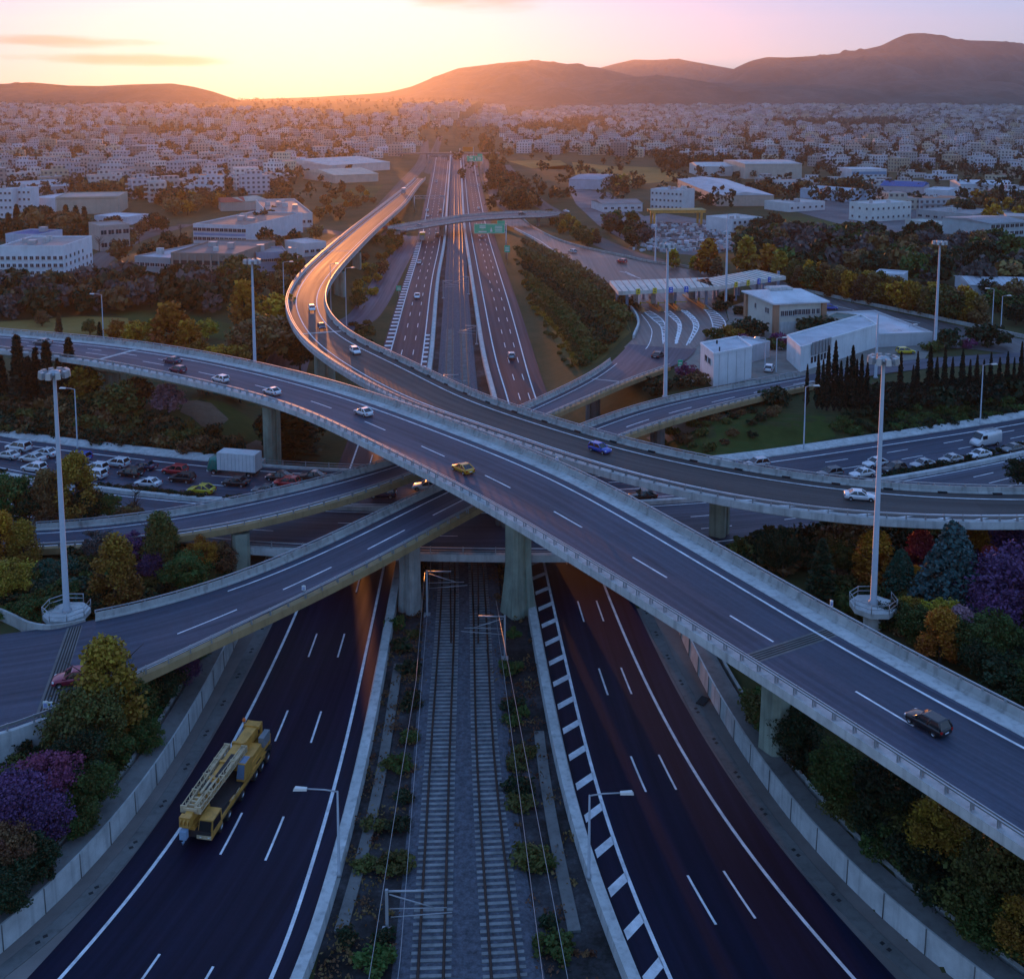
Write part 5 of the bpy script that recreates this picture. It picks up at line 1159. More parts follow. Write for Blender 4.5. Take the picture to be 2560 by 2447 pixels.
def big_sign(x0, y0, x1, y1, base_y, lab, m, zb=0.0, tab=None, cat='road sign', post_x=None, back=False):
    Y = at((x0 + x1) / 2, base_y, zb).y
    a, b = at_d(x0, y1, Y), at_d(x1, y0, Y); w, h = b.x - a.x, b.z - a.z
    t = empty('road_sign', (a.x + w / 2, Y, zb), 0, lab, cat)
    ox, oz = t.location.x, zb
    mb = MB(); mb.box((0, 0, a.z - oz), (w, .18, h)); mb.build('panel', m, t)
    if not back:
        mb = MB(); f = .03 * h + .04; y = -.1
        for (cx_, cz, ww, hh) in ((0, a.z - oz + f, w * .97, .1), (0, b.z - oz - f, w * .97, .1)): mb.box((cx_, y, cz - .05), (ww, .03, hh))
        for s in (-1, 1): mb.box((s * (w / 2 - .12), y, a.z - oz + f), (.1, .03, h - 2 * f))
        if w > 7:
            zc = a.z - oz
            mb.lathe([(h * .13, 0), (h * .13, .03)], (-w * .22, -.13, zc + h * .45), 12)
            for i, q in enumerate((.72, .56)): mb.box((-w * .22, y, zc + h * q), (w * .2, .03, h * .09))
            mb.box((-w * .22, y, zc + h * .14), (w * .26, .03, h * .1))
            mb.hexa([(w*.02, y-.02, zc+h*.18), (w*.10, y-.02, zc+h*.18), (w*.10, y, zc+h*.18), (w*.02, y, zc+h*.18), (w*.055, y-.02, zc+h*.62), (w*.065, y-.02, zc+h*.62), (w*.065, y, zc+h*.62), (w*.055, y, zc+h*.62)])
            for q in (.70, .54, .38, .2): mb.box((w * .30, y, zc + h * q), (w * .24, .03, h * .07))
        mb.build('lettering', M_SIGN_W, t)
    if tab:
        c, d = at_d(tab[0], tab[3], Y), at_d(tab[2], tab[1], Y); mb = MB(); mb.box(((c.x + d.x) / 2 - ox, 0, c.z - oz), (d.x - c.x, .18, d.z - c.z)); mb.build('top_panel', m, t)
    px_ = (b.x - ox + .5) if post_x is None else at_d(post_x, y0, Y).x - ox
    mb = MB(); mb.tube([(px_, .3, 0), (px_, .3, b.z - oz)], .22, 8); mb.tube([(px_, .3, b.z - oz - .8), (-w / 2, .3, b.z - oz - .8)], .14, 6); mb.tube([(px_, .3, a.z - oz + .6), (-w / 2, .3, a.z - oz + .6)], .14, 6); mb.build('gantry', M_STEEL, t)
    return t
big_sign(1185, 559, 1262, 583, 650, 'large green direction sign on a gantry over the right carriageway near the thin overbridge', M_SIGN_G, tab=(1243, 551, 1262, 559))
big_sign(1167, 389, 1206, 403, 432, 'smaller green direction sign far along the right carriageway', M_SIGN_G, tab=(1194, 384, 1206, 389))
big_sign(1157, 367, 1182, 378, 405, 'orange variable sign beyond the far green sign', M_SIGN_O, back=True)
def small_sign(x0, y0, x1, y1, base_y, lab, m, zb=None):
    xm = (x0 + x1) / 2; b = G(xm, base_y) if zb is None else at(xm, base_y, zb); Y = b.y
    a, c = at_d(x0, y1, Y), at_d(x1, y0, Y)
    t = empty('road_sign', b, 0, lab, 'road sign')
    mb = MB(); mb.box((0, 0, a.z - b.z), (c.x - a.x, .12, c.z - a.z)); mb.build('panel', m, t)
    mb = MB(); w, h = c.x - a.x, c.z - a.z
    for q in (.65, .4, .2): mb.box((0, -.075, a.z - b.z + h * q), (w * .7, .03, h * .1))
    mb.build('lettering', M_SIGN_W if m is M_SIGN_G else M_SIGN_B, t)
    mb = MB(); mb.tube([(0, .12, -.2), (0, .12, c.z - b.z)], .09, 6); mb.build('post', M_STEEL, t); return t
small_sign(991, 714, 1003, 726, 745, 'small green exit sign standing in the hatched taper of the left carriageway', M_SIGN_G, .02)
small_sign(1261, 613, 1275, 630, 660, 'small green sign on the slope right of the motorway below the large sign', M_SIGN_G)
small_sign(1694, 899, 1706, 924, 938, 'green sign at the toll exit beside the white cube building', M_SIGN_G)
t = small_sign(110, 1752, 121, 1768, 1792, 'pair of square white sign panels at the slip road kerb, left panel', M_SIGN_W, 6.3)
t = small_sign(123, 1754, 134, 1770, 1792, 'pair of square white sign panels at the slip road kerb, right panel', M_SIGN_W, 6.3)
t = small_sign(755, 1463, 764, 1474, 1480, 'little white sign on the guardrail of the nearest slip road bridge', M_SIGN_W, 9.8)
t = small_sign(1388, 1142, 1396, 1150, 1162, 'little white panel on the parapet of the diagonal flyover where the ramp meets it', M_SIGN_W, 16.5)
t = small_sign(2074, 1500, 2082, 1514, 1528, 'little white panel on the parapet of the diagonal flyover near the right light mast', M_SIGN_W, 16.5)
t = small_sign(1838, 1146, 1845, 1156, 1166, 'little white panel on the far kerb of the crossing motorway', M_SIGN_W, 5.6)
# gantries seen from behind over the left carriageway
def gantry(x0, x1, y_top, base_y, lab, zb=0.0, panels=()):
    a, b = at(x0, base_y, zb), at(x1, base_y, zb); h = HCAM + ray(x0, y_top).z * a.y - zb
    t = empty('sign_gantry', (a + b) / 2, math.atan2((b - a).y, (b - a).x), lab, 'gantry'); w = (b - a).length
    mb = MB()
    for s in (-1, 1): mb.tube([(s * w / 2, 0, 0), (s * w / 2, 0, h)], .25, 8)
    for z in (h, h - 1.4): mb.tube([(-w / 2, 0, z), (w / 2, 0, z)], .14, 6)
    n = int(w / 2)
    for k in range(n): mb.tube([(-w / 2 + k * w / n, 0, h if k % 2 else h - 1.4), (-w / 2 + (k + 1) * w / n, 0, h - 1.4 if k % 2 else h)], .07, 5)
    mb.build('frame', M_STEEL, t)
    for q0, q1 in panels: mb = MB(); mb.box(((q0 + q1) / 2 * w, .25, h - 2.6), ((q1 - q0) * w, .15, 3.2)); mb.build('panel_back', M_CONC_D, t)
gantry(1036, 1112, 489, 530, 'grey sign gantry across the left carriageway beyond the thin overbridge')
gantry(1070, 1128, 386, 412, 'dark far sign gantry seen from behind across the left carriageway', panels=((-.4, -.05), (.05, .42)))
# overbridge at the horizon end of the motorway
t = empty('overbridge', at_d(1120, 350, 1150), 0, 'dark overbridge where the motorway disappears into the town', 'bridge'); t.location.z = 0
mb = MB(); mb.box((0, 0, 6.5), (110, 9, 1.6)); mb.build('deck', M_CONC_D, t)
mb = MB(); 
for x in (-50, -22, 0, 22, 50): mb.box((x, 0, -2), (2, 3, 8.5))
mb.build('piers', M_CONC_D, t)
# ------------------------------------------------------------------ toll plaza, its roads and buildings
M_TOLL = asphalt('asphalt_plaza', (0.085, 0.082, 0.08), 0.5, wear=.25)
M_APPR = asphalt('asphalt_brown', (0.070, 0.052, 0.045), 0.5, wear=.2)
M_PAVE = mat('paving', (0.20, 0.19, 0.17), .9, var=.25, scale=.3)
APPL = [(1240, 545), (1287, 572), (1340, 600), (1400, 641), (1459, 676), (1518, 717), (1571, 764)]
APPR = [(1300, 546), (1345, 572), (1400, 604), (1480, 626), (1577, 648), (1690, 667), (1778, 683), (1880, 704)]
drape('toll_approach_road', APPL + [(1700, 745), (1800, 730)] + APPR[::-1], M_APPR, .07)
drape('toll_plaza', [(1518, 717), (1571, 764), (1595, 805), (1583, 847), (1560, 868), (1600, 905), (1684, 913), (1713, 884), (1778, 843), (1820, 800), (1812, 770), (1780, 740), (1790, 725), (1760, 700), (1600, 700)], M_TOLL, .11)
drape('exit_road', [(1860, 700), (1960, 704), (2020, 733), (2150, 762), (2300, 794), (2440, 824), (2640, 866), (2640, 900), (2440, 874), (2330, 866), (2230, 842), (2140, 812), (2050, 772), (1960, 740), (1880, 724)], M_ASPH_W, .09)
drape('forecourt', [(1713, 884), (1778, 843), (1822, 800), (1815, 770), (1900, 740), (2050, 772), (2230, 842), (2330, 868), (2310, 900), (2040, 940), (1960, 945), (1700, 960), (1684, 913)], M_PAVE, .06)
mk = MB()
def gl(pts, w=.2, dz=.16, mb=None):
    mb = mb or mk; P = [G(*p) for p in pts]; Q = dense(P, max(6, len(P) * 6))
    for a, b in zip(Q, Q[1:]):
        a, b = Vector(a), Vector(b); a.z, b.z = gz1(a.x, a.y) + dz, gz1(b.x, b.y) + dz; n = Vector((-(b - a).y, (b - a).x, 0)).normalized() * w / 2; mb.face([a - n, b - n, b + n, a + n])
def ladder(p, q, n, w=.35):
    gl(p, .3); gl(q, .3); P, Q = dense([G(*a) for a in p], 40), dense([G(*a) for a in q], 40)
    for t_ in np.linspace(0.02, .9, n):
        i = t_ * 39; a, b = Vector(P[int(i)]), Vector(Q[min(39, int(i + 3))]); d = (b - a).normalized(); m_ = Vector((-d.y, d.x, 0)) * w; a.z, b.z = gz1(a.x, a.y) + .17, gz1(b.x, b.y) + .17; mk.face([a - m_, b - m_, b + m_, a + m_])
z8 = lambda *p: [(1500 + x * .4075, 640 + y * .4075) for x, y in p]
ladder(z8((272, 345), (330, 395), (375, 440), (388, 540)), z8((300, 335), (370, 380), (400, 430), (396, 530)), 14)
ladder(z8((392, 340), (450, 390), (480, 430), (462, 540)), z8((425, 335), (480, 385), (498, 440), (470, 540)), 13)
ladder(z8((490, 330), (550, 380), (575, 440), (530, 550)), z8((530, 335), (585, 385), (604, 440), (545, 540)), 13)
ladder(z8((600, 300), (660, 350), (690, 420), (690, 490)), z8((650, 300), (740, 370), (770, 430), (720, 490)), 12)
gl(z8((255, 360), (300, 420), (318, 480), (270, 580), (100, 700), (-40, 770)), .2); gl(z8((1230, 250), (1500, 320), (1963, 412)), .3)
for p in (((340, 685), (310, 705)), ((270, 722), (220, 745)), ((120, 95), (160, 105)), ((165, 110), (250, 140)), ((150, 95), (215, 125))): gl(z8(*p), .35)
tag(mk.build('toll_markings', M_PAINT), kind='structure')
M_CAN = mat('canopy_cream', (0.60, 0.56, 0.50), .7, var=.2, scale=.3, dirt=.2)
M_COLB = mat('column_blue', (0.22, 0.30, 0.42), .5, var=.15)
M_OR = mat('booth_orange', (0.46, 0.22, 0.09), .6, var=.2)
M_YB = mat('barrier_yellow', (0.6, 0.46, 0.04), .5, var=.1)
ZC = 14.0
def canopy(corners, cols, lab, signs):
    P = [at(x, y, ZC) for x, y in corners]; c = sum(P, Vector()) / 4
    t = empty('toll_canopy', (c.x, c.y, 8.0), 0, lab, 'canopy', 'toll canopies'); o = Vector((c.x, c.y, 8))
    mb = MB(); mb.hexa([p - o + Vector((0, 0, -1.0)) for p in P] + [p - o for p in P]); mb.build('roof', M_CAN, t)
    mb = MB()
    for k in np.linspace(.04, .96, 14):
        a, b = P[0].lerp(P[3], k) - o, P[1].lerp(P[2], k) - o; mb.tube([a + Vector((0, 0, .02)), b + Vector((0, 0, .02))], .09, 4)
    mb.build('roof_ribs', M_CONC_D, t)
    for x, y in cols:
        q = G(x, y); mb = MB(); mb.box((q.x - o.x, q.y - o.y, q.z - 8.2), (.7, .7, 5.3)); mb.build('column', M_COLB, t)
    for x, y, m in signs:
        k = (x - corners[1][0]) / (corners[2][0] - corners[1][0]); q = P[1].lerp(P[2], k) - o; e = (P[2] - P[1]).normalized(); nrm = Vector((e.y, -e.x, 0))
        mb = MB(); rz = math.atan2(e.y, e.x); mb.box((q + nrm * .15) + Vector((0, 0, -1.0)), (1.1, .2, 1.5), rz); w = MB(); w.box((q + nrm * .29) + Vector((0, 0, -.6)), (.55, .06, .18), rz); w.box((q + nrm * .29) + Vector((0, 0, -.1)), (.18, .06, .0001 + .4), rz)
        s_ = mb.build('lane_sign', m, t); w.build('sign_mark', M_SIGN_W if m is M_SIGN_B else M_TRIM, s_)
canopy([(1524, 701), (1546, 728), (1785, 716), (1769, 693)], z8((105, 285), (165, 322), (205, 262), (265, 260), (310, 262), (460, 305), (430, 262), (575, 262), (650, 300), (605, 250)), 'long cream toll canopy over the exit lanes with yellow and blue lane signs', [(1594, 717, M_SIGN_Y), (1635, 715, M_SIGN_Y), (1675, 713, M_SIGN_B), (1714, 711, M_SIGN_B)])
canopy([(1738, 700), (1786, 716), (1965, 690), (1891, 673)], z8((700, 260), (720, 250), (830, 270), (850, 240), (960, 230), (1092, 195), (1000, 210)), 'second cream toll canopy turned away behind the first, over the entry lanes', [(1837, 705, M_SIGN_Y), (1867, 701, M_SIGN_Y), (1894, 696, M_SIGN_B), (1921, 692, M_SIGN_B)])
for i, (a, b, nth) in enumerate((((195, 275), (268, 345), 'leftmost'), ((300, 280), (380, 342), 'second from the left'), ((412, 275), (482, 336), 'third from the left'), ((520, 240), (650, 328), 'rightmost and longest'))):
    pa, pb = G(*z8(a)[0]), G(*z8(b)[0]); rz = math.atan2((pb - pa).y, (pb - pa).x); L_ = (pb - pa).length
    t = empty('toll_island', (pa + pb) / 2, rz, 'orange kerbed toll island with booth under the cream canopy, ' + nth, 'toll island', 'toll islands')
    mb = MB(); mb.box((0, 0, -.1), (L_, 1.5, .5)); mb.box((L_ * .3, 0, .4), (L_ * .36, .5, .7)); mb.build('kerb', M_OR, t)
    mb = MB(); mb.box((-L_ * .25, 0, .4), (2.6, 1.35, 2.4)); mb.box((-L_ * .25, 0, 2.8), (2.9, 1.6, .15)); b_ = mb.build('booth', M_CONC_L, t)
    mb = MB(); mb.box((-L_ * .25, 0, 1.5), (2.3, 1.39, .9)); mb.build('booth_window', M_GLASS, b_)
    mb = MB(); mb.box((L_ * .08, .5, .4), (.35, .35, 1.2)); mb.box((L_ * .08, 2.0, 1.25), (.15, 3.2, .16)); mb.build('barrier_arm', M_YB, t)
# --- simple buildings: front line given on the ground in the photo, depth and height in metres
WIN = {}
def window_mesh(w, h, frame=(0.55, 0.55, 0.55)):
    k = (round(w, 1), round(h, 1))
    if k not in WIN:
        mb = MB(); mb.box((0, -.02, 0), (w, .10, h), m=0); mb.box((0, -.085, .06), (w - .14, .05, h - .12), m=1); mb.box((0, -.1, .06), (.07, .06, h - .12), m=0); mb.box((0, -.12, -.1), (w + .2, .22, .1), m=0)
        me = mb.build('window', [M_WFR, M_WGL]); WIN[k] = me.data; bpy.data.objects.remove(me)
    return WIN[k]
M_WFR = mat('window_frame', (0.5, 0.5, 0.5), .6, var=.05); M_WGL = mat('window_glass', (0.03, 0.035, 0.045), .12, var=.2, scale=.3)
WALLM = {}
def wall_m(c):
    k = tuple(round(v, 2) for v in c)
    if k not in WALLM: WALLM[k] = mat('plaster_%d' % len(WALLM), c, .9, var=.12, scale=.25, dirt=.12)
    return WALLM[k]
def roof_m(c, key='r'):
    k = (key,) + tuple(round(v, 2) for v in c)
    if k not in WALLM: WALLM[k] = mat('roofing_%d' % len(WALLM), c, .8, var=.22, scale=.18)
    return WALLM[k]
def building(fl, fr, H, D, wall, roof, label, cat='building', rows=0, cols=0, ww=1.2, wh=1.2, z0=None, name='building', side=0, rooftype='flat', group=None, band=None, door=None, rooftop=0, parapet=.5, wmax=70):
    a, b = G(*fl), G(*fr); w = (b - a).length; rz = math.atan2((b - a).y, (b - a).x); zb = min(a.z, b.z) if z0 is None else z0
    rz = math.atan2((b - a).y, (b - a).x)
    t = empty(name, (a.x, a.y, zb), rz, label, cat, group)
    mb = MB(); mb.box((w / 2, D / 2, -1.5), (w, D, H + 1.5)); mb.build('wall', wall_m(wall), t)
    if rooftype == 'flat':
        mb = MB(); mb.box((w / 2, D / 2, H + .003), (w - .5, D - .5, .06)); rf = mb.build('roof', roof_m(roof), t)
        if parapet:
            mb = MB(); P = parapet
            for c_, d_ in (((w / 2, .1, H), (w + .06, .26, P)), ((w / 2, D - .1, H), (w + .06, .26, P)), ((.1, D / 2, H), (.26, D - .48, P)), ((w - .1, D / 2, H), (.26, D - .48, P))): mb.box(c_, d_)
            mb.build('parapet', wall_m(wall), t)
        if rooftop:
            for k in range(rooftop):
                x, y = random.uniform(.15, .85) * w, random.uniform(.2, .8) * D; s_ = random.uniform(.6, 1.4)
                mb = MB(); mb.box((x, y, H + .06), (2.2 * s_, 1.8 * s_, 1.2 + random.random())); mb.build('rooftop_unit', M_CONC_L if k % 2 else M_STEEL, rf)
    else:
        rise = rooftype; e = .4; mb = MB()
        mb.shared([(-e, -e, H), (w + e, -e, H), (w + e, D + e, H), (-e, D + e, H), (-e, D / 2, H + rise), (w + e, D / 2, H + rise)], [(0, 1, 5, 4), (2, 3, 4, 5), (1, 2, 5), (3, 0, 4), (3, 2, 1, 0)])
        rf = mb.build('roof', roof_m(roof), t)
        mb = MB()
        for x in np.arange(0, w, max(1.5, w / 40)): mb.tube([(x, -e, H + .03), (x, D / 2, H + rise + .03)], .05, 4)
        mb.build('roof_seams', roof_m([c * .8 for c in roof]), rf)
    n = 0
    if rows:
        me = window_mesh(ww, wh); fh = H / rows
        for r in range(rows):
            for c_ in range(cols):
                if n >= wmax: break
                o = bpy.data.objects.new('window', me); link(o, t); o.location = (w * (c_ + .5) / cols, 0, r * fh + fh * .35); n += 1
            for c_ in range(side):
                if n >= wmax: break
                o = bpy.data.objects.new('window', me); link(o, t); o.rotation_euler = (0, 0, R(90) if fl[0] < 1280 else R(-90))
                o.location = ((w, D * (c_ + .5) / side, r * fh + fh * .35) if fl[0] < 1280 else (0, D * (c_ + .5) / side, r * fh + fh * .35)); n += 1
    if band:
        mb = MB(); mb.box((w / 2, -.03, H * band[0]), (w * .98, .08, H * band[1])); mb.build('facade_band', wall_m(band[2]), t)
    if door:
        mb = MB(); mb.box((w * door, -.03, 0), (2.6, .09, 3.0)); mb.build('door', M_STEEL, t)
    return t
# toll office: cream walls, low hipped white roof with deep eaves, terracotta corners
CREAM = (.60, .56, .48)
f0, f1, f2 = G(1938, 838), G(2056, 832), G(1860, 818)
t = empty('toll_office', f0, math.atan2((f1 - f0).y, (f1 - f0).x), 'cream toll office with a broad white roof and orange-brown corner strips', 'office')
w = (f1 - f0).length; D_ = 16.0; H_ = 7.6
mb = MB(); mb.box((w / 2, D_ / 2, -1), (w, D_, H_ + 1)); mb.build('wall', wall_m(CREAM), t)
mb = MB(); e = 1.1; mb.shared([(-e, -e, H_), (w + e, -e, H_), (w + e, D_ + e, H_), (-e, D_ + e, H_), (-e, -e, H_ + .35), (w + e, -e, H_ + .35), (w + e, D_ + e, H_ + .35), (-e, D_ + e, H_ + .35), (w * .15, D_ / 2, H_ + 2.0), (w * .85, D_ / 2, H_ + 2.0)], [(3, 2, 1, 0), (0, 1, 5, 4), (1, 2, 6, 5), (2, 3, 7, 6), (3, 0, 4, 7), (4, 5, 9, 8), (6, 7, 8, 9), (5, 6, 9), (7, 4, 8)]); rf = mb.build('roof', roof_m((.62, .63, .66)), t)
mb = MB(); mb.box((w * .4, D_ * .55, H_ + 1.9), (6, 3.5, .5)); mb.box((w * .4, D_ * .55, H_ + 2.4), (5.4, 2.9, .15)); mb.build('skylight', M_CONC_L, rf)
mb = MB()
for x, y in ((0, 0), (w, 0), (0, D_)): mb.box((x, y, 0), (1.2, 1.2, H_ - .02))
mb.build('corner_strip', wall_m((.42, .22, .13)), t)
me = window_mesh(.9, 1.3)
for xs_, z in ((np.linspace(1.2, 4.2, 4) + .5, 4.6), (np.linspace(.42, .66, 4) * w, 4.8), (np.linspace(w - 3.8, w - 1.4, 3), 4.8)):
    for x in xs_: o = bpy.data.objects.new('window', me); link(o, t); o.location = (x, 0, z)
for y in (4, 5.2, 11): o = bpy.data.objects.new('window', me); link(o, t); o.location = (0, y, 4.6); o.rotation_euler = (0, 0, R(-90))
mb = MB(); mb.box((3.2, -.03, 0), (4.2, .1, 3.2)); mb.build('garage_door', M_CONC_L, t)
# white cube building
def corner_block(c, r, l, H, lab, cat, wall, name='building', roof=(.5, .52, .56)):
    """block from its near corner c, right corner r and left corner l on the ground"""
    C_, R__, L_ = G(*c), G(*r), G(*l); z = C_.z; u = (R__ - C_); u.z = 0; v = (L_ - C_); v.z = 0
    t = empty(name, C_, math.atan2(u.y, u.x), lab, cat); W_ = u.length
    u.normalize(); n = Vector((-u.y, u.x, 0)); D = v.dot(n); k = v.dot(u)
    P = [(0, 0), (W_, 0), (W_ + k, D), (k, D)]
    mb = MB(); mb.prism(P, -1, H); mb.build('wall', wall_m(wall), t)
    cx_, cy_ = sum(p[0] for p in P) / 4, sum(p[1] for p in P) / 4
    mb = MB(); mb.prism([(cx_ + (x - cx_) * .96, cy_ + (y - cy_) * .96) for x, y in P], H + .003, H + .08); mb.build('roof', roof_m(roof), t)
    mb = MB()
    for i in range(4):
        a, b = Vector((*P[i], H)), Vector((*P[(i + 1) % 4], H)); q = (b - a); mb.box((a + b) / 2, (q.length * .985, .3, .45), math.atan2(q.y, q.x))
    mb.build('parapet', wall_m(wall), t)
    return t, P, W_, D
t, P, W_, D = corner_block((1783, 966), (1878, 946), (1750, 936), 6.3, 'plain white cube building beside the slip road below the toll plaza', 'building', (.74, .75, .77))
me = window_mesh(1.6, 1.2); v = Vector((*P[3], 0)); 
for q in (.3, .55): o = bpy.data.objects.new('window', me); link(o, t); o.location = (P[3][0] * q, P[3][1] * q, 3.9); o.rotation_euler = (0, 0, math.atan2(P[3][1], P[3][0]) + math.pi)
mb = MB()
for x in np.arange(1.5, W_, 2.4): mb.box((x, -.01, 0), (.06, .05, 6.2))
mb.build('panel_joint', M_STEEL, t)
mb = MB(); mb.tube([(W_ * .3, D * .2, 6.3), (W_ * .3, D * .2, 7.2)], .15, 6); mb.tube([(W_ * .7, D * .8, 6.3), (W_ * .7, D * .8, 7.1)], .2, 6); mb.build('roof_vents', M_TRIM, t)
t, P, W_, D = corner_block((2000, 930), (2190, 868), (1966, 898), 5.0, 'long low white shed with a row of upright panels on its front, beside the cypresses', 'shed', (.72, .73, .74))
mb = MB()
for k in range(6): mb.box((4.5 + k * 1.3, -.35, 2.9), (.95, .2, 2.8))
mb.build('upright_panels', M_STEEL, t)
mb = MB()
for k in range(6): mb.box((4.5 + k * 1.3, -.03, 1.2), (.85, .08, 1.3))
mb.build('window_row', M_WGL, t)
building((2190, 868), (2330, 862), 2.6, 26, (.52, .52, .53), (.55, .55, .58), 'low pale lean-to roof continuing right of the long white shed', 'shed', z0=8.0, name='shed')
building((1880, 905), (1924, 893), 3.2, 7, (.5, .5, .52), (.6, .62, .66), 'small white kiosk behind the cube building', 'kiosk', z0=8, name='kiosk')
building((2060, 830), (2118, 838), 3.6, 7, (.50, .46, .40), (.10, .15, .13), 'small cream pump house with a dark green flat roof behind the toll office', 'pump house', z0=8, name='pump_house', parapet=.35)
# kerb walls along the plaza
def low_wall(pts, h, th, m, lab, name='wall', cat='wall', world=False):
    Pw = [G(*p) for p in pts]; Q = dense(Pw, max(8, int(sum((a - b).length for a, b in zip(Pw, Pw[1:])) / 3))); mb = MB(); rows = []
    for i, q in enumerate(Q):
        d = Q[min(i + 1, len(Q) - 1)] - Q[max(i - 1, 0)]; n = Vector((-d[1], d[0], 0)).normalized() * th / 2; p = Vector(q); p.z = gz1(p.x, p.y); rows.append([p - n + Vector((0, 0, -.6)), p - n + Vector((0, 0, h)), p + n + Vector((0, 0, h)), p + n + Vector((0, 0, -.6))])
    for a, b in zip(rows, rows[1:]):
        for k in range(4): mb.face([a[k], a[(k + 1) % 4], b[(k + 1) % 4], b[k]])
    mb.face(rows[0]); mb.face(rows[-1][::-1]); return tag(mb.build(name, m), lab, cat)
low_wall([(1287, 573), (1340, 601), (1400, 642), (1459, 678), (1518, 719), (1572, 766), (1596, 806), (1584, 846)], .9, .5, M_CONC_L, 'pale low wall along the planted slope side of the toll approach')
low_wall([(1305, 546), (1400, 602), (1577, 645), (1690, 664), (1785, 680)], .8, .4, M_CONC, 'grey low wall along the far side of the toll approach')
low_wall([(2010, 728), (2150, 758), (2300, 789), (2440, 819), (2620, 858)], .9, .4, M_CONC, 'grey low wall along the exit road below the brown trees')
# ------------------------------------------------------------------ side roads, fields and the larger buildings
M_STREET = asphalt('asphalt_street', (0.10, 0.095, 0.09), 0.8, wear=.25, spec=.15)
M_FIELD_O = ground_material('dry_field', [(0.14, 0.095, 0.022), (0.24, 0.155, 0.04), (0.30, 0.20, 0.07)], (.01, .05, .5))
M_FIELD_G = ground_material('green_field', [(0.03, 0.05, 0.012), (0.05, 0.075, 0.018), (0.09, 0.095, 0.03)], (.02, .08, .6))
M_SOIL = ground_material('bare_soil', [(0.13, 0.09, 0.06), (0.21, 0.15, 0.10), (0.26, 0.20, 0.15)], (.03, .2, 1.5))
M_YARD = ground_material('yard', [(0.10, 0.10, 0.11), (0.17, 0.165, 0.17), (0.24, 0.23, 0.23)], (.02, .1, .8))
def street(L_, w, m=None, nm='side_street', dz=.06):
    P = [G(*p) for p in L_]; Q = dense(P, 60); mb = MB(); pr = None; u = 0
    for i, q in enumerate(Q):
        d = Q[min(i + 1, 59)] - Q[max(i - 1, 0)]; n = Vector((-d[1], d[0], 0)).normalized() * w / 2; q = Vector(q)
        row = []
        for k in np.linspace(-1, 1, 5):
            p = q + n * k; p.z = gz1(p.x, p.y) + dz; row.append(p)
        if pr:
            for a in range(4): mb.face([pr[a], pr[a + 1], row[a + 1], row[a]][::-1], 0, [(u, a * w / 4), (u, a * w / 4 + w / 4), (u + 3, a * w / 4 + w / 4), (u + 3, a * w / 4)][::-1])
            u += 3
        pr = row
    return tag(mb.build(nm, m or M_STREET), kind='structure')
street([(1062, 350), (1058, 400), (1010, 460), (960, 520), (885, 580), (800, 640), (735, 690)], 11)
street([(1262, 412), (1300, 460), (1345, 505), (1400, 540), (1470, 590), (1560, 630), (1640, 655)], 10)
street([(1068, 434), (1079, 405), (1090, 370), (1100, 340)], 9)
street([(1210, 395), (1215, 440), (1250, 500), (1300, 545)], 9)
street([(700, 560), (800, 575), (900, 590), (965, 572)], 9); street([(560, 640), (620, 600), (640, 540), (620, 480), (560, 440)], 8)
street([(2560, 640), (2440, 600), (2430, 560), (2470, 520)], 9); street([(1900, 460), (2100, 470), (2300, 500), (2440, 560)], 9); street([(200, 720), (240, 660), (330, 600), (470, 560)], 9)
street([(700, 950), (760, 830), (880, 812), (930, 765), (985, 668), (1030, 590)], 9, M_ASPH, 'exit_ramp', .09)
drape('dry_field', [(1430, 405), (1530, 415), (1640, 418), (1730, 445), (1690, 452), (1560, 462), (1500, 470), (1440, 440)], M_FIELD_O, .04, step=8)
drape('dry_field', [(1270, 402), (1400, 400), (1440, 425), (1420, 412), (1330, 420)], M_FIELD_O, .04, step=8)
drape('green_field', [(1915, 538), (2030, 545), (2220, 575), (2290, 595), (2190, 605), (2000, 590), (1930, 565)], M_FIELD_G, .05, step=6)
drape('green_field', [(820, 500), (860, 472), (960, 462), (925, 500), (830, 508)], M_FIELD_G, .05, step=6)
drape('dry_field', [(-40, 806), (60, 800), (200, 790), (320, 795), (330, 845), (200, 838), (-40, 822)], M_FIELD_O, .05, step=4)
drape('green_field', [(270, 780), (400, 775), (540, 800), (600, 815), (580, 850), (480, 840), (330, 800)], M_FIELD_G, .05, step=4)
drape('grass_bank', [(400, 1035), (455, 1000), (560, 1005), (640, 1055), (660, 1105), (540, 1100), (420, 1070)], M_FIELD_G, .05, step=2)
drape('bare_soil', [(462, 1003), (528, 1008), (572, 1048), (545, 1072), (505, 1066), (450, 1030)], M_SOIL, .09, step=2)
drape('bare_soil', [(600, 1120), (640, 1100), (668, 1108), (664, 1140), (610, 1146)], M_SOIL, .09, step=2)
drape('grass_bank', [(1640, 1120), (1740, 1060), (1900, 1030), (2060, 1040), (2090, 1090), (1960, 1120), (1760, 1142)], M_FIELD_G, .05, step=2)
drape('bare_soil', [(1615, 1095), (1720, 1050), (1850, 1015), (1860, 1035), (1740, 1075), (1650, 1115)], M_SOIL, .1, step=2)
drape('planted_slope', [(1300, 620), (1400, 665), (1500, 730), (1560, 780), (1578, 830), (1500, 905), (1450, 925), (1400, 880), (1340, 750)], ground_material('slope_soil', [(0.05, 0.05, 0.012), (0.10, 0.085, 0.025), (0.16, 0.12, 0.05)], (.05, .3, 1.0)), .05, step=3)
drape('yard', [(1560, 548), (1660, 533), (1830, 560), (1850, 620), (1760, 640), (1650, 630)], M_YARD, .05, step=5)
drape('yard', [(180, 575), (260, 545), (420, 545), (400, 580), (300, 620)], M_YARD, .05, step=5)
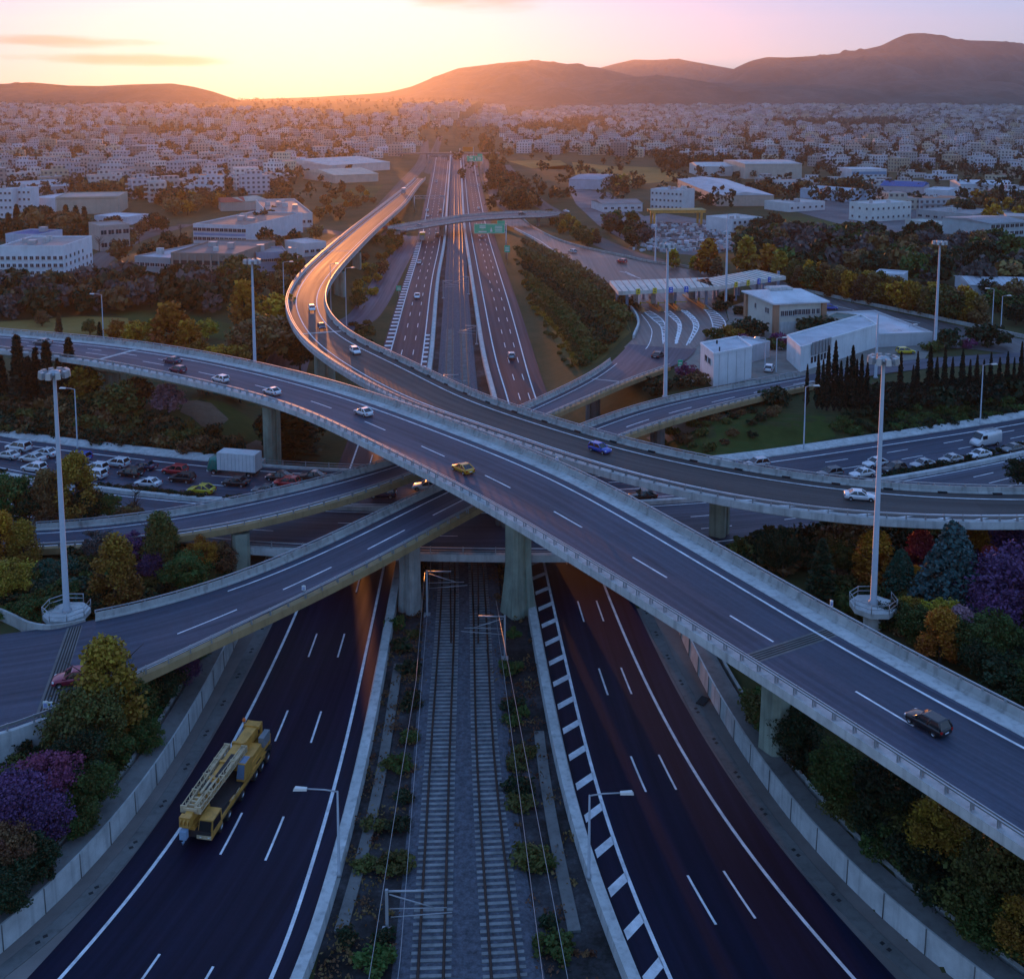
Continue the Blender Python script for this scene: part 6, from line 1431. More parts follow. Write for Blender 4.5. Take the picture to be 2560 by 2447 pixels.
drape('yard', [(2100, 470), (2500, 480), (2540, 540), (2300, 600), (2100, 560), (1960, 520)], M_YARD, .04, step=8)
drape('yard', [(1420, 470), (1520, 480), (1640, 560), (1560, 600), (1440, 510)], M_YARD, .04, step=6)
Wh, Cr, Gy = (.66, .67, .68), (.50, .46, .38), (.34, .33, .32)
B_ = building
B_((2, 711), (163, 711), 11.5, 24, (.70, .72, .75), (.30, .27, .26), 'white five-storey office block with rows of dark windows at the left edge', 'office block', 5, 11, 1.1, 1.1, side=7, rooftop=4, name='office_block')
B_((18, 668), (100, 668), 11, 14, (.45, .50, .6), (.05, .09, .24), 'block with dark blue roof panels right behind the white office block', 'building', 2, 6, rooftop=1)
B_((339, 703), (428, 709), 7.5, 30, (.36, .36, .36), (.42, .43, .46), 'grey two-storey workshop joined to the brown unfinished building', 'workshop', 2, 7, 1.6, 1.1, rooftop=2)
t = B_((430, 712), (592, 716), 9.5, 32, (.27, .22, .18), (.20, .16, .15), 'brown unfinished concrete building with open floors behind trees', 'building', rooftop=3)
mb = MB()
wB = (G(592, 716) - G(430, 712)).length
for z in (1.4, 3.9, 6.4): mb.box((wB / 2, -.04, z), (wB * .97, .10, 1.3))
mb.build('open_floor', M_TRIM, t)
mb = MB()
for x in np.linspace(.5, wB - .5, 9): mb.box((x, -.14, 0), (.5, .3, 9.4))
mb.build('pillars', wall_m((.3, .26, .22)), t)
B_((484, 607), (616, 608), 7.5, 52, (.62, .63, .66), (.25, .18, .15), 'white two-storey office with blue bands and a brown roof', 'office', 2, 12, 1.8, 1.4, band=(.46, .12, (.2, .32, .5)), rooftop=3)
B_((672, 568), (782, 568), 6.5, 80, (.60, .58, .56), (.34, .24, .21), 'white factory with pinkish roof and white roof structures left of the curving ramp', 'factory', 1, 7, 2.0, 1.4, rooftop=7)
B_((140, 536), (298, 533), 9.0, 32, (.42, .38, .30), (.34, .31, .27), 'long beige windowless hall on the left', 'hall', rooftop=0, band=(.9, .06, (.3, .27, .2)))
B_((76, 534), (142, 536), 8.5, 30, (.62, .64, .67), (.5, .52, .55), 'white hall joined to the beige windowless hall', 'hall')
B_((0, 545), (33, 545), 15, 10, (.64, .65, .68), (.5, .5, .5), 'left one of two white tower blocks at the left edge', 'tower', 4, 3, rooftop=1); B_((46, 542), (80, 542), 15, 10, (.64, .65, .68), (.5, .5, .5), 'right one of two white tower blocks at the left edge', 'tower', 4, 3, rooftop=1)
B_((642, 698), (718, 694), 8.0, 13, (.30, .33, .42), (.28, .27, .28), 'small blue-grey two-storey building beside the light mast on the left', 'building', 2, 8, 1.2, 1.0, rooftop=1)
B_((760, 642), (816, 637), 4.6, 13, (.62, .60, .60), (.5, .46, .46), 'little white building tucked against the curving ramp', 'building', 1, 4, 1.6, 1.0)
B_((553, 528), (612, 526), 5, 18, (.45, .38, .32), (.40, .07, .04), 'hall with bright red pitched roof on the left', 'hall', rooftype=2.0)
B_((612, 526), (668, 520), 5, 18, (.5, .46, .4), (.45, .42, .34), 'hall with pale pitched roof next to the red roofed hall', 'hall', rooftype=2.0)
t = B_((252, 628), (326, 624), 9.5, 15, (.40, .35, .31), (.30, .27, .25), 'bare concrete house frame on the left slope', 'house', 2, 4, 2.2, 1.8)
B_((825, 434), (975, 424), 7, 85, (.60, .56, .52), (.62, .58, .54), 'large pale warehouse lit by the sunset, the farther of two', 'warehouse', rooftype=4.0); B_((838, 458), (946, 453), 6, 60, (.50, .44, .36), (.56, .50, .40), 'large pale warehouse lit by the sunset, the nearer of two', 'warehouse', rooftype=3.0)
B_((455, 468), (620, 462), 5, 60, (.40, .36, .34), (.35, .31, .3), 'long low grey-brown shed in the middle of the left town', 'shed', 1, 10, 2, 1.2, rooftop=3); B_((640, 455), (740, 452), 5, 50, (.5, .48, .47), (.5, .48, .48), 'long low pale shed in the middle of the left town', 'shed', 1, 8, 2, 1.2, rooftop=2)
B_((60, 490), (180, 482), 5, 50, (.5, .5, .52), (.45, .43, .43), 'long low grey shed above the beige windowless hall', 'shed', rooftype=3.0); B_((320, 563), (372, 556), 4, 20, (.6, .62, .66), (.55, .57, .6), 'small white hall in the pale yard on the left', 'hall')
# right side
B_((1694, 470), (1792, 515), 6.5, 34, (.50, .40, .32), (.50, .53, .56), 'long pale warehouse with a ribbed blue-grey roof and row of openings on the right', 'warehouse', 1, 14, 1.8, 1.6, rooftype=2.0, name='warehouse')
B_((1862, 447), (2004, 446), 12, 60, (.48, .44, .37), (.52, .51, .50), 'big cream hall with three dark windows on the right', 'hall', rooftype=1.2); B_((1745, 440), (1850, 440), 8, 45, (.52, .54, .52), (.55, .55, .54), 'low white hall left of the big cream hall', 'hall', rooftype=2.5)
B_((1626, 523), (1706, 528), 11.5, 16, (.60, .60, .60), (.42, .42, .43), 'white three-storey apartment house above the scrap yard', 'apartment house', 3, 8, 1.2, 1.2, side=3, rooftop=3)
t = empty('yard_crane', G(1690, 560), R(4), 'yellow gantry frame at the edge of the scrap yard', 'gantry')
mb = MB()
for x in (-12, 12):
    for y in (-4, 4): mb.box((x, y, -.3), (1.0, 1.0, 6.5))
mb.box((0, -4, 6.2), (28, 1.2, 1.3)); mb.box((0, 4, 6.2), (28, 1.2, 1.3)); mb.build('frame', M_CR, t)
mb = MB(); mb.box((0, 0, 7.52), (28.6, 9.5, .25)); mb.build('roof', roof_m((.34, .27, .10)), t)
B_((1830, 580), (1905, 576), 6.0, 18, (.62, .62, .62), (.5, .49, .48), 'white villa with balconies at the corner of the scrap yard', 'villa', 2, 6, 1.4, 1.3, rooftop=2)
B_((1506, 530), (1606, 528), 4.6, 24, (.56, .57, .58), (.26, .23, .22), 'low white hall with a brown roof beside the side street', 'hall', 1, 6, 1.8, 1.2, rooftype=1.6)
B_((1422, 472), (1500, 474), 7, 60, (.42, .46, .52), (.30, .33, .38), 'blue-grey hall with a flat ribbed roof near the side street', 'hall', rooftype=1.5)
B_((2200, 488), (2305, 492), 6.5, 36, (.50, .42, .42), (.035, .10, .30), 'factory with a bright blue roof on the right', 'factory', rooftype=2.2)
B_((2310, 500), (2370, 503), 6.5, 26, (.62, .63, .65), (.5, .52, .56), 'white hall joined to the blue roofed factory', 'hall', 1, 5, 1.8, 1.3)
B_((2175, 555), (2277, 548), 9.0, 15, (.64, .64, .60), (.5, .5, .5), 'white two-storey office with a row of square windows on the right', 'office', 2, 8, 1.3, 1.2, side=3, rooftop=2)
B_((2475, 594), (2570, 590), 6.5, 28, (.42, .47, .48), (.32, .33, .34), 'glazed workshop with a grey roof at the right edge', 'workshop', 2, 8, 2.2, 1.6, rooftype=1.2)
B_((2128, 449), (2216, 448), 8, 26, (.60, .62, .64), (.52, .54, .56), 'white hall with a blue band on the right', 'hall', 1, 8, 2, 1.0, band=(.5, .3, (.14, .3, .45)))
B_((1972, 530), (2062, 524), 4.6, 20, (.62, .61, .60), (.5, .46, .44), 'low white workshop below the pale blue hall', 'workshop', 1, 6, 1.6, 1.2, rooftop=1); B_((2000, 494), (2112, 504), 6.0, 28, (.40, .52, .62), (.42, .46, .5), 'pale blue hall in the middle of the industrial area', 'hall', rooftype=1.6)
B_((2290, 548), (2430, 562), 5.0, 32, (.40, .39, .38), (.28, .27, .27), 'wide grey workshop with a flat roof on the right', 'workshop', 1, 7, 2.4, 1.2, rooftop=4); B_((2262, 566), (2352, 574), 3.2, 12, (.45, .46, .42), (.40, .42, .38), 'low open shed in front of the wide grey workshop', 'shed')
B_((2400, 480), (2535, 482), 5.5, 34, (.58, .58, .58), (.52, .54, .57), 'long white shed right of the blue roofed factory', 'shed', 1, 9, 2, 1.0, rooftype=2.0)
B_((2425, 748), (2600, 752), 4.2, 16, (.48, .5, .54), (.5, .52, .56), 'long low white roof by the trees at the right edge', 'shed', rooftype=1.2); B_((2184, 722), (2256, 728), 4.5, 8, (.6, .62, .66), (.55, .57, .6), 'small white hut peeping over the brown trees', 'hut')
B_((2470, 620), (2530, 622), 4.0, 10, (.45, .38, .28), (.3, .25, .2), 'small ochre house at the right edge above the bushes', 'house', 1, 3, rooftype=1.8)
# scrap heaps in the yard: one countless litter of pale slabs
sy = MB(); rr = random.Random(5)
for k in range(420):
    x, y = rr.uniform(1575, 1835), rr.uniform(560, 628)
    if y < 560 + (1640 - x) * .3: continue
    p = G(x, y); s_ = rr.uniform(.6, 2.4); sy.box((p.x, p.y, p.z - .1), (s_, s_ * rr.uniform(.4, 1), rr.uniform(.4, 1.6)), rr.uniform(0, 3), rr.randrange(3))
tag(sy.build('rubble', [M_CONC_L, roof_m((.5, .52, .56)), M_CONC_D]), 'pale slabs and scrap strewn over the yard below the yellow gantry', 'rubble', kind='stuff')

# ------------------------------------------------------------------ the town: nearest 300 houses singly, the rest as one mass
M_TOWN = bpy.data.materials.new('town_walls'); M_TOWN.use_nodes = True
def town_material(m):
    N, L = m.node_tree.nodes, m.node_tree.links; b = N['Principled BSDF']; b.inputs['Roughness'].default_value = .9; b.inputs['Specular IOR Level'].default_value = .2
    uv = N.new('ShaderNodeUVMap'); sp = N.new('ShaderNodeSeparateXYZ'); L.new(uv.outputs[0], sp.inputs[0])
    def win(sock, period, lo, hi):
        d = N.new('ShaderNodeMath'); d.operation = 'DIVIDE'; d.inputs[1].default_value = period; L.new(sock, d.inputs[0])
        f = N.new('ShaderNodeMath'); f.operation = 'FRACT'; L.new(d.outputs[0], f.inputs[0])
        a = N.new('ShaderNodeMath'); a.operation = 'GREATER_THAN'; a.inputs[1].default_value = lo; L.new(f.outputs[0], a.inputs[0])
        c = N.new('ShaderNodeMath'); c.operation = 'LESS_THAN'; c.inputs[1].default_value = hi; L.new(f.outputs[0], c.inputs[0])
        x = N.new('ShaderNodeMath'); x.operation = 'MULTIPLY'; L.new(a.outputs[0], x.inputs[0]); L.new(c.outputs[0], x.inputs[1]); return x.outputs[0]
    w = N.new('ShaderNodeMath'); w.operation = 'MULTIPLY'; L.new(win(sp.outputs['X'], 3.3, .25, .72), w.inputs[0]); L.new(win(sp.outputs['Y'], 3.0, .30, .78), w.inputs[1])
    at_ = N.new('ShaderNodeAttribute'); at_.attribute_name = 'wallcol'
    mx = N.new('ShaderNodeMix'); mx.data_type = 'RGBA'; mx.inputs['B'].default_value = (.10, .10, .11, 1); L.new(at_.outputs['Color'], mx.inputs['A']); L.new(w.outputs[0], mx.inputs['Factor'])
    L.new(mx.outputs['Result'], b.inputs['Base Color'])
town_material(M_TOWN)
WALLS = [(.62, .62, .62), (.55, .54, .50), (.66, .64, .60), (.48, .44, .36), (.56, .50, .36), (.38, .36, .34), (.50, .42, .36), (.60, .60, .64), (.45, .47, .50)]
ROOFC = [(.30, .28, .26), (.36, .34, .32), (.24, .22, .21), (.34, .20, .14), (.42, .41, .40)]
WNAME = ['white', 'off-white', 'bright white', 'beige', 'yellowish', 'grey', 'pinkish', 'cool white', 'blue-grey']
class Town:
    def __init__(s): s.v, s.f, s.uv, s.c = [], [], [], []
    def quad(s, p, uv, c): b = len(s.v); s.v.extend(p); s.f.append((b, b + 1, b + 2, b + 3)); s.uv.extend(uv); s.c.append(c)
    def block(s, x, y, z, w, d, h, rz, wc, rc, base=2.0):
        ca, sa = math.cos(rz), math.sin(rz); q = [(x + a * w / 2 * ca - b * d / 2 * sa, y + a * w / 2 * sa + b * d / 2 * ca) for a, b in ((-1, -1), (1, -1), (1, 1), (-1, 1))]
        for i in range(4):
            a, b = q[i], q[(i + 1) % 4]; L_ = w if i % 2 == 0 else d
            s.quad([(a[0], a[1], z - base), (b[0], b[1], z - base), (b[0], b[1], z + h), (a[0], a[1], z + h)], [(0, -base), (L_, -base), (L_, h), (0, h)], wc)
        s.quad([(*p, z + h) for p in q], [(0, 0)] * 4, rc)
    def house(s, x, y, z, w, d, h, rz, wc, rc, r):
        s.block(x, y, z, w, d, h, rz, wc, rc)
        if r.random() < .7:
            k = r.uniform(.3, .6); s.block(x + r.uniform(-.2, .2) * w, y + r.uniform(-.15, .2) * d, z + h, w * k, d * k, r.choice([2.6, 2.8, 3.0]), rz, wc, rc, 0)
        if r.random() < .4: s.block(x + r.uniform(-.4, .4) * w, y, z + h, 1.6, 1.6, 1.6, rz, (.55, .55, .55), (.5, .5, .5), 0)
        for fl in range(1, int(h / 3.0)):                        # balcony slabs
            if r.random() < .75: s.block(x - math.sin(rz) * -(-d / 2 - .5) * 1.0, y + math.cos(rz) * (-d / 2 - .5), z + fl * 3.0, w * .7, 1.1, .9, rz, [c * .95 for c in wc], [c * .9 for c in wc], 0)
    def build(s, name):
        me = bpy.data.meshes.new(name); me.from_pydata(s.v, [], s.f); me.materials.append(M_TOWN)
        ul = me.uv_layers.new(name='UVMap'); ul.data.foreach_set('uv', np.array(s.uv, dtype=np.float32).ravel())
        ca = me.attributes.new('wallcol', 'FLOAT_COLOR', 'FACE'); ca.data.foreach_set('color', np.array([(*c, 1) for c in s.c], dtype=np.float32).ravel())
        me.update(); o = bpy.data.objects.new(name, me); link(o); return o
ORD = ['first', 'second', 'third', 'fourth', 'fifth', 'sixth', 'seventh', 'eighth', 'ninth', 'tenth', 'eleventh', 'twelfth', 'thirteenth', 'fourteenth', 'fifteenth', 'sixteenth', 'seventeenth', 'eighteenth', 'nineteenth']
TENS = {2: 'twenty', 3: 'thirty', 4: 'forty', 5: 'fifty', 6: 'sixty', 7: 'seventy', 8: 'eighty', 9: 'ninety'}
TENTH = {2: 'twentieth', 3: 'thirtieth', 4: 'fortieth', 5: 'fiftieth', 6: 'sixtieth', 7: 'seventieth', 8: 'eightieth', 9: 'ninetieth'}
def ordinal(i):
    n = i + 1
    if n < 20: return ORD[i]
    if n < 100: return TENTH[n // 10] if n % 10 == 0 else TENS[n // 10] + '-' + ORD[n % 10 - 1]
    return 'hundred and ' + ordinal(i - 100)
def project(p):
    x, y, z = p; c, s_ = math.cos(PITCH), math.sin(PITCH); zc = y * c - (z - HCAM) * s_; yc = y * s_ + (z - HCAM) * c
    return ((CX + F * x / zc) / .4, (YP - F * yc / zc) / .4)
def inpoly(x, y, P):
    c = False; j = len(P) - 1
    for i in range(len(P)):
        if (P[i][1] > y) != (P[j][1] > y) and x < (P[j][0] - P[i][0]) * (y - P[i][1]) / (P[j][1] - P[i][1]) + P[i][0]: c = not c
        j = i
    return c
BUILT = [o.location.copy() for o in bpy.data.objects if o.type == 'EMPTY' and o.parent is None and o.get('category') in ('hall', 'warehouse', 'shed', 'factory', 'office', 'office block', 'building', 'workshop', 'tower', 'house', 'apartment house', 'villa')]
TOWN_L = [(-60, 265), (420, 270), (760, 282), (1010, 300), (1060, 345), (1040, 380), (990, 398), (800, 405), (700, 470), (560, 500), (420, 520), (300, 480), (-60, 520)]
TOWN_I = [(1900, 440), (2640, 440), (2640, 600), (2440, 600), (2260, 545), (2100, 520), (1950, 490)]
TOWN_R = [(1240, 300), (1400, 272), (1800, 262), (2640, 260), (2640, 470), (2520, 450), (2350, 440), (2150, 432), (1900, 410), (1700, 400), (1560, 392), (1400, 388), (1275, 380)]
TOWN_M = [(1000, 264), (1260, 264), (1260, 318), (1010, 318)]
WOODS = [[(1920, 300), (2260, 300), (2320, 322), (1960, 318)], [(1220, 330), (1500, 290), (1560, 300), (1300, 345)], [(350, 320), (520, 318), (560, 335), (380, 345)]]
rr = random.Random(11); cand = []
def try_house(x, y, big=1.0):
    z = gz1(x, y); px_, py_ = project((x, y, z))
    if any(inpoly(px_, py_, w) for w in WOODS): return
    if inpoly(px_, py_, TOWN_L) or inpoly(px_, py_, TOWN_R) or inpoly(px_, py_, TOWN_M) or (inpoly(px_, py_, TOWN_I) and rr.random() < .75):
        if any((p.x - x) ** 2 + (p.y - y) ** 2 < 32 ** 2 for p in BUILT): return
        cand.append((y, x, z, big))
y = 520.0
while y < 5200:
    st = 23 + y * .0042; x = -0.54 * y
    while x < .54 * y:
        if rr.random() < (.66 if vnoise(np.array([x / 170.]), np.array([y / 170.]), 3)[0] > .28 else .18): try_house(x + rr.uniform(-6, 6), y + rr.uniform(-6, 6), 1 + max(0, y - 2200) / 3600)
        x += st * rr.uniform(.8, 1.25)
    y += st * rr.uniform(.9, 1.3)
cand.sort(); print('HOUSES', len(cand))
far_t = Town(); singles = []
for i, (y, x, z, big) in enumerate(cand):
    blk = math.floor(x / 220.) * 7 + math.floor(y / 260.) * 13; rz = (blk * 37 % 90 - 45) * math.pi / 180 * .8
    wi = rr.choice([0, 0, 1, 1, 2, 2, 3, 4, 5, 6, 7, 7, 8]); fl = rr.choice([2, 2, 3, 3, 4, 4, 5]); w, d = rr.uniform(10, 19) * big, rr.uniform(9, 14) * big
    kf = rr.uniform(.6, 1.05); wc = [min(.8, c * kf) for c in WALLS[wi]]; rc = rr.choice(ROOFC)
    if inpoly(*project((x, y, z)), TOWN_I): fl = 1 if rr.random() < .7 else 2; w *= 1.5; d *= 1.3
    if i < 300: singles.append((x, y, z, w, d, fl * 3.0 + .6, rz, wc, rc, wi, fl))
    else: far_t.house(x, y, z, w, d, fl * 3.0 * (1 + (big - 1) * .3), rz, wc, rc, rr)
tag(far_t.build('distant_town'), 'mass of small pale houses of the town spreading to the hills', 'town', kind='stuff')
FLN = {1: 'one', 2: 'two', 3: 'three', 4: 'four', 5: 'five'}
names = {}
info = []
for s_ in singles:
    px_, py_ = project(s_[:3]); side = 'left' if px_ < 1150 else 'right'; band = int((py_ - 330) // 22); info.append((side, band, s_[9], s_[10], px_, s_))
info.sort(key=lambda t_: (t_[0], t_[1], t_[2], t_[3], t_[4])); cnt = {}
tot = {}
for side, band, wi, fl, px_, s_ in info: tot[(side, band, wi, fl)] = tot.get((side, band, wi, fl), 0) + 1
BANDN = lambda b: {0: 'far', 1: 'middle', 2: 'nearer', 3: 'near', 4: 'front', 5: 'foremost'}.get(b, 'front' if b > 3 else 'far')
for side, band, wi, fl, px_, s_ in info:
    k = (side, band, wi, fl); i = cnt.get(k, 0); cnt[k] = i + 1
    T_ = Town(); T_.house(*s_[:9], rr); o = T_.build('town_house')
    me = o.data; c = Vector((s_[0], s_[1], s_[2])); me.transform(Matrix.Translation(-c)); o.location = c
    tag(o, '%s %s-storey house in the %s rows of the %s town%s' % (WNAME[wi], FLN[fl], BANDN(band), side, '' if tot[k] == 1 else ', %s from the left' % ordinal(i)), 'house', 'houses of the %s town' % side)
# ------------------------------------------------------------------ trees and shrubs
def leaf_mat(name, col, var=.35, hue=.03):
    m = bpy.data.materials.new(name); m.use_nodes = True; N, L = m.node_tree.nodes, m.node_tree.links
    b = N['Principled BSDF']; b.inputs['Roughness'].default_value = .7; b.inputs['Specular IOR Level'].default_value = .25
    at_ = N.new('ShaderNodeAttribute'); at_.attribute_name = 'tint'; oi = N.new('ShaderNodeObjectInfo')
    hs = N.new('ShaderNodeHueSaturation'); hs.inputs['Color'].default_value = (*col, 1)
    def mr(s_, lo, hi):
        r = N.new('ShaderNodeMapRange'); r.inputs['To Min'].default_value = lo; r.inputs['To Max'].default_value = hi; L.new(s_, r.inputs['Value']); return r.outputs[0]
    a = N.new('ShaderNodeMath'); a.operation = 'ADD'; L.new(mr(oi.outputs['Random'], -hue * .6, hue * .6), a.inputs[0]); L.new(mr(at_.outputs['Fac'], .5 - hue, .5 + hue), a.inputs[1]); L.new(a.outputs[0], hs.inputs['Hue'])
    v = N.new('ShaderNodeMath'); v.operation = 'MULTIPLY'; L.new(mr(oi.outputs['Random'], .78, 1.25), v.inputs[0]); L.new(mr(at_.outputs['Fac'], 1 - var, 1 + var), v.inputs[1]); L.new(v.outputs[0], hs.inputs['Value'])
    L.new(hs.outputs[0], b.inputs['Base Color']); MATS[name] = m; return m
LEAF = {n: leaf_mat('leaf_' + n, c) for n, c in dict(green=(.060, .095, .022), dark=(.020, .036, .014), olive=(.095, .095, .024), orange=(.36, .145, .015), amber=(.26, .14, .02), yellow=(.32, .22, .025), brown=(.165, .090, .038), purple=(.125, .055, .145), magenta=(.19, .048, .12), red=(.34, .04, .06), spruce=(.045, .095, .09), teal=(.035, .095, .06), cypress=(.012, .020, .010), pink=(.32, .18, .22), grey=(.085, .075, .070)).items()}
M_BARK = mat('bark', (.06, .045, .035), .95, var=.3, scale=3)
def leaves(name, C_, size, tint, m, parent=None, up=.35, seed=0):
    """many small four-cornered leaf sprays at points C_"""
    r = np.random.default_rng(seed); n = len(C_)
    nrm = r.normal(size=(n, 3)); nrm[:, 2] += up; nrm /= np.linalg.norm(nrm, axis=1)[:, None]
    a = np.cross(nrm, r.normal(size=(n, 3))); a /= np.linalg.norm(a, axis=1)[:, None]; b = np.cross(nrm, a)
    s_ = (np.asarray(size) * r.uniform(.55, 1.25, n))[:, None]; e = r.uniform(.45, .95, (n, 1))
    V = np.stack([C_ - a * s_, C_ - b * s_ * e, C_ + a * s_, C_ + b * s_ * e], 1).reshape(-1, 3).astype(np.float32)
    me = bpy.data.meshes.new(name); me.vertices.add(4 * n); me.vertices.foreach_set('co', V.ravel())
    me.loops.add(4 * n); me.loops.foreach_set('vertex_index', np.arange(4 * n, dtype=np.int32)); me.polygons.add(n)
    me.polygons.foreach_set('loop_start', np.arange(0, 4 * n, 4, dtype=np.int32)); me.polygons.foreach_set('loop_total', np.full(n, 4, dtype=np.int32))
    me.materials.append(m); at_ = me.attributes.new('tint', 'FLOAT', 'FACE'); at_.data.foreach_set('value', np.clip(tint, 0, 1).astype(np.float32)); me.update(); me.validate()
    o = bpy.data.objects.new(name, me); link(o, parent)
    if parent is not None: KIDS.setdefault(parent.name, []).append(o)
    return o
def crown_points(shape, n, seed):
    """points of a unit-height crown (z 0..1), and a tint 0..1 grouped by clump"""
    r = np.random.default_rng(seed)
    if shape in ('round', 'shrub'):
        k = 64 if shape == 'round' else 30; P, T = [], []
        cs = []
        for q in range(k):
            d = r.normal(size=3); d /= np.linalg.norm(d); rad = r.uniform(.25, 1) ** .6
            c = np.array([.5 * d[0] * .80 * rad, .5 * d[1] * .80 * rad, .56 + .40 * d[2] * rad]) if shape == 'round' else np.array([.62 * d[0] * rad, .62 * d[1] * rad, .38 + .34 * d[2] * rad])
            cs.append((c, r.uniform(.05, .15) if shape == 'round' else r.uniform(.09, .22), r.random()))
        for q in range(n):
            c, s_, t_ = cs[r.integers(k)]; d = r.normal(size=3); d /= np.linalg.norm(d); P.append(c + d * s_ * r.uniform(.3, 1.35) * np.array([1, 1, .8])); T.append(t_ * .6 + r.random() * .4)
        return np.array(P), np.array(T)
    if shape == 'cypress':
        z = r.random(n) ** .85; rad = .085 * (1 - z) ** .7 * (1 + .35 * np.sin(z * 33 + r.random() * 6) * np.sin(z * 71)) * np.minimum(1, z * 7 + .35); a = r.uniform(0, 6.283, n); q = np.sqrt(r.uniform(.35, 1.1, n))
        return np.stack([rad * q * np.cos(a), rad * q * np.sin(a), .04 + z * .96], -1), r.random(n)
    if shape == 'conifer':
        P, T = [], []
        for q in range(n):
            lv = int(r.integers(13)); z0 = .10 + .87 * (lv / 13) ** .95; R_ = .36 * (1 - z0) ** .8 + .02; nb = 7; br = r.integers(nb); a = 6.283 * (br + .37 * lv) / nb + r.normal() * .16; u = r.random() ** .6
            P.append((R_ * u * math.cos(a), R_ * u * math.sin(a), z0 - .07 * u + r.normal() * .018)); T.append((lv * 7 + br) * .618 % 1 * .5 + r.random() * .5)
        return np.array(P), np.array(T)
    if shape == 'upright':                                        # loose pointed crown, autumn tips
        z = r.random(n); k = 60; cz = r.random(k); ca = r.uniform(0, 6.283, k); P, T = [], []
        for q in range(n):
            i = r.integers(k); R_ = .30 * (1 - cz[i]) ** .6 * (1 if cz[i] > .15 else .8) + .03; d = r.normal(size=3); d /= np.linalg.norm(d); c = np.array([R_ * math.cos(ca[i]), R_ * math.sin(ca[i]), .12 + .85 * cz[i]]) * np.array([.75, .75, 1]); P.append(c + d * .085 * r.uniform(.3, 1.4)); T.append(cz[i] * .5 + r.random() * .5)
        return np.array(P), np.array(T)
PROTO = {}
def tree_proto(shape, leaf, lod, var):
    k = (shape, leaf, lod, var)
    if k in PROTO: return PROTO[k]
    sd = hash_(k); nl = {'round': (11000, 2200, 600), 'shrub': (5000, 1000, 300), 'cypress': (3400, 1500, 500), 'conifer': (11000, 2400, 700), 'upright': (11000, 2200, 600), 'bare': (0, 0, 0)}[shape][lod]
    sz = {'round': .030, 'shrub': .055, 'cypress': .024, 'conifer': .026, 'upright': .028, 'bare': .01}[shape] * (.72, 1.45, 2.6)[lod]
    tr = MB(); r = random.Random(sd)
    th = {'round': .5, 'shrub': .25, 'cypress': .8, 'conifer': .9, 'upright': .7, 'bare': .8}[shape]
    tr.tube([(0, 0, -.06), (.005, .0, th * .35), (.015 * r.uniform(-1, 1), .01, th * .7), (0, 0, th)], [.028, .021, .014, .006], 7)
    if shape in ('round', 'upright', 'bare'):
        for q in range(7 if shape != 'bare' else 26):
            a = r.uniform(0, 6.283); z = r.uniform(.2, th); L_ = r.uniform(.18, .34); tr.tube([(0, 0, z), (L_ * .5 * math.cos(a), L_ * .5 * math.sin(a), z + .10), (L_ * math.cos(a), L_ * math.sin(a), min(.95, z + .24))], [.010, .006, .002], 4)
    tm = tr.build('trunk', M_BARK); td = tm.data; bpy.data.objects.remove(tm); cd = None
    if nl:
        P, T = crown_points(shape, nl, sd); o = leaves('crown', P, sz, T, LEAF[leaf], seed=sd); cd = o.data; bpy.data.objects.remove(o)
    PROTO[k] = (td, cd); return PROTO[k]
def hash_(k): return sum(ord(c) * (i + 7) * 31 for i, c in enumerate(str(k))) % 99991
TREES = []
KN = {'round': 'broadleaf_tree', 'shrub': 'shrub', 'cypress': 'cypress_tree', 'conifer': 'conifer_tree', 'upright': 'autumn_tree', 'bare': 'bare_tree'}
KC = {'shrub': 'shrub'}
trr = random.Random(3)
def plant(sx, sy, H, shape, leaf, label, group=None, wide=1.0, p=None, lod=None):
    p = G(sx, sy) if p is None else p
    if lod is None: lod = 0 if p.y < 150 and H > 2.5 else (1 if p.y < 330 else 2)
    td, cd = tree_proto(shape, leaf, lod, trr.randrange(3))
    t = empty(KN[shape], p, trr.uniform(0, 6.28), label, KC.get(shape, 'tree'), group); t.scale = (H * wide, H * wide, H)
    o = bpy.data.objects.new('trunk', td); link(o, t)
    if cd is not None: o = bpy.data.objects.new('crown', cd); link(o, t)
    return t
CN = dict(green='green', dark='dark green', olive='olive green', orange='orange', amber='amber', yellow='yellow', brown='brown', purple='purple', magenta='magenta', red='red', spruce='blue-green', teal='teal', cypress='nearly black', pink='pink', grey='greyish')
SN = dict(round='tree', shrub='shrub', cypress='cypress', conifer='conifer', upright='pointed tree', bare='bare tree')
MASS = {}
def mass_tree(key, p, H, shape, leaf, wide):
    """one more tree of a mass nobody could count"""
    p = Vector(p); lod = 1 if p.y < 200 else 2
    n = {'round': 420, 'shrub': 380, 'cypress': 300, 'conifer': 450, 'upright': 420, 'bare': 60}[shape] * (3 if lod == 1 else 1)
    P, T = crown_points('round' if shape == 'bare' else shape, n, trr.randrange(6)); a = trr.uniform(0, 6.28); ca, sa = math.cos(a), math.sin(a)
    Q = np.stack([P[:, 0] * ca - P[:, 1] * sa, P[:, 0] * sa + P[:, 1] * ca, P[:, 2]], -1) * np.array([H * wide, H * wide, H]) + np.array(p)
    MASS.setdefault(key, {}).setdefault(leaf, []).append((Q, np.clip(T * .8 + trr.uniform(-.15, .25), 0, 1), .05 * H * (1.6 if lod == 1 else 2.6) * (1 if shape != 'shrub' else 1.3)))
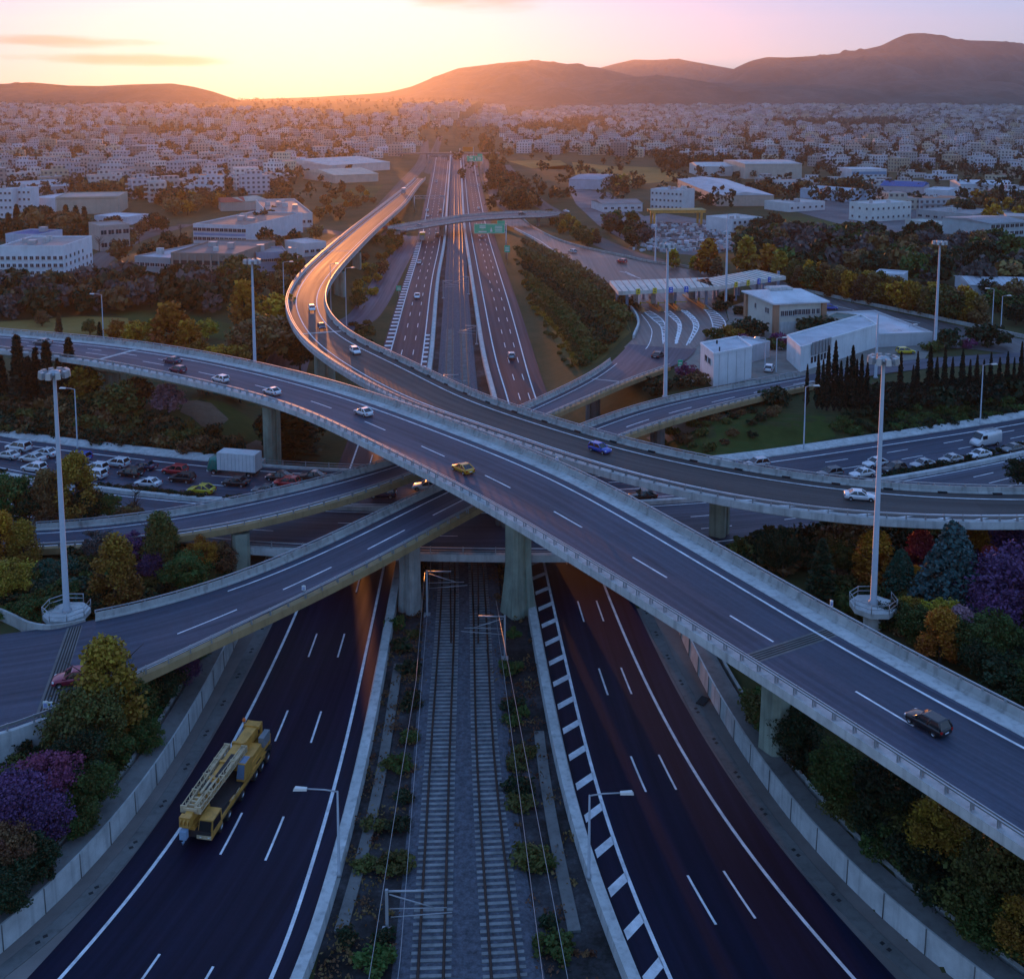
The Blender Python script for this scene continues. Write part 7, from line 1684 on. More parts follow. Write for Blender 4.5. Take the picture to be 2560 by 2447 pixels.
def build_mass(key, name, label):
    C_, T, S, I, ms = [], [], [], [], []
    for k, (lf, L_) in enumerate(MASS[key].items()):
        ms.append(LEAF[lf])
        for Q, t_, s_ in L_: C_.append(Q); T.append(t_); S.append(np.full(len(Q), s_)); I.append(np.full(len(Q), k))
    o = leaves(name, np.concatenate(C_), np.concatenate(S), np.concatenate(T), ms[0], seed=9)
    for m in ms[1:]: o.data.materials.append(m)
    o.data.polygons.foreach_set('material_index', np.concatenate(I).astype(np.int32)); tag(o, label, 'vegetation', kind='stuff')
def belt(poly, n, where, group, kinds, H, seed, rows=False, avoid=3.0, mass=None):
    """trees spread over a patch given as photo points; labelled by look and order from the left"""
    r = random.Random(seed); W_ = [G(*q) for q in poly]; P2 = [(q.x, q.y) for q in W_]; xs, ys = [q[0] for q in P2], [q[1] for q in P2]; got = []; tries = 0
    while len(got) < n and tries < n * 60:
        tries += 1; x, y = r.uniform(min(xs), max(xs)), r.uniform(min(ys), max(ys))
        if y < 140 and gz1(x, y) < 2.22: continue
        if not inpoly(x, y, P2) or any((x - a) ** 2 + (y - b) ** 2 < avoid ** 2 for a, b, *_ in got): continue
        sh, lf, wd = r.choice(kinds); got.append((x, y, sh, lf, wd, r.uniform(*H) * (1 if sh != 'shrub' else .75)))
    got.sort(key=lambda q: project((q[0], q[1], 5))[0]); tot = {}; cnt = {}
    for q in got: tot[(q[2], q[3])] = tot.get((q[2], q[3]), 0) + 1
    for x, y, sh, lf, wd, h in got:
        if mass: mass_tree(mass, (x, y, gz1(x, y) - .05), h, sh, lf, wd); continue
        i = cnt.get((sh, lf), 0); cnt[(sh, lf)] = i + 1
        lab = '%s %s %s' % (CN[lf], SN[sh], where) if tot[(sh, lf)] == 1 else '%s %s %s, %s from the left' % (CN[lf], SN[sh], where, ordinal(i))
        plant(0, 0, h, sh, lf, lab, group, wd, Vector((x, y, gz1(x, y) - .05)))
r7 = np.random.default_rng(8)
SL, SR = 'single trees on the left banks', 'single trees on the right banks'
# bank below the nearest slip road, bottom left
for a in ((272, 1850, 10.0, 'upright', 'amber', 'tall autumn tree with pale orange top right beside the maroon car', 1.15), (330, 1830, 6, 'round', 'green', 'green tree just right of the tall autumn tree', 1.1), (215, 1910, 7.5, 'round', 'olive', 'olive green tree below the tall autumn tree', 1.1),
          (262, 1945, 5, 'round', 'green', 'green tree by the wall halfway down the left bank', 1.1), (185, 1990, 6, 'round', 'dark', 'dark tree behind the magenta blossom tree', 1.1), (225, 2030, 4.8, 'round', 'green', 'green tree right of the magenta blossom tree', 1.1), (120, 2025, 5.6, 'round', 'magenta', 'magenta blossom tree on the left bank', 1.2),
          (40, 2090, 5.8, 'round', 'purple', 'violet blossom tree at the left edge', 1.2), (105, 2110, 4.6, 'round', 'purple', 'smaller violet blossom tree below the magenta one', 1.2), (188, 2105, 4.2, 'round', 'green', 'light green tree just above the retaining wall beside the violet blossoms', 1.1), (20, 2195, 4.6, 'round', 'brown', 'reddish brown bush below the violet blossom tree at the left edge', 1.2),
          (88, 2215, 4.4, 'round', 'dark', 'dark green tree above the wall near the bottom left corner', 1.2), (5, 2295, 4.4, 'round', 'dark', 'dark tree lowest at the bottom left corner', 1.3), (400, 1770, 5, 'round', 'dark', 'dark bush between the autumn tree and the wall', 1.2), (455, 1715, 3.8, 'round', 'purple', 'faint purple bush by the abutment of the nearest slip road bridge', 1.2), (500, 1690, 3, 'round', 'green', 'green bush at the wall end below the nearest slip road bridge', 1.2), (360, 1890, 4, 'round', 'green', 'low green tree against the drain kerb on the left', 1.1)):
    plant(a[0], a[1], a[2], a[3], a[4], a[5], SL, a[6])
belt([(20, 1950), (170, 1850), (400, 1740), (520, 1680), (520, 1720), (430, 1860), (310, 2060), (170, 2260), (-40, 2400), (-60, 2000)], 50, 'in the undergrowth at the bottom left', 'undergrowth bushes at the bottom left', [('shrub', 'dark', 1.3), ('shrub', 'green', 1.3), ('shrub', 'olive', 1.2), ('shrub', 'dark', 1.2)], (2.4, 4.2), 21, avoid=1.8)
# island round the left mast
for a in ((290, 1520, 8.6, 'upright', 'amber', 'big amber tree right of the tall left mast', 1.15), (405, 1425, 7.4, 'upright', 'olive', 'olive tree with amber tip below the farther slip road bridge', 1.15), (468, 1480, 5.2, 'round', 'green', 'bright green tree at the parapet of the nearest slip road bridge', 1.3), (340, 1410, 4.2, 'round', 'purple', 'purple blossom bush behind the big amber tree', 1.2), (385, 1448, 4, 'round', 'purple', 'violet bush between the amber and the bright green tree', 1.1),
          (548, 1440, 4.5, 'round', 'brown', 'brown-orange bush near the pier of the farther slip road bridge', 1.2), (505, 1425, 4.4, 'round', 'orange', 'small orange tree left of the brown bush', 1.0), (5, 1420, 7, 'upright', 'orange', 'orange-red tree at the left edge below the farther slip road', 1.2), (62, 1420, 6, 'upright', 'amber', 'amber tree next to the orange-red one at the left edge', 1.2), (88, 1545, 2.6, 'shrub', 'green', 'round clipped green bush left of the mast platform', 1.3), (25, 1500, 5, 'round', 'yellow', 'yellow-green tree at the left edge below the amber tree', 1.2), (240, 1400, 4, 'round', 'grey', 'grey-green bush under the farther slip road', 1.3)):
    plant(a[0], a[1], a[2], a[3], a[4], a[5], SL, a[6])
belt([(-30, 1440), (200, 1420), (260, 1480), (230, 1530), (30, 1535), (-40, 1560)], 26, 'round the tall left mast', 'bushes round the left mast', [('shrub', 'green', 1.2), ('shrub', 'dark', 1.2), ('shrub', 'teal', 1.1)], (2.4, 3.8), 22, avoid=1.8)
belt([(180, 1400), (470, 1395), (560, 1420), (560, 1450), (420, 1500), (250, 1540)], 26, 'between the two slip roads', 'bushes between the slip roads', [('shrub', 'dark', 1.3), ('shrub', 'dark', 1.2), ('shrub', 'olive', 1.2)], (2.2, 3.4), 23, avoid=1.8)
# strip between the crossing motorway and the farther slip road
for a in ((195, 1302, 9.4, 'upright', 'amber', 'dark tree with orange side right behind the tall left mast', 1.15), (125, 1305, 7.5, 'upright', 'brown', 'brown tree just left of the tall left mast', 1.2), (20, 1312, 7.5, 'round', 'green', 'green tree at the left edge above the farther slip road', 1.2), (275, 1295, 3.6, 'round', 'green', 'small green tree right of the orange sided tree', 1.2), (340, 1292, 4.8, 'bare', 'grey', 'bare grey bush beside the farther slip road parapet', 1.1), (75, 1312, 5, 'round', 'dark', 'dark bush between the green and the brown tree on the left', 1.3), (228, 1300, 4.5, 'round', 'dark', 'dark bush at the foot of the orange sided tree', 1.3), (325, 1298, 2.6, 'shrub', 'brown', 'low brown bush under the bare grey one', 1.3)):
    plant(a[0], a[1], a[2], a[3], a[4], a[5], SL, a[6])
# bank behind the traffic jam
for i, (x, y, h) in enumerate(((50, 1010, 13), (75, 1018, 9.5), (95, 1000, 10), (122, 1015, 12), (150, 1008, 8.5), (178, 1004, 12), (237, 1000, 8), (8, 1005, 9))):
    plant(x, y, h, 'cypress', 'cypress', 'dark cypress in front of the left flyover end, %s from the left' % ordinal(sorted([50, 75, 95, 122, 150, 178, 237, 8]).index(x)), 'cypresses on the left', 1.5)
for a in ((300, 1050, 7.5, 'round', 'olive', 'olive tree below the diagonal flyover on the left', 1.2), (210, 1005, 7.5, 'round', 'amber', 'ochre tree between the cypresses and the flyover pier', 1.1), (420, 1035, 5.5, 'round', 'pink', 'pale pink blossom tree beside the bare soil patch', 1.2), (735, 1150, 13, 'cypress', 'dark', 'broad dark conifer behind the pier with the round platform', 3.4), (700, 1135, 9, 'round', 'dark', 'dark tree under the flyover right of the platform pier', 1.1), (770, 1120, 8, 'round', 'dark', 'dark tree deep in the shade under the flyover', 1.2), (345, 1020, 6, 'round', 'brown', 'brown tree under the flyover left of the blossom tree', 1.2), (600, 1005, 6, 'round', 'dark', 'dark bush hugging the flyover above the green bank', 1.3), (520, 985, 6, 'round', 'brown', 'brown thicket under the flyover above the bare soil', 1.3)):
    plant(a[0], a[1], a[2], a[3], a[4], a[5], SL, a[6])
belt([(-40, 1010), (250, 1000), (330, 1040), (430, 1075), (560, 1105), (610, 1128), (560, 1140), (300, 1112), (-40, 1078)], 120, 'in the brown thicket above the traffic jam', 'thicket above the traffic jam', [('shrub', 'dark', 1.3), ('shrub', 'brown', 1.3), ('shrub', 'olive', 1.3), ('shrub', 'dark', 1.4)], (3.0, 4.6), 24, avoid=2.2, mass='undergrowth')
# behind the diagonal flyover, left: autumn trees
for x, y, h, sh, lf, lab, w in ((430, 885, 11, 'upright', 'orange', 'large orange tree behind the left part of the diagonal flyover', 1.5), (475, 893, 8, 'upright', 'orange', 'orange tree at the right side of the large orange one', 1.4), (385, 876, 7, 'upright', 'amber', 'amber tree at the left side of the large orange one', 1.3), (338, 864, 6, 'round', 'orange', 'small round orange tree by the left flyover parapet', 1.2), (290, 852, 5, 'round', 'orange', 'small orange bush behind the grey joint of the flyover', 1.2), (518, 850, 5, 'round', 'yellow', 'lone yellow bush on the green mound', 1.2), (500, 900, 4.4, 'round', 'amber', 'low amber bush along the flyover right of the large orange tree', 1.4), (545, 910, 4.4, 'round', 'orange', 'low orange bush along the flyover left of the light mast', 1.4), (590, 918, 5, 'round', 'amber', 'amber bush just left of the light mast', 1.4), (612, 815, 11, 'upright', 'orange', 'tall orange-brown tree left of the light mast behind the flyover', 1.2), (690, 835, 10.5, 'round', 'orange', 'orange-brown tree right of the light mast', 1.3), (662, 905, 11, 'round', 'brown', 'dark brown tree between the light mast and the bend', 1.3), (712, 895, 10, 'round', 'brown', 'brown tree under the outer edge of the bend', 1.3), (750, 925, 8, 'round', 'dark', 'dark green tree at the flyover right of the brown ones', 1.3), (625, 900, 9, 'round', 'brown', 'brown tree in front of the light mast shaft', 1.2), (148, 834, 5, 'cypress', 'brown', 'small pointed tree in the dry grass on the left', 2.0), (250, 846, 4, 'cypress', 'dark', 'tiny cypress in the dry grass beside the old lamp post', 2.0), (105, 815, 4, 'round', 'brown', 'little brown bush in the dry grass', 1.2), (225, 838, 4, 'round', 'olive', 'little olive bush in the dry grass', 1.2)):
    plant(x, y, h, sh, lf, lab, SL, w)
belt([(-40, 740), (180, 730), (330, 720), (470, 740), (560, 770), (540, 795), (380, 775), (200, 790), (-40, 800)], 75, 'in the dark wood below the white office block', 'wood below the white office block', [('round', 'dark', 1.2), ('round', 'brown', 1.2), ('round', 'grey', 1.3), ('round', 'dark', 1.3), ('bare', 'grey', 1.0)], (6, 9.5), 25, avoid=4, mass='woodland')
for x, y, h, lf, lab in ((485, 742, 10, 'dark', 'dark tree in front of the brown unfinished building'), (598, 748, 13, 'olive', 'tall olive tree at the right end of the brown unfinished building'), (560, 745, 8, 'brown', 'brown tree at the foot of the brown unfinished building'), (640, 740, 8, 'dark', 'dark tree below the small blue-grey building'), (700, 745, 8, 'brown', 'brown tree below the blue-grey building at the bend'), (680, 635, 8, 'brown', 'brown tree in front of the white factory, left one'), (735, 618, 7, 'dark', 'dark tree in front of the white factory, right one'), (790, 600, 7, 'brown', 'brown tree beside the white factory corner'), (725, 700, 9, 'olive', 'olive tree left of the little white building')):
    plant(x, y, h, 'round', lf, lab, SL, 1.2)
belt([(170, 490), (300, 470), (430, 475), (420, 500), (290, 505)], 26, 'in the brown grove above the beige hall', 'grove above the beige hall', [('round', 'brown', 1.3), ('round', 'dark', 1.3)], (8, 11), 26, avoid=6, mass='woodland')
belt([(380, 500), (540, 488), (560, 520), (430, 545)], 26, 'left of the red roofed hall', 'grove left of the red roof', [('round', 'brown', 1.3), ('round', 'orange', 1.2), ('round', 'brown', 1.2)], (7, 10), 27, avoid=6)
belt([(-20, 580), (110, 545), (230, 560), (240, 600), (100, 620), (-20, 625)], 34, 'in the dark grove below the white halls', 'grove below the white halls', [('round', 'dark', 1.2), ('round', 'dark', 1.2), ('cypress', 'dark', 2.0), ('round', 'brown', 1.2)], (7, 10), 28, avoid=5, mass='woodland')
belt([(640, 600), (660, 520), (690, 480), (720, 490), (690, 560), (670, 620)], 16, 'left of the white factory', 'trees left of the white factory', [('round', 'brown', 1.2), ('round', 'dark', 1.2)], (7, 10), 29, avoid=5)
belt([(280, 560), (440, 560), (480, 620), (420, 660), (300, 680), (240, 640)], 24, 'among the low sheds on the left', 'trees among the left sheds', [('bare', 'grey', 1.0), ('round', 'brown', 1.2), ('round', 'dark', 1.1)], (5, 8), 30, avoid=6)
belt([(790, 520), (900, 480), (950, 505), (850, 560), (790, 575)], 20, 'between the factory and the curving ramp', 'trees by the curving ramp', [('round', 'brown', 1.2), ('round', 'orange', 1.1)], (4, 7), 31, avoid=5)
belt([(880, 780), (905, 660), (960, 590), (1000, 560), (1010, 600), (960, 690), (915, 770)], 30, 'inside the bend of the curving ramp', 'trees inside the bend', [('round', 'amber', 1.2), ('round', 'olive', 1.2), ('shrub', 'yellow', 1.3), ('round', 'brown', 1.2)], (3, 6), 32, avoid=3.5)
belt([(850, 850), (880, 815), (930, 800), (945, 850), (900, 880)], 12, 'in the dark gap between ramp and motorway', 'bushes by the left carriageway', [('shrub', 'dark', 1.3), ('shrub', 'olive', 1.3)], (2, 3.4), 33, avoid=2, mass='undergrowth')
# railway cutting bushes
pts = [(850, 500, 1), (870, 670, 1), (905, 690, 0), (860, 730, 0), (880, 925, 0), (890, 1040, 1), (900, 1110, 1), (915, 870, 0), (950, 1360, 1), (1030, 1640, 0), (1060, 1760, 1), (1000, 1380, 0), (870, 340, 0), (400, 500, 1), (410, 650, 1), (360, 930, 1), (380, 1075, 0), (350, 1200, 0), (330, 1390, 1), (240, 1200, 0), (290, 1700, 0), (250, 1830, 1), (200, 1380, 0), (340, 300, 1), (360, 400, 1), (420, 340, 0), (400, 810, 0), (300, 930, 0), (120, 1700, 0)]
pts = sorted([(800 + a * .558, 1400 + b * .558, c) for a, b, c in pts], key=lambda q: q[1]); nL = nR = 0
for x, y, c in pts:
    L_ = x < 1180; i = nL if L_ else nR; nL, nR = nL + L_, nR + (not L_)
    plant(x, y, 1.0 + c * .5 + trr.random() * .4, 'shrub', ('dark', 'green', 'olive')[trr.randrange(3)], 'low bush in the dirt %s of the tracks, %s from the bridge' % ('left' if L_ else 'right', ordinal(i)), 'bushes beside the tracks', 1.35)
# median hedge of the crossing motorway
ml = []
for x, y in [(8, 1186), (250, 1214), (270, 1218), (292, 1221), (320, 1225), (345, 1228)] + [(360 + i * 13, 1230 + i * 1.6) for i in range(12)] + [(570, 1249), (588, 1250), (605, 1251), (622, 1252)] + [(2212 + i * 15, 1193 - i * 3.25 - max(0, i - 12) * .4) for i in range(26)]:
    ml.append((x, y))
for i, (x, y) in enumerate(ml):
    p = at(x, y, 5.5); plant(0, 0, trr.uniform(.8, 1.35), 'shrub', 'dark', 'dark shrub on the median of the crossing motorway, %s from the left' % ordinal(i), 'median shrubs', 1.2, p=p, lod=1)
# slope right of the motorway: rows of round shrubs
ri = 0
for a, b, n, lf, H in (((1296, 628), (1560, 800), 30, 'olive', 3.4), ((1306, 640), (1540, 830), 30, 'olive', 3.2), ((1312, 665), (1520, 860), 30, 'dark', 3.0), ((1320, 690), (1500, 885), 28, 'olive', 2.8), ((1326, 715), (1480, 900), 26, 'green', 2.0), ((1332, 745), (1462, 915), 24, 'olive', 1.8), ((1340, 775), (1445, 912), 22, 'yellow', 1.5), ((1310, 606), (1575, 770), 30, 'brown', 2.8)):
    C_, T, S = [], [], []
    for k in range(n):
        t_ = (k + trr.uniform(-.25, .25)) / (n - 1); bow = math.sin(math.pi * min(1, max(0, t_))) * 14
        p = G(a[0] + (b[0] - a[0]) * t_ + bow * .8, a[1] + (b[1] - a[1]) * t_ - bow * .5); h = H * trr.uniform(.8, 1.2)
        P, q = crown_points('shrub', 330, trr.randrange(5)); C_.append(P * h * np.array([1.3, 1.3, 1]) + np.array(p)); T.append(np.clip(q * .7 + trr.uniform(-.1, .4), 0, 1)); S.append(np.full(330, .13 * h))
    C_ = np.concatenate(C_); o_ = C_.mean(axis=0); o_[2] = C_[:, 2].min()
    h_ = leaves('hedge', C_ - o_, np.concatenate(S), np.concatenate(T), LEAF[lf], seed=ri); h_.location = o_
    tag(h_, '%s planted hedge row right of the motorway, %s below the toll approach' % (CN[lf], ordinal({7: 0}.get(ri, ri + 1))), 'hedge', 'planted rows on the slope'); ri += 1
belt([(1285, 650), (1330, 770), (1390, 890), (1410, 940), (1440, 960), (1420, 900), (1350, 760), (1300, 650)], 26, 'along the right carriageway', 'ochre tufts by the motorway', [('shrub', 'amber', 1.2), ('shrub', 'olive', 1.2)], (1.2, 2.0), 34, avoid=2, mass='undergrowth')
belt([(1218, 450), (1250, 432), (1300, 470), (1348, 512), (1290, 530), (1250, 505)], 46, 'right of the far motorway', 'pine belt right of the far motorway', [('conifer', 'dark', 1.1), ('round', 'dark', 1.1), ('round', 'brown', 1.1)], (8, 12), 35, avoid=4.5)
belt([(1192, 352), (1225, 345), (1245, 400), (1235, 440), (1210, 420)], 26, 'along the motorway far away on the right', 'far trees right of the motorway', [('round', 'dark', .8), ('cypress', 'dark', 2.0), ('round', 'brown', .8)], (7, 11), 36, avoid=8, mass='woodland')
belt([(1365, 548), (1390, 545), (1450, 578), (1500, 612), (1480, 622), (1420, 595)], 30, 'above the toll approach', 'autumn hedge by the toll approach', [('upright', 'amber', 1.2), ('round', 'olive', 1.2), ('upright', 'brown', 1.2)], (4.5, 7), 37, avoid=3)
for x, y, h, lf, lab in ((1683, 668, 6, 'yellow', 'yellow bush right of the slim mast beyond the toll approach'), (1735, 674, 4.5, 'yellow', 'low yellow bush left of the tall orange tree by the toll'), (1770, 682, 11, 'orange', 'tall orange tree behind the toll canopy, left one of three'), (1792, 690, 6, 'brown', 'brown bush right of the tall orange tree by the toll'), (1866, 678, 11, 'amber', 'tall orange tree behind the toll canopy, middle one of three'), (1922, 690, 10, 'orange', 'tall orange tree behind the second toll canopy, right one of three'), (1950, 700, 9, 'amber', 'amber tree above the right end of the second toll canopy'), (1985, 715, 8, 'olive', 'olive tree at the right end of the second toll canopy')):
    plant(x, y, h, 'upright', lf, lab, SR, 1.3)
for k in range(44):
    t_ = k / 43; x, y = 1992 + 450 * t_ + trr.uniform(-4, 4), 722 + 92 * t_ + trr.uniform(-10, 2)
    plant(x, y, trr.uniform(6.5, 9), trr.choice(['upright', 'round', 'upright']), trr.choice(['brown', 'orange', 'olive', 'brown', 'amber']), 'autumn tree in the hedge beyond the exit road, %s from the toll canopy' % ordinal(k), 'autumn hedge beyond the exit road', 1.15)
belt([(1830, 610), (2000, 595), (2300, 605), (2600, 640), (2600, 740), (2400, 735), (2230, 700), (2000, 695), (1850, 665)], 130, 'in the wild wood beyond the exit road', 'wild wood on the right', [('round', 'dark', 1.3), ('round', 'green', 1.2), ('round', 'grey', 1.3), ('round', 'brown', 1.2), ('round', 'dark', 1.3), ('bare', 'grey', 1.1)], (6, 10), 38, avoid=5, mass='woodland')
belt([(2450, 740), (2600, 755), (2600, 830), (2500, 800)], 16, 'by the lamp posts at the right edge', 'trees at the right edge', [('round', 'green', 1.3), ('round', 'brown', 1.2), ('round', 'dark', 1.2)], (4, 7), 39, avoid=4)
belt([(1590, 560), (1640, 600), (1600, 640), (1540, 610), (1500, 580), (1530, 550)], 20, 'round the scrap yard', 'trees round the scrap yard', [('round', 'dark', 1.2), ('round', 'green', 1.2), ('round', 'grey', 1.2)], (5, 8), 40, avoid=4)
belt([(1850, 590), (1930, 560), (1960, 575), (1900, 605)], 12, 'between the scrap yard and the green field', 'trees by the green field', [('round', 'dark', 1.2), ('round', 'dark', 1.2)], (5, 8), 41, avoid=4)
belt([(1530, 450), (1620, 470), (1600, 500), (1540, 490)], 12, 'by the side street', 'trees by the side street', [('round', 'dark', 1.2), ('round', 'yellow', 1.1), ('round', 'brown', 1.1)], (5, 9), 42, avoid=5)
belt([(1870, 470), (2120, 462), (2160, 480), (1900, 495)], 30, 'between the large halls on the right', 'trees between the right halls', [('round', 'dark', 1.3), ('round', 'dark', 1.2), ('round', 'brown', 1.2)], (6, 9), 43, avoid=6, mass='woodland')
belt([(2330, 530), (2470, 500), (2640, 500), (2640, 580), (2480, 560)], 30, 'round the workshops at the right edge', 'trees round the right workshops', [('round', 'dark', 1.3), ('cypress', 'dark', 2.2), ('round', 'brown', 1.2), ('round', 'orange', 1.1)], (7, 12), 44, avoid=6, mass='woodland')
belt([(1640, 400), (1830, 405), (1840, 425), (1650, 425)], 26, 'in front of the right town', 'trees in front of the right town', [('round', 'dark', 1.3), ('round', 'dark', 1.2)], (8, 12), 45, avoid=8, mass='woodland')
# toll plaza greenery
for x, y, h, lf, lab in ((1785, 845, 3.4, 'green', 'green bush at the corner of the toll forecourt'), (1830, 845, 4, 'amber', 'amber bush left of the cream toll office'), (1874, 838, 5.4, 'dark', 'dark round bush in front of the cream toll office'), (1860, 862, 3, 'magenta', 'dark red bush in front of the toll office'), (2042, 843, 6.5, 'dark', 'dense dark evergreen at the right corner of the toll office'), (1952, 862, 3.6, 'magenta', 'dark red bush beside the white kiosk'), (1935, 872, 3.2, 'green', 'green bush beside the white kiosk'), (2128, 832, 4.4, 'magenta', 'dark red bush right of the pump house'), (2368, 866, 5, 'dark', 'dark evergreen at the foot of the right mast'), (2470, 862, 6.2, 'dark', 'dark evergreen farther right along the exit road'), (2330, 876, 3, 'olive', 'low olive bush at the foot of the right mast'), (2420, 868, 2.6, 'magenta', 'low red bush between the two dark evergreens'), (1716, 938, 3.2, 'magenta', 'round red bush by the green toll exit sign'), (1700, 968, 3, 'dark', 'dark bush below the green toll exit sign'), (1640, 985, 4, 'dark', 'dark bush at the foot of the mast by the slip road'), (1745, 962, 3.4, 'brown', 'brown bare bush left of the white cube'), (1850, 785, 3, 'dark', 'dark bush by the mast between toll canopy and office'), (1800, 775, 3.4, 'dark', 'dark bush at the toll lanes edge'), (1818, 758, 3.6, 'dark', 'dark bush under the second toll canopy')):
    plant(x, y, h, 'shrub', lf, lab, 'bushes round the toll plaza', 1.2)
# cypress row on the right bank
cy = [(850, 225, 440), (905, 175, 450), (930, 200, 455), (955, 130, 460), (990, 105, 460), (1020, 210, 462), (1050, 185, 465), (1078, 130, 465), (1100, 200, 462), (1125, 175, 460), (1155, 215, 455), (1235, 215, 450), (1325, 160, 430), (1390, 230, 430), (1410, 160, 425), (1475, 130, 418), (1510, 190, 412), (1550, 130, 408), (1590, 190, 405), (1640, 150, 402), (1680, 200, 400), (1715, 175, 398), (1750, 200, 396), (1785, 165, 393), (1830, 190, 391), (1870, 160, 388), (1905, 190, 386), (1940, 110, 384), (1985, 170, 380)]
for i, (x, yt, yb) in enumerate(cy):
    sx, sy = 1600 + x * .489, 800 + yb * .489; p = G(sx, sy); h = HCAM + ray(sx, 800 + yt * .489).z * p.y - p.z
    plant(0, 0, h, 'cypress', 'cypress', 'tall dark cypress in the row on the right bank, %s from the left' % ordinal(i), 'cypress row on the right bank', trr.uniform(.75, 1.05), p=p, lod=0)
belt([(2150, 1000), (2560, 965), (2640, 960), (2640, 990), (2180, 1030)], 70, 'in the dark hedge under the cypress row', 'dark hedge under the cypresses', [('shrub', 'dark', 1.4), ('shrub', 'cypress', 1.4)], (4.0, 6.0), 46, avoid=2, mass='undergrowth')
belt([(2085, 1085), (2095, 1040), (2560, 985), (2640, 985), (2640, 1020), (2300, 1075)], 150, 'in the green ground cover above the right part of the crossing motorway', 'ground cover bushes on the right bank', [('shrub', 'dark', 1.5), ('shrub', 'green', 1.5)], (1.8, 2.8), 47, avoid=1.8, mass='undergrowth')
belt([(1620, 1115), (1760, 1050), (1870, 1020), (1950, 1030), (1900, 1090), (1760, 1130)], 26, 'on the scrubby slope below the slip road', 'scrub below the slip road', [('shrub', 'brown', 1.3), ('shrub', 'olive', 1.3), ('shrub', 'dark', 1.3)], (1.4, 2.6), 48, avoid=2.5, mass='undergrowth')
plant(1940, 1008, 4, 'shrub', 'dark', 'dark round bush right under the end of the right slip road bridge', SR, 1.2); plant(2545, 1215, 4.5, 'round', 'dark', 'dark bush at the right edge on the lower carriageway verge', SR, 1.2)
# colourful garden on the right
for a in ((1923, 1428, 5.5, 'round', 'dark', 'small dark tree at the flyover parapet, left of a pair', .8), (1958, 1442, 6.5, 'round', 'dark', 'small dark tree at the flyover parapet, right of a pair', .75), (2052, 1500, 7.4, 'cypress', 'dark', 'dark pointed conifer near the little white parapet panel', 2.6), (2185, 1462, 6.4, 'upright', 'orange', 'orange tree directly behind the tall right mast', 1.5), (2250, 1490, 6.2, 'conifer', 'teal', 'small teal conifer right of the tall right mast', 1.3), (2295, 1440, 5.6, 'upright', 'red', 'crimson tree between the teal and the blue-green conifer', 1.5), (2375, 1545, 12, 'conifer', 'spruce', 'large blue-green conifer in the colourful garden', 1.25), (2435, 1430, 6.5, 'upright', 'orange', 'orange-red tree behind the large blue-green conifer', 1.3), (2475, 1420, 7.4, 'upright', 'purple', 'purple tree right of the large blue-green conifer', 1.4), (2540, 1400, 7.4, 'upright', 'purple', 'violet tree at the right edge below the curving ramp', 1.5), (2555, 1450, 6.5, 'upright', 'purple', 'dusky violet tree at the right edge, below the first violet one', 1.4), (2470, 1470, 5, 'upright', 'red', 'small coral red tree under the purple one', 1.2), (2520, 1580, 9.5, 'round', 'purple', 'large lilac blossom tree at the right edge', 1.25), (2485, 1600, 6.4, 'round', 'purple', 'lilac blossom tree left of the large one at the right edge', 1.2), (2290, 1492, 3.6, 'upright', 'orange', 'low orange bush by the teal conifer', 1.6), (2272, 1562, 3.4, 'round', 'amber', 'amber bush beside the access ramp of the right mast', 1.4), (2360, 1595, 4.4, 'round', 'yellow', 'yellow-green bush below the large blue-green conifer', 1.2), (2350, 1655, 5.6, 'upright', 'orange', 'orange bush low in the colourful garden', 1.4), (2398, 1640, 5.2, 'upright', 'pink', 'pinkish bush right of the low orange one', 1.3), (2290, 1600, 4, 'round', 'green', 'green bush beside the low orange ones', 1.3), (2100, 1430, 4.4, 'round', 'olive', 'olive bush left of the tall right mast', 1.4), (2230, 1570, 3.2, 'round', 'dark', 'dark bush under the round mast platform', 1.4)):
    plant(a[0], a[1], a[2], a[3], a[4], a[5], SR, a[6])
belt([(2400, 1660), (2560, 1600), (2640, 1620), (2640, 1760), (2560, 1770), (2440, 1700)], 26, 'below the lilac trees', 'thicket below the lilac trees', [('round', 'dark', 1.2), ('shrub', 'dark', 1.3), ('round', 'green', 1.2)], (3.5, 5.5), 49, avoid=2.2)
belt([(1860, 1410), (1900, 1385), (2200, 1345), (2560, 1330), (2640, 1345), (2640, 1400), (2300, 1385), (2080, 1395), (1950, 1430)], 64, 'in the dark hedge below the curving ramp', 'dark hedge below the curving ramp', [('shrub', 'dark', 1.4), ('shrub', 'dark', 1.4), ('shrub', 'olive', 1.3), ('shrub', 'brown', 1.3)], (4.0, 5.4), 50, avoid=2.2, mass='undergrowth')
belt([(2080, 1440), (2180, 1420), (2300, 1500), (2420, 1600), (2440, 1680), (2330, 1640), (2200, 1560), (2100, 1520), (2020, 1470)], 32, 'round the tall right mast', 'undergrowth round the right mast', [('shrub', 'dark', 1.3), ('shrub', 'olive', 1.3), ('shrub', 'brown', 1.2), ('shrub', 'green', 1.2)], (1.8, 3.0), 51, avoid=2)
belt([(2640, 1340), (3000, 1330), (3100, 1700), (2900, 1900), (2640, 1740)], 60, '', 'x', [('round', 'dark', 1.2), ('round', 'green', 1.2), ('round', 'brown', 1.2)], (4, 7), 60, avoid=3, mass='woodland')
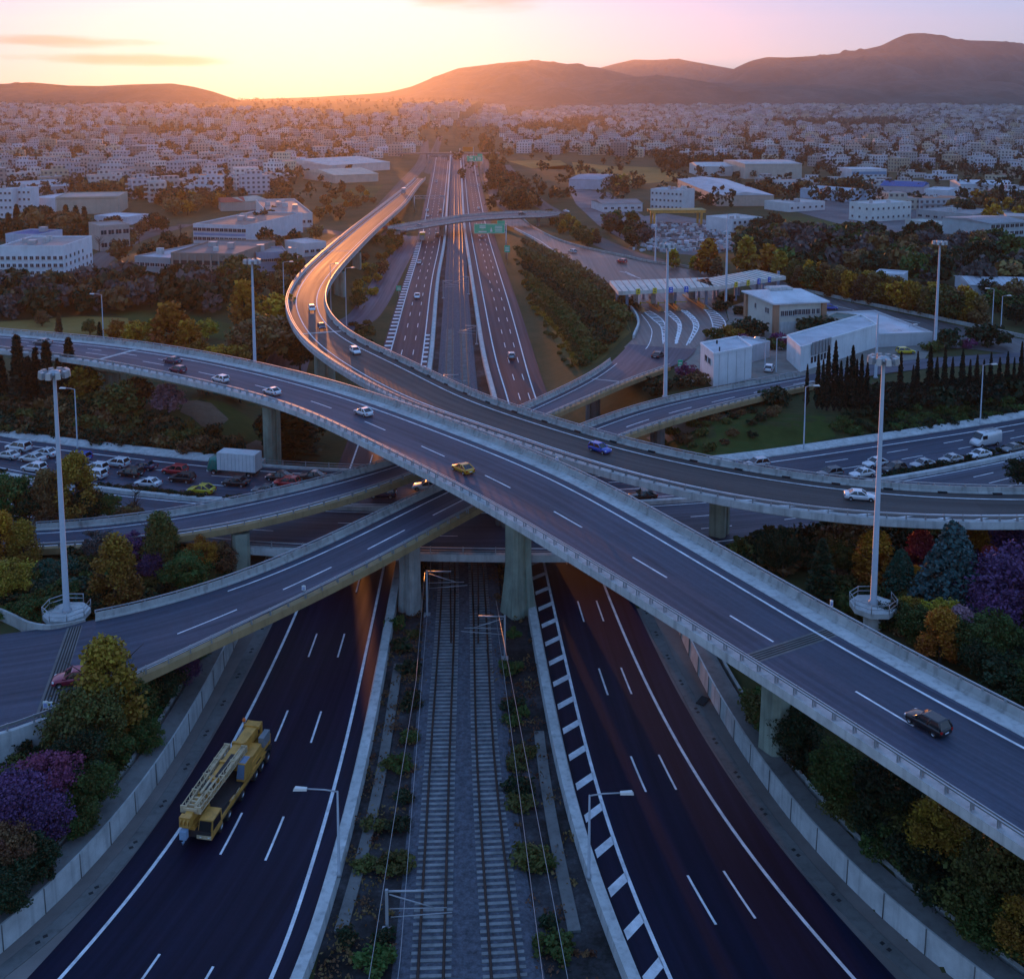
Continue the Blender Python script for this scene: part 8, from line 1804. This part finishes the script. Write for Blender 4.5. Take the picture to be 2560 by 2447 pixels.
# dark bank under the diagonal flyover, bottom right
for x, y, h, lf, lab in ((2330, 2140, 5, 'amber', 'ochre leaved tree in the dark bank at the bottom right'), (2510, 2260, 5.5, 'olive', 'olive leaved tree in the dark bank at the bottom right below the ochre one'), (2560, 2400, 5, 'amber', 'ochre leaved tree at the bottom right corner'), (2230, 2060, 6, 'dark', 'dark tree left of the upper ochre tree'), (1985, 1880, 5, 'dark', 'dark tree wrapped round the big flyover pier'), (2090, 2000, 5, 'green', 'green tree above the right wall below the big pier')):
    plant(x, y, h, 'round', lf, lab, SR, 1.25)
belt([(1800, 1735), (1900, 1760), (2010, 1880), (2380, 2070), (2640, 2210), (2640, 2560), (2480, 2440), (2330, 2330), (2180, 2150), (2040, 1980), (1900, 1850)], 84, 'in the dark bank at the bottom right', 'dark bank at the bottom right', [('shrub', 'dark', 1.3), ('shrub', 'dark', 1.3), ('shrub', 'green', 1.3), ('round', 'dark', 1.2), ('shrub', 'olive', 1.2)], (2.8, 4.8), 52, avoid=1.8)
belt([(1690, 1560), (1740, 1600), (1830, 1740), (1800, 1740), (1720, 1620)], 16, 'between the right wall and flyover', 'bushes between wall and flyover', [('shrub', 'dark', 1.3), ('shrub', 'green', 1.2)], (2.2, 3.4), 53, avoid=1.6)
# weeds and dry tufts in the dirt beside the tracks, too many to count
wp, wt = [], []
for q in range(420):
    d_ = r7.uniform(2, 128); left_ = r7.random() < .5; off = r7.uniform(.4, 5.2); e_ = dirt.P(dirt.idx(d_), 'L' if left_ else 'R', off, 0)
    k = int(r7.integers(10, 46)); sz = r7.uniform(.15, .6)
    wp.append(np.array(e_) + np.abs(r7.normal(size=(k, 3))) * np.array([1, 1, .55]) * sz * np.sign(np.concatenate([r7.normal(size=(k, 2)), np.ones((k, 1))], 1))); wt.append(np.full(k, r7.random()))
tag(leaves('weeds', np.concatenate(wp), .15, np.concatenate(wt), LEAF['brown'], seed=3), 'dry brown weeds and litter in the dirt strips beside the tracks', 'weeds', kind='stuff')
build_mass('undergrowth', 'undergrowth', 'dense low scrub and ground cover on the motorway banks')
build_mass('woodland', 'woodland', 'dark autumn woodland and groves beyond the interchange')
# trees of the town: a mass
tp, tt = [], []
r5 = np.random.default_rng(77); n = 0
while n < 9000:
    Y = 620 + 4600 * r5.random() ** 1.3; X = r5.uniform(-.54, .54) * Y; z = gz1(X, Y); q = project((X, Y, z))
    wood = any(inpoly(q[0], q[1], w) for w in WOODS)
    if not wood and (abs(X + .098 * Y) < 34 + 0.01 * Y and Y < 1500): continue
    if not wood and r5.random() > .75: continue
    if not wood and not (inpoly(q[0], q[1], TOWN_L) or inpoly(q[0], q[1], TOWN_R)) and r5.random() < .82: continue
    h = r5.uniform(5, 11) * (1 + Y / 6000); k = 30; d = r5.normal(size=(k, 3)); d /= np.linalg.norm(d, axis=1)[:, None]
    tp.append(np.array([X, Y, z + h * .55]) + d * np.array([h * .42, h * .42, h * .45]) * r5.uniform(.4, 1, (k, 1))); tt.append(r5.random() * .6 + r5.random(k) * .4); n += 1
tag(leaves('distant_trees', np.concatenate(tp), 1.6, np.concatenate(tt), LEAF['dark'], seed=5), 'dark trees scattered between the houses of the town', 'trees', kind='stuff')
